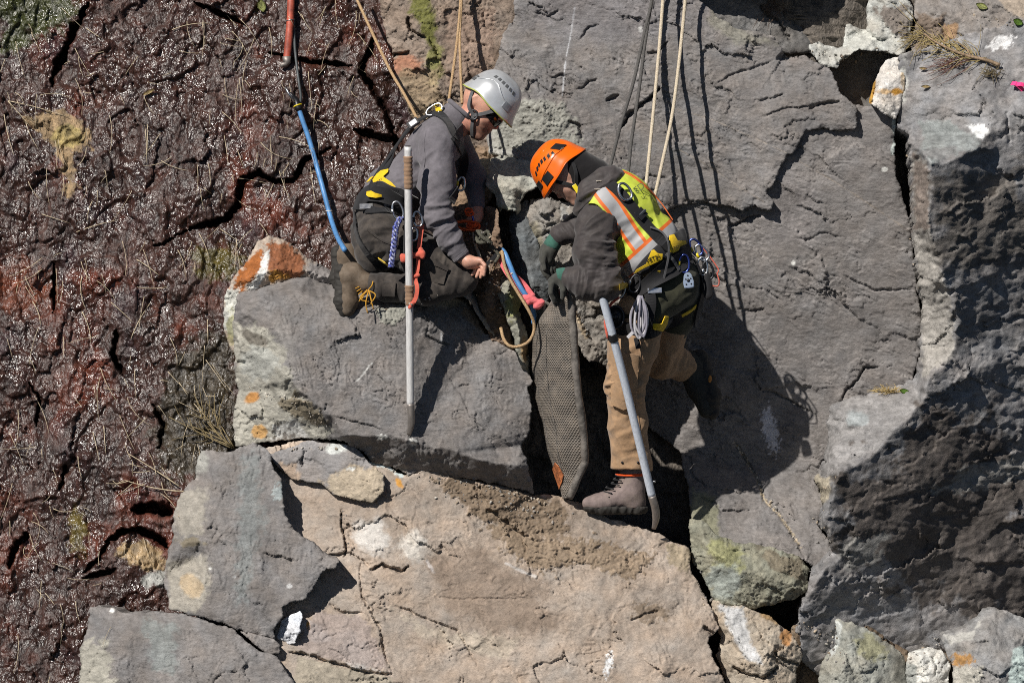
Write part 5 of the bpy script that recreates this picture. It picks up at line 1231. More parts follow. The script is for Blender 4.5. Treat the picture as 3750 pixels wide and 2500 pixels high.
# cloth and gear materials
def cloth(name, col, weave=900, var=0.2, rough=0.85, sheen=0.2, bd=0.0006, dust=0.0):
    m, nt, bs = new_mat(name)
    co = node(nt, "ShaderNodeTexCoord").outputs["Object"]
    n = noise(nt, co, 14, 6, 0.65); n2 = noise(nt, co, 60, 3, 0.6); w = noise(nt, co, weave, 1, 0.4)
    k = mathn(nt, 'MULTIPLY', ramp(nt, n, 0.3, 0.7, 1 - var, 1 + var), ramp(nt, n2, 0.3, 0.7, 0.88, 1.12))
    k = mathn(nt, 'MULTIPLY', k, ramp(nt, w, 0.3, 0.7, 0.9, 1.1))
    vm = node(nt, "ShaderNodeVectorMath", operation='SCALE'); vm.inputs[0].default_value = col
    nt.links.new(k, vm.inputs["Scale"])
    cc_ = vm.outputs[0]
    if dust:
        cc_ = mixc(nt, mathn(nt, 'MULTIPLY', ramp(nt, noise(nt, co, 11, 6, 0.7, 0.5), 0.45, 0.75), dust), cc_, (0.30, 0.25, 0.20))
    nt.links.new(cc_, bs.inputs["Base Color"])
    bs.inputs["Roughness"].default_value = rough
    bs.inputs["Sheen Weight"].default_value = sheen
    bs.inputs["Specular IOR Level"].default_value = 0.25
    b = bump(nt, n2, 0.5, 0.003); b = bump(nt, w, 0.6, bd, b)
    nt.links.new(b, bs.inputs["Normal"])
    return m

C_JACKET = cloth("grey_softshell", (0.150, 0.139, 0.154))
C_TROUSER = cloth("charcoal_canvas", (0.040, 0.034, 0.031), var=0.3, dust=0.3)
C_HOODIE = cloth("dark_hoodie", (0.050, 0.043, 0.043), dust=0.10, rough=0.6)
C_DUCK = cloth("tan_duck_canvas", (0.42, 0.265, 0.15), var=0.2, dust=0.35)
C_OLIVE = cloth("olive_seat", (0.050, 0.050, 0.030))
C_BLACK = cloth("black_webbing", (0.014, 0.014, 0.016), rough=0.7)
C_GREYWEB = cloth("grey_webbing", (0.10, 0.10, 0.105), rough=0.7)
C_YELLOW = cloth("yellow_panel", (0.78, 0.52, 0.015), rough=0.55, var=0.08)
C_BUFF = cloth("black_knit", (0.010, 0.009, 0.010), rough=0.9)
C_GLOVE = cloth("grey_coated_glove", (0.060, 0.060, 0.052), var=0.3)
C_CUFF = cloth("teal_knit_cuff", (0.045, 0.13, 0.10))
C_BOOT = cloth("brown_boot_leather", (0.13, 0.098, 0.070), var=0.35, rough=0.75, sheen=0.0, dust=0.6)
C_BOOT2 = cloth("dusty_purple_boot", (0.21, 0.165, 0.155), var=0.3, rough=0.8, sheen=0.0, dust=0.5)
C_BOOT3 = cloth("dark_boot", (0.045, 0.045, 0.040), var=0.3, rough=0.8, sheen=0.0)
C_SOLE = simple("black_rubber_sole", (0.035, 0.032, 0.028), 0.8)
C_SOCK = cloth("mauve_sock", (0.22, 0.15, 0.15))
C_PINK = cloth("pink_webbing", (0.72, 0.155, 0.17), var=0.12)
C_CORAL = cloth("coral_webbing", (0.62, 0.13, 0.085), var=0.15)
C_ORANGECORD = cloth("orange_cord", (0.80, 0.10, 0.015), var=0.12)
C_LACE = cloth("ochre_lace", (0.58, 0.30, 0.03))
M_STEEL = simple("brushed_steel", (0.62, 0.63, 0.65), 0.32, 1.0, nscale=60)
M_BLUEALU = simple("blue_anodised", (0.10, 0.14, 0.50), 0.3, 1.0)
M_ORGALU = simple("orange_anodised", (0.8, 0.13, 0.03), 0.35, 0.6)
M_DARKMETAL = simple("dark_metal", (0.05, 0.05, 0.055), 0.4, 0.8)
M_BLACKPL = simple("black_plastic", (0.018, 0.018, 0.02), 0.35)
M_YELPL = simple("yellow_plastic", (0.80, 0.62, 0.02), 0.35)
M_LENS = simple("dark_lens", (0.008, 0.008, 0.01), 0.06, spec=0.8)
M_PLATE = simple("pale_alloy_plate", (0.42, 0.50, 0.62), 0.35, 0.7)
M_INK = simple("black_print", (0.012, 0.012, 0.012), 0.7)
M_GREYINK = simple("grey_green_print", (0.14, 0.17, 0.05), 0.8)
M_LOGO = simple("pale_embroidery", (0.45, 0.40, 0.33), 0.8)

def skin_mat():
    m, nt, bs = new_mat("skin")
    co = node(nt, "ShaderNodeTexCoord").outputs["Object"]
    tint = node(nt, "ShaderNodeAttribute", attribute_name="tint").outputs["Color"]
    n = noise(nt, co, 45, 4, 0.6); n2 = noise(nt, co, 220, 3, 0.6)
    k = mathn(nt, 'MULTIPLY', ramp(nt, n, 0.3, 0.7, 0.85, 1.15), ramp(nt, n2, 0.3, 0.7, 0.9, 1.1))
    vm = node(nt, "ShaderNodeVectorMath", operation='SCALE')
    nt.links.new(tint, vm.inputs[0]); nt.links.new(k, vm.inputs["Scale"]); nt.links.new(vm.outputs[0], bs.inputs["Base Color"])
    bs.inputs["Roughness"].default_value = 0.48
    bs.inputs["Subsurface Weight"].default_value = 0.12
    bs.inputs["Subsurface Radius"].default_value = (0.01, 0.004, 0.002)
    nt.links.new(bump(nt, n2, 0.5, 0.0006), bs.inputs["Normal"])
    return m
M_SKIN = skin_mat()

# ---- helmet: a moulded shell with brim, rim lip and vents
def helmet(parent, C, f, u, a, b, h, mat, rim_mat, kind):
    R = frame(f, u); C = np.array(C, float)
    n, m = 64, 26
    def pt(phi, th, off=0.0):
        """phi 0 = front, th 0 = rim, pi/2 = crown; returns local f,u,s"""
        cf, sf = math.cos(phi), math.sin(phi)
        ct = math.cos(th) ** 0.72 if th < math.pi / 2 - 1e-6 else 0.0
        st = math.sin(th)
        rim = 0.014 * math.exp(-((abs(phi) - 1.95) / 0.42) ** 2) + (-0.006 if cf > 0.5 else 0.0) * (cf - 0.5) * 2 + (-0.012 * max(0, -cf - 0.3))
        fl = math.exp(-(th / 0.16) ** 2)
        flare = 1 + fl * (0.045 + 0.10 * max(0, cf) ** 2 + 0.03 * max(0, -cf) ** 2)
        x, s = a * cf * ct * flare, b * sf * ct * flare
        z = rim * (1 - st) + h * st - 0.004 * fl
        # moulded relief: raised centre band, step above the vents
        band = math.exp(-(s / (b * 0.32)) ** 4) * 0.0035 * st
        ledge = 0.0045 / (1 + math.exp(-(th - (0.62 + 0.12 * cf)) / 0.035)) * (1 - math.exp(-(s / (b * 0.3)) ** 4))
        g = off + band - ledge
        v = np.array([x / a ** 2, z / h ** 2 * 0.9, s / b ** 2]); v /= np.linalg.norm(v) + 1e-9
        return np.array([x, z, s]) + v * g
    def wp(p): return C + p @ R
    V = []; 
    for j in range(m):
        th = (math.pi / 2) * (j / m) ** 1.15
        for i in range(n): V.append(wp(pt(2 * math.pi * i / n - math.pi, th)))
    V.append(wp(pt(0, math.pi / 2)))
    for j in (0, 3, 8, 14, 20):
        th = (math.pi / 2) * (j / m) ** 1.15
        for i in range(n):
            q = pt(2 * math.pi * i / n - math.pi, th); V.append(wp(q * np.array([0.94, 0.94, 0.94]) + np.array([0, 0.003, 0])))
    F = []; T = []
    for j in range(m - 1):
        for i in range(n): F.append((j * n + i, j * n + (i + 1) % n, (j + 1) * n + (i + 1) % n, (j + 1) * n + i))
    top = m * n
    for i in range(n): T.append(((m - 1) * n + i, (m - 1) * n + (i + 1) % n, top))
    o = top + 1
    for k in range(4):
        for i in range(n): F.append((o + k * n + i, o + (k + 1) * n + i, o + (k + 1) * n + (i + 1) % n, o + k * n + (i + 1) % n))
    for i in range(n): F.append((i, o + i, o + (i + 1) % n, (i + 1) % n))
    me = mesh_arrays("helmet", np.array(V), [np.array(F), np.array(T)])
    hel = link("helmet", me, mat, parent)
    rim = np.array([wp(pt(2 * math.pi * i / n - math.pi, 0.0) * np.array([1.0, 1.0, 1.0])) for i in range(n)])
    tube("rim_lip", rim, 0.0035, rim_mat, hel, 6, True)
    def plate(name, p0, p1, t0, t1, mt, off=0.001, thick=0.0025, skew=0.0, nn=5):
        Vp = []
        for j in range(nn):
            for i in range(nn):
                tt = t0 + (t1 - t0) * j / (nn - 1); pp = p0 + (p1 - p0) * i / (nn - 1) + skew * (j / (nn - 1) - 0.5)
                Vp.append(wp(pt(pp, tt, off + thick)))
        for j in range(nn):
            for i in range(nn):
                tt = t0 + (t1 - t0) * j / (nn - 1); pp = p0 + (p1 - p0) * i / (nn - 1) + skew * (j / (nn - 1) - 0.5)
                Vp.append(wp(pt(pp, tt, off - 0.004)))
        q = nn * nn; Fp = []
        for j in range(nn - 1):
            for i in range(nn - 1):
                a_ = j * nn + i
                Fp.append((a_, a_ + 1, a_ + nn + 1, a_ + nn)); 
        edge = [i for i in range(nn)] + [nn * (j + 1) - 1 for j in range(1, nn)] + [q - 1 - i for i in range(1, nn)] + [nn * (nn - 1 - j) for j in range(1, nn - 1)]
        for x, y in zip(edge, edge[1:] + edge[:1]): Fp.append((y, x, x + q, y + q))
        return link(name, mesh_arrays(name, np.array(Vp), np.array(Fp), False), mt, hel)
    return hel, plate, wp, pt, R
# ------------------------------------------------------------------ the kneeling worker in grey
def skin_tint(me, spots, base=(0.56, 0.30, 0.22)):
    n = len(me.vertices); co = np.empty(n * 3); me.vertices.foreach_get("co", co); co = co.reshape(-1, 3)
    C = np.tile(np.array(base), (n, 1))
    for c, r, col, a in spots:
        w = np.clip(1.25 - np.linalg.norm((co - np.array(c)) / np.array(r), axis=1), 0, 0.5) * 2 * a
        w = w * np.clip(0.8 + 0.6 * perlin3(co * 60), 0, 1)
        C = C * (1 - w[:, None]) + np.array(col) * w[:, None]
    col_attr(me, "tint", C)

def head_prims(Hc, f, u, y, sc=1.0):
    R = frame(f, u); c0 = npw((*Hc, y))
    def L(a, b, s=0.0): return c0 + (np.array([a, b, s]) * S * sc) @ R
    pr = [well(L(-8, 34), np.array([92, 84, 74]) * S * sc, R), well(L(24, -22), np.array([52, 70, 56]) * S * sc, R, 0.02),
          wcone(L(-8, -46, 0), L(46, -76), 46 * S * sc, 25 * S * sc, 0.03), wcone(L(66, 6), L(80, -16), 9 * S * sc, 10 * S * sc, 0.012), wcone(L(66, 14, -30), L(66, 14, 30), 11 * S * sc, 11 * S * sc, 0.02),
          wcone(L(66, -44, -12), L(66, -44, 12), 11 * S * sc, 11 * S * sc, 0.012), wcone(L(63, -57, -9), L(63, -57, 9), 10 * S * sc, 10 * S * sc, 0.010),
          wcone(L(57, -78, -6), L(57, -78, 6), 17 * S * sc, 17 * S * sc, 0.015)]
    for s in (-1, 1):
        pr += [well(L(-36, 0, s * 60), np.array([17, 27, 10]) * S * sc, R, 0.008), wcone(L(-42, 14, s * 66), L(-36, 22, s * 67), 6 * S * sc, 6 * S * sc, 0.006), wcone(L(-46, 6, s * 68), L(-40, -14, s * 66), 5 * S * sc, 5 * S * sc, 0.006),
               wcone(L(40, -18, s * 38), L(30, -26, s * 44), 14 * S * sc, 16 * S * sc, 0.02)]
    return pr, L, R

def fingers(kn, tips, r=0.0088, mids=None):
    out = []
    for i, (a, b) in enumerate(zip(kn, tips)):
        A, B = npw(a), npw(b)
        m = npw(mids[i]) if mids else (A + B) / 2 + np.array([0.004, -0.006, 0.004])
        m2 = m * 0.35 + B * 0.65
        out += [wcone(A, m, r * 1.12, r, 0.005), wcone(m, m2, r, r * 0.94, 0.003), wcone(m2, B, r * 0.94, r * 0.82, 0.003)]
    return out

def person_grey():
    P = empty("person", W(1480, 1120, -0.15))
    tag(P, "kneeling worker in grey jacket and silver helmet looking down at the rope", "person")
    hp, L, R = head_prims((1768, 400), (0.735, -0.14, -0.67), (0.66, -0.05, 0.745), -0.09)
    # body: one continuous skin figure under the clothes
    ns = [(1690, 945, -0.33), (1722, 955, -0.335)]
    hand = [cone((1680, 932, -0.325), (1715, 958, -0.33), 0.030, 0.032), cone((1712, 955, -0.345), (1752, 955, -0.35), 0.022, 0.019, 0.02), cone((1712, 958, -0.31), (1748, 966, -0.30), 0.022, 0.018, 0.02), cone((1720, 962, -0.33), (1742, 968, -0.33), 0.026, 0.022, 0.02)]
    kn = [(1760, 953, -0.362), (1757, 962, -0.341), (1750, 968, -0.320), (1742, 972, -0.300)]
    md = [(1776, 972, -0.372), (1768, 984, -0.352), (1756, 988, -0.332), (1742, 990, -0.312)]
    tp = [(1772, 1008, -0.362), (1760, 1016, -0.345), (1745, 1014, -0.328), (1729, 1006, -0.310)]
    hand += fingers(kn, tp, 0.0098, md)
    hand += [cone((1718, 968, -0.29), (1738, 985, -0.278), 0.014, 0.012, 0.01), cone((1738, 985, -0.278), (1757, 1004, -0.288), 0.0115, 0.009, 0.006)]
    fh = [cone((1746, 755, 0.035), (1744, 790, 0.02), 0.030, 0.032), cone((1744, 790, 0.02), (1738, 812, 0.0), 0.03, 0.026)]
    fh += fingers([(1752, 805, 0.01), (1744, 812, -0.005), (1734, 814, -0.015), (1726, 808, -0.02)], [(1732, 838, -0.02), (1724, 838, -0.032), (1716, 832, -0.038), (1710, 822, -0.040)], 0.0095)
    fh += [cone((1730, 790, -0.01), (1715, 805, -0.035), 0.013, 0.010, 0.008)]
    body = hp + [cone((1735, 425, -0.09), (1668, 462, -0.09), 0.060, 0.066), ell((1580, 550, -0.09), (0.18, 0.105, 0.17), axes_px(0.57, -0.82)), ell((1480, 670, -0.09), (0.15, 0.095, 0.14), axes_px(0.57, -0.82)), ell((1388, 810, -0.08), (0.10, 0.13, 0.16)),
                 cone((1595, 520, -0.27), (1592, 780, -0.33), 0.060, 0.045), cone((1592, 780, -0.33), (1685, 935, -0.325), 0.045, 0.028), cone((1655, 505, 0.09), (1745, 650, 0.12), 0.06, 0.042), cone((1745, 650, 0.12), (1746, 760, 0.035), 0.04, 0.028),
                 cone((1390, 850, -0.19), (1685, 1008, -0.235), 0.085, 0.055), cone((1685, 1040, -0.235), (1345, 1045, -0.20), 0.05, 0.04), cone((1390, 850, 0.03), (1685, 985, 0.07), 0.085, 0.055), cone((1685, 1010, 0.07), (1315, 975, 0.05), 0.05, 0.04),
                 cone((1340, 1045, -0.20), (1290, 1030, -0.20), 0.036, 0.03), cone((1315, 975, 0.05), (1270, 950, 0.05), 0.036, 0.03)] + hand + fh
    me = sdf_mesh("body", body, 0.0046, 0.022, smooth=1)
    skin_tint(me, [(L(50, -75, 0), (0.075, 0.075, 0.09), (0.16, 0.085, 0.06), 0.85), (L(20, -60, -40), (0.07, 0.05, 0.05), (0.20, 0.11, 0.085), 0.6), (L(-40, 0, -62), (0.03, 0.04, 0.03), (0.60, 0.22, 0.17), 0.7), (L(66, -49, 0), (0.02, 0.014, 0.03), (0.42, 0.16, 0.14), 0.8), (L(80, -14, 0), (0.02, 0.02, 0.02), (0.62, 0.26, 0.20), 0.7), (npw((1690, 420, -0.16)), (0.08, 0.08, 0.08), (0.55, 0.22, 0.16), 0.6)], base=(0.60, 0.325, 0.235))
    link("body", me, M_SKIN, P)
    # jacket
    jk = [ell((1580, 552, -0.09), (0.205, 0.128, 0.185), axes_px(0.57, -0.82)), ell((1475, 675, -0.09), (0.18, 0.118, 0.160), axes_px(0.57, -0.82)), cone((1600, 500, -0.235), (1640, 488, 0.07), 0.082, 0.078), cone((1632, 462, -0.09), (1672, 425, -0.09), 0.088, 0.076, 0.02), cone((1672, 425, -0.09), (1688, 408, -0.09), 0.074, 0.072, 0.01),
          ell((1610, 520, -0.27), (0.075, 0.075, 0.06)), cone((1600, 525, -0.275), (1603, 660, -0.315), 0.085, 0.080, 0.05), cone((1603, 660, -0.315), (1597, 785, -0.335), 0.080, 0.070, 0.04), cone((1597, 785, -0.335), (1650, 880, -0.335), 0.068, 0.055, 0.04), cone((1650, 880, -0.335), (1690, 942, -0.327), 0.055, 0.043, 0.03),
          cone((1658, 508, 0.09), (1735, 650, 0.12), 0.080, 0.060), cone((1735, 650, 0.12), (1745, 752, 0.04), 0.058, 0.040), ell((1420, 735, -0.085), (0.125, 0.12, 0.170))]
    neckp = npw((1692, 404, -0.09)); nd = np.array([0.66, 0, 0.75]) / np.linalg.norm([0.66, 0, 0.75])
    wr = npw((1692, 945, -0.327)); wd = wr - npw((1650, 880, -0.335)); wd /= np.linalg.norm(wd)
    def jcut(G):
        a = (G - neckp) @ nd
        nearw = np.linalg.norm(G - wr, axis=1) - 0.07
        b = np.maximum((G - wr) @ wd, nearw * 4)
        near_neck = np.linalg.norm(G - neckp, axis=1) - 0.13
        return np.maximum(np.where(near_neck < 0, a, -1), np.where(nearw < 0, (G - wr) @ wd, -1))
    folds = [((1597, 770, -0.36), (0.3, 1), 0.11, 0.030, 0.008), ((1615, 830, -0.36), (0.6, 0.8), 0.10, 0.028, 0.007), ((1560, 620, -0.30), (0.8, 0.6), 0.12, 0.045, 0.006), ((1660, 905, -0.34), (0.55, 0.83), 0.07, 0.024, 0.004), ((1520, 640, -0.2), (0.3, 1), 0.13, 0.045, 0.006), ((1440, 730, -0.2), (0.4, 1), 0.12, 0.035, 0.006), ((1690, 600, 0.0), (0.3, 1), 0.12, 0.04, 0.007), ((1640, 560, -0.27), (1, 0.2), 0.09, 0.04, 0.005)]
    jo = link("jacket", sdf_mesh("jacket", jk, 0.0058, 0.035, cut=jcut, folds=folds, wob=(0.005, 0.002)), C_JACKET, P)
    # a turned-up collar
    cc = npw((1690, 408, -0.09)); Rn = frame(nd, (0, -1, 0))
    ring = [cc + 0.079 * (math.cos(t) * Rn[1] + math.sin(t) * Rn[2]) * (1.0 if math.cos(t) > -2 else 1) for t in np.linspace(0, 2 * math.pi, 36, endpoint=False)]
    tube("collar", np.array(ring), 0.011, C_JACKET, P, 8, True)
    # trousers
    tr = [ell((1392, 800, -0.08), (0.125, 0.145, 0.185)), ell((1372, 860, -0.08), (0.11, 0.10, 0.19)), cone((1392, 855, -0.19), (1540, 935, -0.225), 0.112, 0.098), cone((1540, 935, -0.225), (1690, 1012, -0.24), 0.098, 0.078), cone((1690, 1030, -0.24), (1560, 1062, -0.235), 0.072, 0.070), cone((1560, 1062, -0.235), (1395, 1052, -0.205), 0.070, 0.060), cone((1395, 1052, -0.205), (1350, 1042, -0.20), 0.060, 0.058),
          cone((1392, 850, 0.03), (1540, 920, 0.06), 0.112, 0.09), cone((1540, 920, 0.06), (1690, 985, 0.08), 0.09, 0.075), cone((1690, 1005, 0.08), (1330, 975, 0.05), 0.066, 0.056)]
    an = npw((1352, 1042, -0.20))
    def tcut(G): return np.where((np.linalg.norm(G - an, axis=1) < 0.1), -(G[:, 0] - an[0]), -1.0)
    tf = [((1480, 900, -0.31), (0.8, 0.6), 0.13, 0.05, 0.008), ((1400, 880, -0.27), (0.2, 1), 0.12, 0.04, 0.009), ((1640, 1000, -0.31), (0.9, 0.3), 0.12, 0.035, 0.007), ((1420, 1060, -0.26), (1, 0.1), 0.10, 0.035, 0.007), ((1560, 1060, -0.30), (1, -0.2), 0.11, 0.04, 0.006), ((1330, 840, -0.15), (0.4, 1), 0.12, 0.045, 0.008)]
    to = link("trousers", sdf_mesh("trousers", tr, 0.0064, 0.03, cut=tcut, folds=tf, wob=(0.006, 0.002)), C_TROUSER, P)
    bt = bvh_of(to)
    patch_on("thigh_pocket", bt, [(1548, 950), (1600, 962), (1640, 985), (1625, 1040), (1570, 1030), (1540, 1000)], C_TROUSER, to, 0.002, 0.005)
    patch_on("pocket_flap", bt, [(1546, 944), (1602, 956), (1644, 980), (1640, 994), (1598, 974), (1544, 962)], C_TROUSER, to, 0.008, 0.005)
    patch_on("shin_pocket", bt, [(1398, 1030), (1450, 1034), (1446, 1086), (1400, 1084)], C_TROUSER, to, 0.002, 0.005)
    strap("side_seam", bt, [(1345, 840), (1400, 880), (1470, 905), (1540, 935)], 0.010, C_TROUSER, to, 0.001, 0.003)
    bj = bvh_of(jo)
    strap("shoulder_seam", bj, [(1560, 480), (1552, 530), (1556, 580), (1548, 640)], 0.006, C_JACKET, jo, 0.000, 0.002)
    strap("sleeve_hem", bj, [(1672, 950), (1682, 940), (1702, 926), (1712, 914)], 0.014, C_JACKET, jo, 0.000, 0.003)
    # sock and boots
    tube("sock", spline([npw((1358, 1040, -0.20)), npw((1335, 1034, -0.20)), npw((1312, 1030, -0.20))]), 0.045, C_SOCK, P, 12)
    def boot(h, t, ank, y, solex, nm):
        pr = [cone((*ank, y), (h[0] + 30, h[1] + 22, y), 0.052, 0.050), cone((h[0] + 22, h[1] + 16, y), (t[0] + 22, t[1] - 40, y - 0.005), 0.047, 0.043), cone((t[0] + 22, t[1] - 45, y - 0.005), (t[0] + 18, t[1] - 16, y - 0.005), 0.043, 0.036), cone((h[0] + 24, h[1] + 16, y), (h[0] + 42, h[1] + 10, y), 0.045, 0.045)]
        b = link("boot", sdf_mesh("boot", pr, 0.005, 0.02, wob=(0.004, 0.002)), C_BOOT, P)
        so = [cone((h[0] - 2, h[1] + 8, y), (h[0] + 2, h[1] + 60, y), 0.034, 0.028), cone((h[0] + 2, h[1] + 60, y), (t[0] - 4, t[1] - 45, y), 0.03, 0.036), cone((t[0] - 4, t[1] - 45, y), (t[0] + 4, t[1] - 8, y), 0.036, 0.030)]
        def sc(G): return (G[:, 0] - (npw((h[0] + 14, h[1], y))[0]))
        link("sole", sdf_mesh("sole", so, 0.005, 0.012, cut=sc, folds=[((h[0] - 14, (h[1] + t[1]) / 2, y), (0, 1), 0.15, 0.016, 0.004)]), C_SOLE, b)
        pc = []
        for j in range(5):
            q = [(t[0] + 46 + j * 5, t[1] - 76 + j * 11 - 14, y - 0.052 + 0.004 * j), (t[0] + 66 + j * 2, t[1] - 74 + j * 10 - 26, y - 0.03), (t[0] + 76 + j * 2, t[1] - 80 + j * 10 - 30, y + 0.0)]
            pc.append(sweep(spline([npw(v) for v in q], 0.006), 0.0028, 6))
        multi("lace", pc, C_LACE, b)
        return b
    b1 = boot((1252, 985), (1256, 1146), (1338, 1036), -0.20, 0, 'near')
    boot((1240, 915), (1240, 1060), (1320, 972), 0.05, 0, 'far')
    # loose bow of the lace
    pc = []
    rr = random.Random(3)
    for (x0, y0), (x1, y1), (x2, y2) in [((1345, 1060), (1322, 1095), (1352, 1105)), ((1348, 1062), (1375, 1080), (1358, 1112)), ((1350, 1064), (1340, 1110), (1346, 1146)), ((1352, 1064), (1362, 1110), (1368, 1132)), ((1346, 1064), (1325, 1085), (1315, 1104)), ((1350, 1060), (1362, 1045), (1366, 1030))]:
        pc.append(sweep(spline([npw((x0, y0, -0.275)), npw((x1, y1, -0.285)), npw((x2, y2, -0.275))], 0.006), 0.0032, 6))
    multi("bootlace_bow", pc, C_LACE, b1)
    # helmet
    C = L(1, 28)
    silver = simple("silver_helmet_paint", (0.60, 0.62, 0.64), 0.30, 0.35, nscale=25, var=0.08, coat=0.3)
    hel, plate, wp, pt, RR = helmet(P, C, R[0], R[1], 0.142, 0.118, 0.166, silver, simple("yellow_green_lip", (0.45, 0.50, 0.12), 0.5), 1)
    side = -1 if RR[2][1] > 0 else 1          # which side of the shell looks at the lens
    groove = simple("helmet_vent_shadow_grey", (0.10, 0.105, 0.11), 0.6)
    for i in range(6):
        p0 = side * (0.75 + 0.24 * i)
        plate("vent", p0, p0 + side * 0.15, 0.76 + 0.05 * math.sin(i * 0.6), 0.90 + 0.05 * math.sin(i * 0.6), groove, 0.0006, 0.001)
    plate("headlamp_clip", side * 0.62, side * 1.0, 0.22, 0.42, simple("clip_grey", (0.32, 0.34, 0.37), 0.35, 0.3), 0.002, 0.004)
    plate("rear_clip", side * 2.55, side * 2.85, 0.26, 0.46, groove, 0.001, 0.003)
    lip = [wp(pt(side * a_, 0.36 + 0.30 * math.exp(-((a_ - 1.75) / 0.5) ** 2), 0.002)) for a_ in np.linspace(0.9, 2.7, 30)]
    tube("moulded_ridge", np.array(lip), 0.0028, silver, hel, 6)
    # chin strap, buckle, sunglasses
    bv = bvh_of(me, hel.data)
    hs = side
    def Ls(a, b, s): return L(a, b, s * hs * 1.0)
    sg = 1 if (L(0, 0, 10) - L(0, 0, 0))[1] < 0 else -1
    def Q(a, b, s): return L(a, b, sg * s)
    def face_strap(pts, w=0.018):
        pp = spline([Q(*p) for p in pts], 0.008)
        cen = L(10, -20, 0)
        nn = pp - cen; nn /= np.linalg.norm(nn, axis=1, keepdims=True)
        V, Fs = ribbon_geo(pp, nn, w, 0.003)
        return link("chin_strap", mesh_arrays("chin_strap", V, Fs, False), C_GREYWEB, hel)
    face_strap([(48, 26, 66), (20, -16, 70), (0, -38, 66)]); face_strap([(-64, 30, 62), (-34, -22, 76), (0, -38, 66)]); face_strap([(0, -38, 66), (22, -72, 50), (40, -98, 20), (44, -102, 0)])
    tube("strap_buckle", np.array([Q(0 + 17 * math.cos(t), -38 + 17 * math.sin(t), 69) for t in np.linspace(0, 2 * math.pi, 18, endpoint=False)]), 0.0055, M_DARKMETAL, hel, 8, True)
    lens = [(30, 8, 64), (58, 4, 52), (78, -2, 24), (82, -4, 0)]
    pp = spline([Q(*p) for p in lens] + [Q(p[0], p[1], -p[2]) for p in lens[::-1][1:]], 0.006)
    cen = L(0, 8, 0); nn = pp - cen; nn /= np.linalg.norm(nn, axis=1, keepdims=True)
    V, Fs = ribbon_geo(pp, nn, 0.046, 0.004)
    link("sunglasses", mesh_arrays("sunglasses", V, Fs), M_LENS, P)
    # harness
    H = link("harness", sdf_mesh("harness", [], 0.01) if False else _belt_mesh(bvh_of(jo, to)), C_BLACK, P)
    bv = bvh_of(jo, to)
    strap("shoulder_strap", bv, [(1690, 470), (1664, 500), (1640, 455), (1600, 418), (1545, 440), (1500, 475), (1460, 530), (1430, 590), (1395, 650)], 0.050, C_BLACK, H, 0.004, 0.006)
    strap("chest_strap", bv, [(1655, 500), (1688, 545), (1700, 600), (1680, 680), (1650, 740)], 0.045, C_BLACK, H, 0.004, 0.005)
    strap("back_webbing", bv, [(1525, 452), (1470, 520), (1420, 590), (1375, 660), (1345, 720)], 0.030, C_BLACK, H, 0.008, 0.004)
    patch_on("yellow_shoulder_tab", bv, [(1598, 400), (1618, 402), (1622, 414), (1600, 416)], C_YELLOW, H, 0.012, 0.003)
    patch_on("yellow_back_panel", bv, [(1368, 655), (1400, 628), (1428, 622), (1426, 634), (1408, 650), (1440, 672), (1460, 694), (1455, 702), (1424, 684), (1398, 672), (1372, 672)], C_YELLOW, H, 0.010, 0.004)
    patch_on("hip_pad", bv, [(1352, 700), (1380, 678), (1430, 690), (1478, 720), (1480, 748), (1440, 752), (1392, 738), (1350, 735)], C_BLACK, H, 0.010, 0.010)
    b2 = bvh_of(jo, to, H)
    patch_on("yellow_hip_panel", b2, [(1356, 702), (1372, 700), (1386, 708), (1410, 714), (1412, 722), (1390, 726), (1362, 722), (1354, 716)], C_YELLOW, H, 0.024, 0.003)
    patch_on("yellow_hip_panel", b2, [(1366, 654), (1352, 672), (1362, 668), (1378, 650)], C_YELLOW, H, 0.018, 0.003)
    strap("leg_loop", bv, [(1300, 780), (1308, 850), (1330, 900), (1370, 950), (1420, 985)], 0.045, C_BLACK, H, 0.004, 0.005)
    strap("leg_loop", bv, [(1345, 770), (1390, 775), (1440, 770), (1490, 760)], 0.045, C_BLACK, H, 0.006, 0.005)
    strap("yellow_edge", bv, [(1392, 940), (1415, 956), (1430, 968)], 0.016, C_YELLOW, H, 0.012, 0.003)
    h1 = hit(bv, 1348, 762)
    box_mesh("buckle", basis(h1[0] + h1[1] * 0.016, (1, 0, 0.05), h1[1]), (0.065, 0.030, 0.010), M_STEEL, H)
    h1 = hit(bv, 1560, 424); n_ = h1[1] if h1 else Vector((0, -1, 0.5))
    p0 = W(1590, 402, -0.15)
    V, Fs = sweep(oval_path(basis(p0, (0.85, 0, 0.5), (0.2, -0.8, 0.5)), 0.085, 0.045), 0.005, 8, True)
    link("dorsal_ring", mesh_arrays("dorsal_ring", V, Fs), M_STEEL, H)
    box_mesh("adjuster", basis(W(1513, 452, -0.20), (0.8, 0, 0.55), (-0.4, -0.8, 0.4)), (0.060, 0.040, 0.014), M_BLACKPL, H)
    box_mesh("adjuster_bar", basis(W(1513, 450, -0.215), (0.8, 0, 0.55), (-0.4, -0.8, 0.4)), (0.040, 0.028, 0.008), M_STEEL, H)
    tm = hit(bvh_of(*[c.data for c in H.children if c.name.startswith("yellow_back_panel")]), 1394, 660)
    if tm: text_mesh("harness_lettering", "ASTRO", 0.018, basis(tm[0] + tm[1] * 0.002, (0.8, 0, 0.55), tm[1]), M_INK, H)
    return P, jo, to, me

def _belt_mesh(bv):
    pts = [(1318, 770), (1330, 735), (1352, 712), (1400, 700), (1450, 718), (1500, 748), (1530, 770)]
    P, N = on_surface(bv, pts, 0.004, 8.0)
    V, Fs = ribbon_geo(P, N, 0.10, 0.010)
    return mesh_arrays("harness", V, Fs)

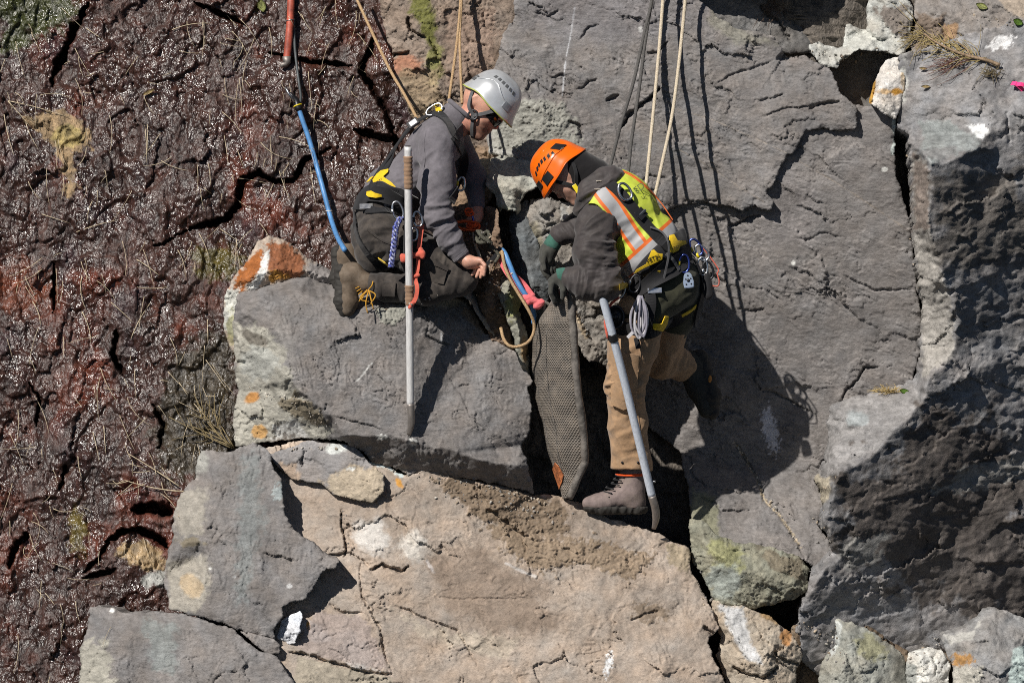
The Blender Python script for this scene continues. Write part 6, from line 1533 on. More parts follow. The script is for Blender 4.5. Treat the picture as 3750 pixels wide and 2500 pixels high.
P1, P1_JACKET, P1_TROUSERS, P1_BODY = person_grey()
# ------------------------------------------------------------------ the bending worker in the orange helmet
def vest_material():
    m, nt, bs = new_mat("hi_vis_vest")
    co = node(nt, "ShaderNodeTexCoord").outputs["Object"]
    n = noise(nt, co, 30, 4, 0.6)
    d1 = node(nt, "ShaderNodeAttribute", attribute_name="band_up").outputs["Fac"]
    d2 = node(nt, "ShaderNodeAttribute", attribute_name="band_round").outputs["Fac"]
    d3 = node(nt, "ShaderNodeAttribute", attribute_name="band_spine").outputs["Fac"]
    def less(a, v): return mathn(nt, 'LESS_THAN', a, v)
    c = mixc(nt, ramp(nt, n, 0.3, 0.7), (0.50, 0.60, 0.05), (0.66, 0.74, 0.10))
    for d in (d1, d3, d2):
        c = mixc(nt, less(d, 0.044), c, (0.82, 0.17, 0.03))
        c = mixc(nt, less(d, 0.027), c, (0.43, 0.43, 0.44))
    nt.links.new(c, bs.inputs["Base Color"])
    bs.inputs["Roughness"].default_value = 0.6
    nt.links.new(bump(nt, noise(nt, co, 700, 1, 0.4), 0.5, 0.0006), bs.inputs["Normal"])
    return m

def person_orange():
    P = empty("person", W(2300, 1865, -0.02))
    tag(P, "bending worker in orange helmet and lime vest gripping the black air bag", "person")
    fh, uh = (-0.63, 0.10, -0.77), (-0.77, 0.06, 0.63)
    hp, L, R = head_prims((2087, 647), fh, uh, -0.21, 0.97)
    # near hand on the bag, far hand hanging
    nh = [cone((2078, 1012, -0.405), (2045, 1022, -0.40), 0.034, 0.034), cone((2045, 1020, -0.415), (2025, 1030, -0.40), 0.028, 0.026), cone((2045, 1024, -0.38), (2028, 1040, -0.365), 0.028, 0.026)]
    nh += fingers([(2020, 1040, -0.425), (2022, 1042, -0.402), (2028, 1046, -0.380), (2036, 1050, -0.360)], [(2032, 1104, -0.405), (2036, 1118, -0.382), (2042, 1114, -0.362), (2046, 1100, -0.348)], 0.0125, [(2016, 1072, -0.428), (2020, 1082, -0.405), (2028, 1082, -0.382), (2036, 1078, -0.362)])
    nh += [cone((2052, 1030, -0.425), (2062, 1062, -0.43), 0.016, 0.013, 0.01), cone((2062, 1062, -0.43), (2060, 1090, -0.415), 0.013, 0.011, 0.006)]
    fhd = [cone((2040, 868, -0.10), (2008, 920, -0.09), 0.036, 0.042), cone((2008, 920, -0.095), (2000, 950, -0.10), 0.042, 0.036)]
    fhd += fingers([(1990, 955, -0.115), (2000, 962, -0.11), (2012, 962, -0.09), (2022, 955, -0.07)], [(1998, 1008, -0.13), (2010, 1022, -0.12), (2024, 1018, -0.10), (2034, 1002, -0.08)], 0.0130, [(1986, 985, -0.13), (1998, 996, -0.13), (2014, 994, -0.11), (2026, 982, -0.09)])
    fhd += [cone((1995, 925, -0.13), (1988, 960, -0.145), 0.016, 0.014, 0.01), cone((1988, 960, -0.145), (1994, 985, -0.15), 0.013, 0.011, 0.006)]
    trunk = [ell((2275, 770, -0.22), (0.17, 0.13, 0.15), axes_px(0.655, 0.755)), ell((2370, 900, -0.21), (0.15, 0.12, 0.14), axes_px(0.655, 0.755)), ell((2440, 1025, -0.19), (0.14, 0.13, 0.14))]
    limbs = [cone((2190, 800, -0.37), (2210, 1040, -0.43), 0.06, 0.045), cone((2210, 1040, -0.43), (2078, 1014, -0.405), 0.045, 0.03), cone((2170, 790, -0.06), (2130, 830, -0.08), 0.055, 0.045), cone((2130, 830, -0.08), (2045, 862, -0.10), 0.042, 0.03),
             cone((2360, 1090, -0.24), (2292, 1390, -0.15), 0.09, 0.06), cone((2292, 1390, -0.15), (2318, 1730, -0.01), 0.055, 0.042), cone((2318, 1730, -0.01), (2300, 1820, -0.01), 0.04, 0.035), cone((2300, 1830, -0.01), (2180, 1845, -0.02), 0.034, 0.028),
             cone((2480, 1090, -0.08), (2410, 1320, 0.06), 0.09, 0.058), cone((2410, 1320, 0.06), (2500, 1330, 0.14), 0.052, 0.042), cone((2500, 1330, 0.14), (2575, 1480, 0.15), 0.036, 0.03)]
    body = hp + [cone((2110, 665, -0.21), (2180, 715, -0.215), 0.06, 0.068)] + trunk + limbs
    small = lambda pr: [(q[0], q[1], q[2], q[3] - 0.0035, q[4] - 0.0035, q[5]) for q in pr]
    me = sdf_mesh("body", body + small(nh) + small(fhd), 0.005, 0.02)
    skin_tint(me, [(L(50, -70, 0), (0.07, 0.07, 0.09), (0.30, 0.17, 0.12), 0.5), (L(80, -14, 0), (0.02, 0.02, 0.02), (0.62, 0.27, 0.2), 0.6)], base=(0.56, 0.32, 0.235))
    link("body", me, M_SKIN, P)
    link("glove", sdf_mesh("glove", nh, 0.0042, 0.012, wob=(0.002, 0.0012)), C_GLOVE, P)
    link("glove", sdf_mesh("glove", fhd, 0.0042, 0.012, wob=(0.002, 0.0012)), C_GLOVE, P)
    tube("glove_cuff", spline([npw((2086, 1016, -0.405)), npw((2064, 1012, -0.403)), npw((2046, 1016, -0.40))]), [0.044, 0.042, 0.040, 0.040][:1][0], C_CUFF, P, 14)
    tube("glove_cuff", spline([npw((2052, 856, -0.10)), npw((2030, 884, -0.097)), npw((2016, 906, -0.094))]), 0.042, C_CUFF, P, 14)
    # balaclava and hair under the helmet
    bl = [wcone(L(-40, 10), L(-62, -70), 0.095, 0.085, 0.03), wcone(L(-30, -50), L(10, -82), 0.072, 0.05, 0.02), cone((2130, 668, -0.21), (2178, 708, -0.215), 0.082, 0.095)]
    link("balaclava", sdf_mesh("balaclava", bl, 0.006, 0.02, wob=(0.004, 0.002), folds=[((2150, 680, -0.3), (0.6, 0.8), 0.1, 0.03, 0.004)]), C_BUFF, P)
    # hooded jacket
    ax = axes_px(0.655, 0.755)
    jk = [ell((2270, 770, -0.22), (0.205, 0.160, 0.180), ax), ell((2365, 895, -0.21), (0.19, 0.150, 0.165), ax), cone((2205, 765, -0.32), (2190, 740, -0.10), 0.088, 0.088),
          ell((2178, 822, -0.36), (0.078, 0.08, 0.07)), cone((2176, 828, -0.365), (2176, 930, -0.395), 0.086, 0.092, 0.05), cone((2176, 930, -0.395), (2206, 1035, -0.425), 0.092, 0.086, 0.05), cone((2215, 1040, -0.43), (2140, 1035, -0.42), 0.080, 0.070, 0.04), cone((2140, 1035, -0.42), (2082, 1016, -0.405), 0.070, 0.052, 0.03),
          cone((2170, 785, -0.06), (2125, 835, -0.085), 0.085, 0.070), cone((2125, 835, -0.085), (2050, 860, -0.10), 0.068, 0.052), ell((2420, 985, -0.20), (0.14, 0.12, 0.165), ax)]
    fo = [((2200, 930, -0.47), (0.1, 1), 0.12, 0.035, 0.011), ((2210, 1000, -0.49), (0.2, 1), 0.10, 0.028, 0.009), ((2150, 1030, -0.47), (1, 0.25), 0.10, 0.028, 0.009), ((2190, 850, -0.45), (0.7, 0.7), 0.11, 0.04, 0.008), ((2110, 840, -0.14), (0.8, -0.5), 0.09, 0.03, 0.007), ((2300, 850, -0.35), (0.6, 0.8), 0.14, 0.05, 0.006)]
    jo = link("hooded_jacket", sdf_mesh("hooded_jacket", jk, 0.0062, 0.035, folds=fo, wob=(0.006, 0.002)), C_HOODIE, P)
    hd = [cone((2128, 770, -0.26), (2165, 712, -0.31), 0.040, 0.062), cone((2165, 712, -0.31), (2235, 668, -0.29), 0.066, 0.072), cone((2235, 668, -0.29), (2245, 672, -0.16), 0.072, 0.070), cone((2245, 672, -0.16), (2170, 700, -0.11), 0.066, 0.055), cone((2200, 690, -0.30), (2225, 720, -0.26), 0.075, 0.08)]
    ho = link("hood", sdf_mesh("hood", hd, 0.006, 0.03, folds=[((2185, 700, -0.36), (0.5, 0.85), 0.12, 0.032, 0.009), ((2240, 670, -0.3), (0.8, 0.3), 0.1, 0.035, 0.006)], wob=(0.006, 0.002)), C_HOODIE, P)
    bvh_h = bvh_of(ho)
    for k, (x, y) in enumerate(((2193, 668), (2187, 688))):
        h = hit(bvh_h, x, y)
        if h:
            pts = [np.array(W(x + 9 * math.cos(t), y + 4.5 * math.sin(t) + (3 if k else -3) * abs(math.cos(t)), h[0].y - 0.004)) for t in np.linspace(math.pi * (1 if k == 0 else 0), math.pi * (2 if k == 0 else 1), 9)]
            tube("hood_emblem", np.array(pts), 0.0032, M_LOGO, ho, 6)
    # vest: a shell over the jacket, open at the arm
    vp = [ell((2274, 766, -0.22), (0.215, 0.170, 0.190), ax), ell((2368, 890, -0.21), (0.195, 0.162, 0.178), ax), cone((2208, 755, -0.33), (2200, 735, -0.12), 0.102, 0.096), ell((2380, 935, -0.205), (0.15, 0.150, 0.172), ax)]
    arm = npw((2166, 850, -0.40)); waist_p = npw((2370, 1000, -0.2)); wdv = np.array([0.67, 0, -0.742]); top_p = npw((2205, 692, -0.2)); tdv = np.array([-0.80, 0, 0.60])
    def vcut(G):
        q = (G - arm) / np.array([0.085, 0.14, 0.135])
        hole = (1 - np.linalg.norm(q, axis=1)) * 0.09
        return np.maximum(np.maximum(hole, (G - waist_p) @ wdv - 0.015), (G - top_p) @ tdv - 0.012)
    vm = sdf_mesh("vest", vp, 0.0056, 0.03, cut=vcut, wob=(0.005, 0.002), folds=[((2400, 760, -0.3), (0.75, -0.65), 0.15, 0.05, 0.006), ((2300, 880, -0.4), (0.6, 0.8), 0.12, 0.04, 0.004)])
    n = len(vm.vertices); co = np.empty(n * 3); vm.vertices.foreach_get("co", co); co = co.reshape(-1, 3)
    pu = 1875 + co[:, 0] / S * CAM_D / (CAM_D + co[:, 1]); pv = 1250 - co[:, 2] / S * CAM_D / (CAM_D + co[:, 1])
    flt_attr(vm, "band_up", S * line_dist(pu, pv, [(2196, 690), (2222, 726), (2246, 754), (2306, 850), (2356, 920)]) + np.where(co[:, 1] > -0.16, 1, 0))
    flt_attr(vm, "band_spine", np.ones(n))
    sl = (co - npw((2320, 967, -0.2))) @ np.array([0.67, 0.0, -0.742])
    flt_attr(vm, "band_round", np.abs(sl))
    vo = link("vest", vm, vest_material(), P)
    ov = simple("vest_orange_trim", (0.82, 0.17, 0.03), 0.6)
    bvv = bvh_of(vo)
    strap("vest_edge", bvv, [(2252, 620), (2310, 642), (2370, 690), (2420, 745), (2462, 806)], 0.020, ov, vo, 0.001, 0.004)
    for k, (bd, sz, x, y, mt) in enumerate((("CED", 0.046, 2330, 698, M_GREYINK), ("LLC", 0.020, 2352, 722, M_GREYINK))):
        h = hit(bvv, x, y)
        if h: text_mesh("vest_print", bd, sz, basis(h[0] + h[1] * 0.004, (0.80, 0, 0.60) if True else 0, h[1]), mt, vo)
    # trousers, olive seat
    se = [ell((2440, 1030, -0.19), (0.165, 0.150, 0.165)), cone((2395, 1075, -0.23), (2350, 1150, -0.235), 0.125, 0.122), cone((2490, 1085, -0.09), (2450, 1190, -0.03), 0.12, 0.105)]
    so = link("trouser_seat", sdf_mesh("trouser_seat", se, 0.0065, 0.03, folds=[((2480, 1080, -0.33), (0.5, 0.8), 0.13, 0.045, 0.007)], wob=(0.006, 0.002)), C_OLIVE, P)
    tr = [cone((2352, 1140, -0.235), (2318, 1265, -0.20), 0.122, 0.117), cone((2318, 1265, -0.20), (2290, 1395, -0.15), 0.117, 0.094), cone((2290, 1395, -0.15), (2296, 1550, -0.085), 0.094, 0.089), cone((2296, 1550, -0.085), (2314, 1712, -0.015), 0.089, 0.094), cone((2314, 1712, -0.015), (2318, 1760, -0.0), 0.094, 0.094),
          cone((2450, 1190, -0.03), (2415, 1315, 0.05), 0.105, 0.088), cone((2415, 1315, 0.05), (2512, 1338, 0.135), 0.084, 0.078)]
    hem = npw((2316, 1718, -0.01))
    def tcut(G): return np.where(np.linalg.norm(G - hem, axis=1) < 0.2, -(G[:, 2] - hem[2]) - 0.06 * (G[:, 0] - hem[0]), -1.0)
    tf = [((2285, 1400, -0.24), (0.15, 1), 0.13, 0.036, 0.011), ((2260, 1440, -0.22), (-0.3, 1), 0.10, 0.03, 0.008), ((2330, 1230, -0.31), (0.3, 1), 0.13, 0.05, 0.006), ((2300, 1560, -0.17), (0.8, 0.6), 0.14, 0.06, 0.007), ((2310, 1670, -0.1), (0.3, 1), 0.10, 0.05, 0.005), ((2450, 1310, 0.02), (0.9, 0.3), 0.1, 0.03, 0.010)]
    to = link("trousers", sdf_mesh("trousers", tr, 0.0062, 0.03, cut=tcut, folds=tf, wob=(0.007, 0.0025)), C_DUCK, P)
    bvt = bvh_of(to)
    for x, y in ((2279, 1692), (2336, 1692)):
        h = hit(bvt, x, y)
        if h:
            tube("hem_snap", np.array([np.array(h[0]) + np.array(h[1]) * q for q in (0.0, 0.004)]), 0.006, M_DARKMETAL, to, 10)
    patch_on("knee_panel", bvt, [(2236, 1300), (2290, 1290), (2340, 1300), (2332, 1480), (2284, 1500), (2238, 1480)], C_DUCK, to, 0.001, 0.005)
    strap("side_seam", bvt, [(2352, 1240), (2336, 1350), (2330, 1480), (2344, 1600), (2352, 1700)], 0.010, C_DUCK, to, 0.001, 0.003)
    # boots
    nb = [cone((2318, 1722, 0.0), (2312, 1800, 0.0), 0.066, 0.062), cone((2312, 1805, 0.0), (2325, 1838, 0.0), 0.060, 0.056), cone((2290, 1815, -0.005), (2200, 1840, -0.012), 0.056, 0.044), cone((2200, 1840, -0.012), (2158, 1842, -0.015), 0.044, 0.038)]
    zs = npw((2300, 1858, 0))[2]
    b1 = link("boot", sdf_mesh("boot", nb, 0.005, 0.03, wob=(0.004, 0.002), cut=lambda G: -(G[:, 2] - zs), folds=[((2250, 1815, -0.06), (1, -0.4), 0.07, 0.02, 0.003)]), C_BOOT2, P)
    sp = [cone((2335, 1852, 0.0), (2285, 1852, 0.0), 0.052, 0.046), cone((2285, 1852, -0.003), (2210, 1852, -0.01), 0.042, 0.046), cone((2210, 1852, -0.01), (2160, 1848, -0.015), 0.046, 0.036)]
    link("sole", sdf_mesh("sole", sp, 0.005, 0.012, cut=lambda G: np.maximum(G[:, 2] - zs - 0.004, -(G[:, 2] - zs + 0.028)), folds=[((2250, 1866, -0.05), (1, 0), 0.2, 0.014, 0.004)]), C_SOLE, b1)
    pc = []
    for j in range(6):
        x0, y0 = 2258 - j * 8 + (12 if j < 3 else 0), 1735 + j * 15
        pc.append(sweep(spline([npw((x0 - 8, y0, 0.03)), npw((x0 - 14, y0 + 4, -0.02)), npw((x0 + 14, y0 + 10, -0.062))], 0.006), 0.0034, 6))
    multi("lace", pc, C_BLACK, b1)
    h0 = npw((2310, 1735, 0.0))
    tube("sock_band", np.array([h0 + np.array([0.071 * math.cos(t), 0.071 * math.sin(t), 0.004 * math.sin(t)]) for t in np.linspace(0, 2 * math.pi, 24, endpoint=False)]), 0.007, C_ORANGECORD, b1, 6, True)
    fb = [cone((2482, 1325, 0.13), (2520, 1335, 0.14), 0.068, 0.068), cone((2525, 1335, 0.14), (2560, 1420, 0.15), 0.064, 0.058), cone((2560, 1420, 0.15), (2588, 1500, 0.15), 0.056, 0.042)]
    b2 = link("boot", sdf_mesh("boot", fb, 0.0055, 0.03, wob=(0.004, 0.002)), C_BOOT3, P)
    fs = [cone((2560, 1312, 0.145), (2584, 1380, 0.15), 0.046, 0.038), cone((2584, 1380, 0.15), (2604, 1450, 0.15), 0.040, 0.046), cone((2604, 1450, 0.15), (2606, 1510, 0.15), 0.046, 0.034)]
    link("sole", sdf_mesh("sole", fs, 0.0055, 0.015, folds=[((2610, 1420, 0.12), (0.25, 1), 0.2, 0.016, 0.004)]), C_SOLE, b2)
    h = hit(bvh_of(b2), 2600, 1388)
    q = [c.data for c in b2.children][0]; h = hit(bvh_of(b2.data, q), 2600, 1388)
    if h:
        M = basis(h[0] + h[1] * 0.001, (0.1, 0, 1), h[1])
        bm = bmesh.new(); bmesh.ops.create_uvsphere(bm, u_segments=14, v_segments=8, radius=1.0); bm.transform(M @ Matrix.Diagonal((0.019, 0.009, 0.003, 1)))
        mm = bpy.data.meshes.new("sole_badge"); bm.to_mesh(mm); bm.free(); link("sole_badge", mm, simple("orange_badge", (0.62, 0.24, 0.03), 0.5), b2)
    # helmet
    C = L(0, 30)
    orange = simple("orange_helmet_shell", (0.90, 0.155, 0.006), 0.28, 0.0, nscale=18, var=0.05, coat=0.4)
    hel, plate, wp, pt, RR = helmet(P, C, R[0], R[1], 0.141, 0.118, 0.160, orange, orange, 2)
    side = -1 if RR[2][1] > 0 else 1
    for i in range(7):
        p0 = side * (0.70 + 0.19 * i); t0 = 0.50 + 0.17 * math.sin((i + 0.6) * 0.50)
        plate("vent", p0, p0 + side * (0.12 + 0.02 * (i % 2)), t0, t0 + 0.15, M_BLACKPL, 0.0004, 0.0008, skew=side * 0.05)
    plate("helmet_badge", side * 2.10, side * 2.50, 0.44, 0.78, M_BLACKPL, 0.001, 0.004, skew=-side * 0.12)
    plate("headlamp_clip", side * 0.28, side * 0.66, 0.20, 0.40, M_BLACKPL, 0.001, 0.004); plate("earmuff_slot", side * 0.86, side * 1.28, 0.10, 0.34, M_BLACKPL, 0.001, 0.004)
    lip = [wp(pt(side * a_, 0.30 + 0.14 * math.sin((a_ - 0.6) * 1.4), 0.001)) for a_ in np.linspace(0.75, 2.2, 26)]
    tube("moulded_ridge", np.array(lip), 0.0035, orange, hel, 6)
    bb_ = bvh_of(*[c.data for c in hel.children if c.name.startswith("helmet_badge")])
    hb = next((x for x in (hit(bb_, 2064 + i * 6, 574 + j * 6) for i in (0, 1, -1, 2, -2, 3, -3, 4, -4, 5, 6) for j in (0, 1, -1, 2, -2, 3, -3, 4, -4)) if x), None)
    if hb: text_mesh("badge_lettering", "PETZL", 0.016, basis(hb[0] + hb[1] * 0.0015, (0.66, 0, 0.75), hb[1]), M_LOGO, hel)
    sg = 1 if (L(0, 0, 10) - L(0, 0, 0))[1] < 0 else -1
    def Q(a, b, s): return L(a, b, sg * s)
    for pts in ([(44, 24, 66), (20, -20, 70), (10, -46, 64)], [(-60, 30, 66), (-30, -16, 84), (6, -44, 70)], [(8, -46, 70), (34, -84, 44), (46, -100, 8)]):
        pp = spline([Q(*p) for p in pts], 0.008); nn = pp - L(10, -20, 0); nn /= np.linalg.norm(nn, axis=1, keepdims=True)
        V, Fs = ribbon_geo(pp, nn, 0.017, 0.003); link("chin_strap", mesh_arrays("chin_strap", V, Fs, False), C_BLACK, hel)
    nrm = Q(0, 0, 10) - Q(0, 0, 0)
    box_mesh("chin_buckle", basis(Q(14, -52, 74), R[0] * 0.3 - R[1], nrm), (0.044, 0.022, 0.010), M_YELPL, hel)
    # harness
    bv = bvh_of(jo, vo, so, to)
    Pn, Nn = on_surface(bv, [(2285, 1072), (2320, 1040), (2362, 995), (2410, 945), (2460, 908), (2512, 880)], 0.006, 8.0)
    V, Fs = ribbon_geo(Pn, Nn, np.interp(np.linspace(0, 1, len(Pn)), [0, 0.35, 1], [0.05, 0.10, 0.13]), 0.010)
    H = link("harness", mesh_arrays("harness", V, Fs), C_BLACK, P)
    bh = bvh_of(jo, vo, so, to, H)
    strap("back_strap", bh, [(2232, 676), (2268, 706), (2310, 755), (2345, 800), (2390, 850), (2432, 890), (2462, 920)], 0.055, C_BLACK, H, 0.006, 0.007)
    bs_ = bvh_of(jo, vo, so, to, H)
    patch_on("yellow_waist_panel", bh, [(2322, 998), (2330, 985), (2365, 965), (2385, 915), (2395, 912), (2408, 925), (2426, 928), (2424, 948), (2395, 962), (2360, 978), (2330, 996)], C_YELLOW, H, 0.008, 0.004)
    patch_on("yellow_waist_panel", bh, [(2447, 862), (2462, 858), (2476, 882), (2506, 882), (2508, 894), (2486, 902), (2478, 918), (2450, 932), (2443, 920)], C_YELLOW, H, 0.008, 0.004)
    patch_on("yellow_trim", bh, [(2345, 1030), (2380, 1022), (2405, 1005), (2410, 990), (2420, 990), (2418, 1012), (2390, 1030), (2350, 1038)], C_YELLOW, H, 0.008, 0.004)
    patch_on("yellow_trim", bh, [(2262, 1040), (2290, 1035), (2298, 1052), (2264, 1064)], C_YELLOW, H, 0.008, 0.004)
    for bd, sz, x, y in (("PETZL", 0.027, 2394, 946), ("ASTRO", 0.020, 2464, 910)):
        h = hit(bvh_of(*[c.data for c in H.children if c.name.startswith("yellow_waist_panel")]), x, y)
        if h: text_mesh("harness_lettering", bd, sz, basis(h[0] + h[1] * 0.002, (0.93, 0, 0.36), h[1]), M_INK, H)
    patch_on("belt_pad", bh, [(2290, 1085), (2340, 1035), (2430, 955), (2520, 905), (2540, 960), (2480, 1010), (2400, 1050), (2330, 1095)], C_BLACK, H, 0.002, 0.008, 8.0)
    strap("leg_loop", bvh_of(so, to), [(2262, 1196), (2320, 1208), (2380, 1212), (2430, 1190), (2470, 1168), (2520, 1140)], 0.075, C_BLACK, H, 0.004, 0.008)
    bl_ = bvh_of(so, to, *[c.data for c in H.children if c.name.startswith("leg_loop")])
    patch_on("yellow_leg_panel", bl_, [(2388, 1183), (2420, 1184), (2432, 1155), (2446, 1156), (2440, 1186), (2424, 1212), (2388, 1204)], C_YELLOW, H, 0.004, 0.004)
    patch_on("yellow_leg_panel", bl_, [(2494, 1150), (2530, 1130), (2548, 1112), (2546, 1126), (2520, 1146), (2496, 1158)], C_YELLOW, H, 0.004, 0.004)
    strap("lowering_strap", bh, [(2378, 1060), (2384, 1100), (2372, 1160), (2362, 1210)], 0.055, C_BLACK, H, 0.014, 0.006)
    strap("lanyard_sling", bh, [(2376, 838), (2412, 850), (2436, 880), (2440, 940), (2432, 1000), (2424, 1040)], 0.010, C_GREYWEB, H, 0.022, 0.003)
    strap("lanyard_sling", bh, [(2434, 928), (2456, 950), (2470, 976), (2478, 990)], 0.018, C_GREYWEB, H, 0.016, 0.003)
    strap("rear_strap", bvh_of(so, to), [(2530, 940), (2560, 1000), (2568, 1060), (2556, 1130), (2540, 1190)], 0.04, C_BLACK, H, 0.006, 0.006)
    h = hit(bh, 2284, 710)
    V, Fs = sweep(oval_path(basis(h[0] + h[1] * 0.03, (0.45, 0, -0.85), h[1]), 0.085, 0.058), 0.0065, 8, True); link("dorsal_ring", mesh_arrays("dorsal_ring", V, Fs), M_STEEL, H)
    h = hit(bh, 2343, 784)
    box_mesh("adjuster_buckle", basis(h[0] + h[1] * 0.012, (0.7, 0, -0.7), h[1]), (0.050, 0.050, 0.012), M_BLACKPL, H); box_mesh("adjuster_bar", basis(h[0] + h[1] * 0.018, (0.7, 0, 0.7), h[1]), (0.056, 0.012, 0.008), M_STEEL, H)
    h = hit(bh, 2398, 1066)
    box_mesh("leg_buckle", basis(h[0] + h[1] * 0.018, (1, 0, 0.05), h[1]), (0.068, 0.026, 0.010), M_STEEL, H)
    return P, bh, H
P2, P2_BVH, P2_HARNESS = person_orange()
# ------------------------------------------------------------------ tools, hoses, ropes and tackle
def alu(name, col, rough=0.36, metal=0.85):
    m, nt, bs = new_mat(name)
    co = node(nt, "ShaderNodeTexCoord").outputs["Object"]
    sc = noise(nt, mapping(nt, co, (1, 1, 0.15)), 160, 4, 0.6); bl = noise(nt, co, 22, 5, 0.65)
    c = mixc(nt, ramp(nt, sc, 0.35, 0.7), tuple(x * 0.72 for x in col), col)
    c = mixc(nt, ramp(nt, bl, 0.60, 0.75, 0, 0.4), c, (0.28, 0.25, 0.22))
    nt.links.new(c, bs.inputs["Base Color"]); bs.inputs["Metallic"].default_value = metal
    nt.links.new(ramp(nt, bl, 0.3, 0.7, rough, rough + 0.2), bs.inputs["Roughness"])
    nt.links.new(bump(nt, sc, 0.3, 0.0006), bs.inputs["Normal"])
    return m
M_ALU = alu("worn_aluminium", (0.80, 0.79, 0.78), 0.42, 0.15)
M_ALUB = alu("bluish_aluminium", (0.74, 0.80, 0.90), 0.38, 0.10)
M_CHISEL = alu("worn_tool_steel", (0.38, 0.34, 0.31), 0.45, 0.7)
M_WRAP = cloth("tan_cloth_tape", (0.30, 0.19, 0.12), var=0.25)

def pry_bar(pts, r, tip, label, mat, wraps, band=None, screws=()):
    path = spline([npw(p) for p in pts], 0.02)
    root = empty("pry_bar", Vector(npw(tip[-1])))
    tag(root, label, "pry bar")
    tube("pole", path, r, mat, root, 20)
    for (p, q) in wraps:
        w = spline([npw(p), (npw(p) + npw(q)) / 2, npw(q)], 0.006)
        rad = r + 0.0035 + 0.0016 * np.sin(np.arange(len(w)) * 1.9) + 0.001 * np.sin(np.arange(len(w)) * 0.7)
        tube("grip_wrap", w, rad, M_WRAP, root, 18)
    if band: tube("joint_ring", spline([npw(band[0]), npw(band[1])], 0.006), r + 0.004, M_BLACKPL, root, 18)
    T = spline([npw(p) for p in tip], 0.008)
    n = len(T); t = np.linspace(0, 1, n)
    V, Fs = sweep(T, 1.0, 14)
    wide = r * np.interp(t, [0, 0.25, 0.6, 1], [1.02, 1.0, 1.0, 0.55]); thin = r * np.interp(t, [0, 0.25, 0.6, 1], [1.02, 0.95, 0.55, 0.10])
    VV = V[:n * 14].reshape(n, 14, 3)
    for i in range(n):
        d = VV[i] - T[i]
        a = d[0]; b = d[14 // 4] if False else None
        th = 2 * np.pi * np.arange(14) / 14
        e1 = d[0]; tt = T[min(i + 1, n - 1)] - T[max(i - 1, 0)]; tt /= np.linalg.norm(tt); e2 = np.cross(tt, e1)
        VV[i] = T[i] + np.cos(th)[:, None] * e1 * thin[i] * 1.2 + np.sin(th)[:, None] * e2 * wide[i]
    V[:n * 14] = VV.reshape(-1, 3)
    link("chisel_tip", mesh_arrays("chisel_tip", V, Fs), M_CHISEL, root)
    for s_ in screws:
        c = npw(s_); tube("set_screw", np.array([c, c + np.array([0.010, -0.006, 0.0])]), 0.006, M_STEEL, root, 10)
    cap = npw(pts[0]); d = npw(pts[0]) - npw(pts[1]); d /= np.linalg.norm(d)
    tube("end_plug", np.array([cap - d * 0.004, cap + d * 0.003]), r * 0.8, M_DARKMETAL, root, 16)
    return root
pry_bar([(1494, 537, -0.500), (1496, 800, -0.448), (1500, 1150, -0.378), (1503, 1484, -0.312)], 0.0180, [(1503, 1478, -0.313), (1506, 1520, -0.306), (1505, 1556, -0.298), (1497, 1592, -0.284)],
        "pale aluminium pry bar standing upright in front of the kneeling worker", M_ALU, [((1494, 572, -0.493), (1496, 692, -0.469)), ((1499, 1044, -0.399), (1500, 1118, -0.384))])
pry_bar([(2192, 1036, -0.485), (2204, 1080, -0.470), (2246, 1236, -0.405), (2300, 1450, -0.300), (2388, 1818, -0.115)], 0.0195, [(2387, 1814, -0.116), (2400, 1862, -0.095), (2402, 1900, -0.075), (2394, 1936, -0.050)],
        "bluish aluminium pry bar leaning past the bending worker's shin", M_ALUB, [], ((2242, 1222, -0.412), (2249, 1248, -0.400)), [(2364, 1764, -0.145), (2392, 1762, -0.135)])

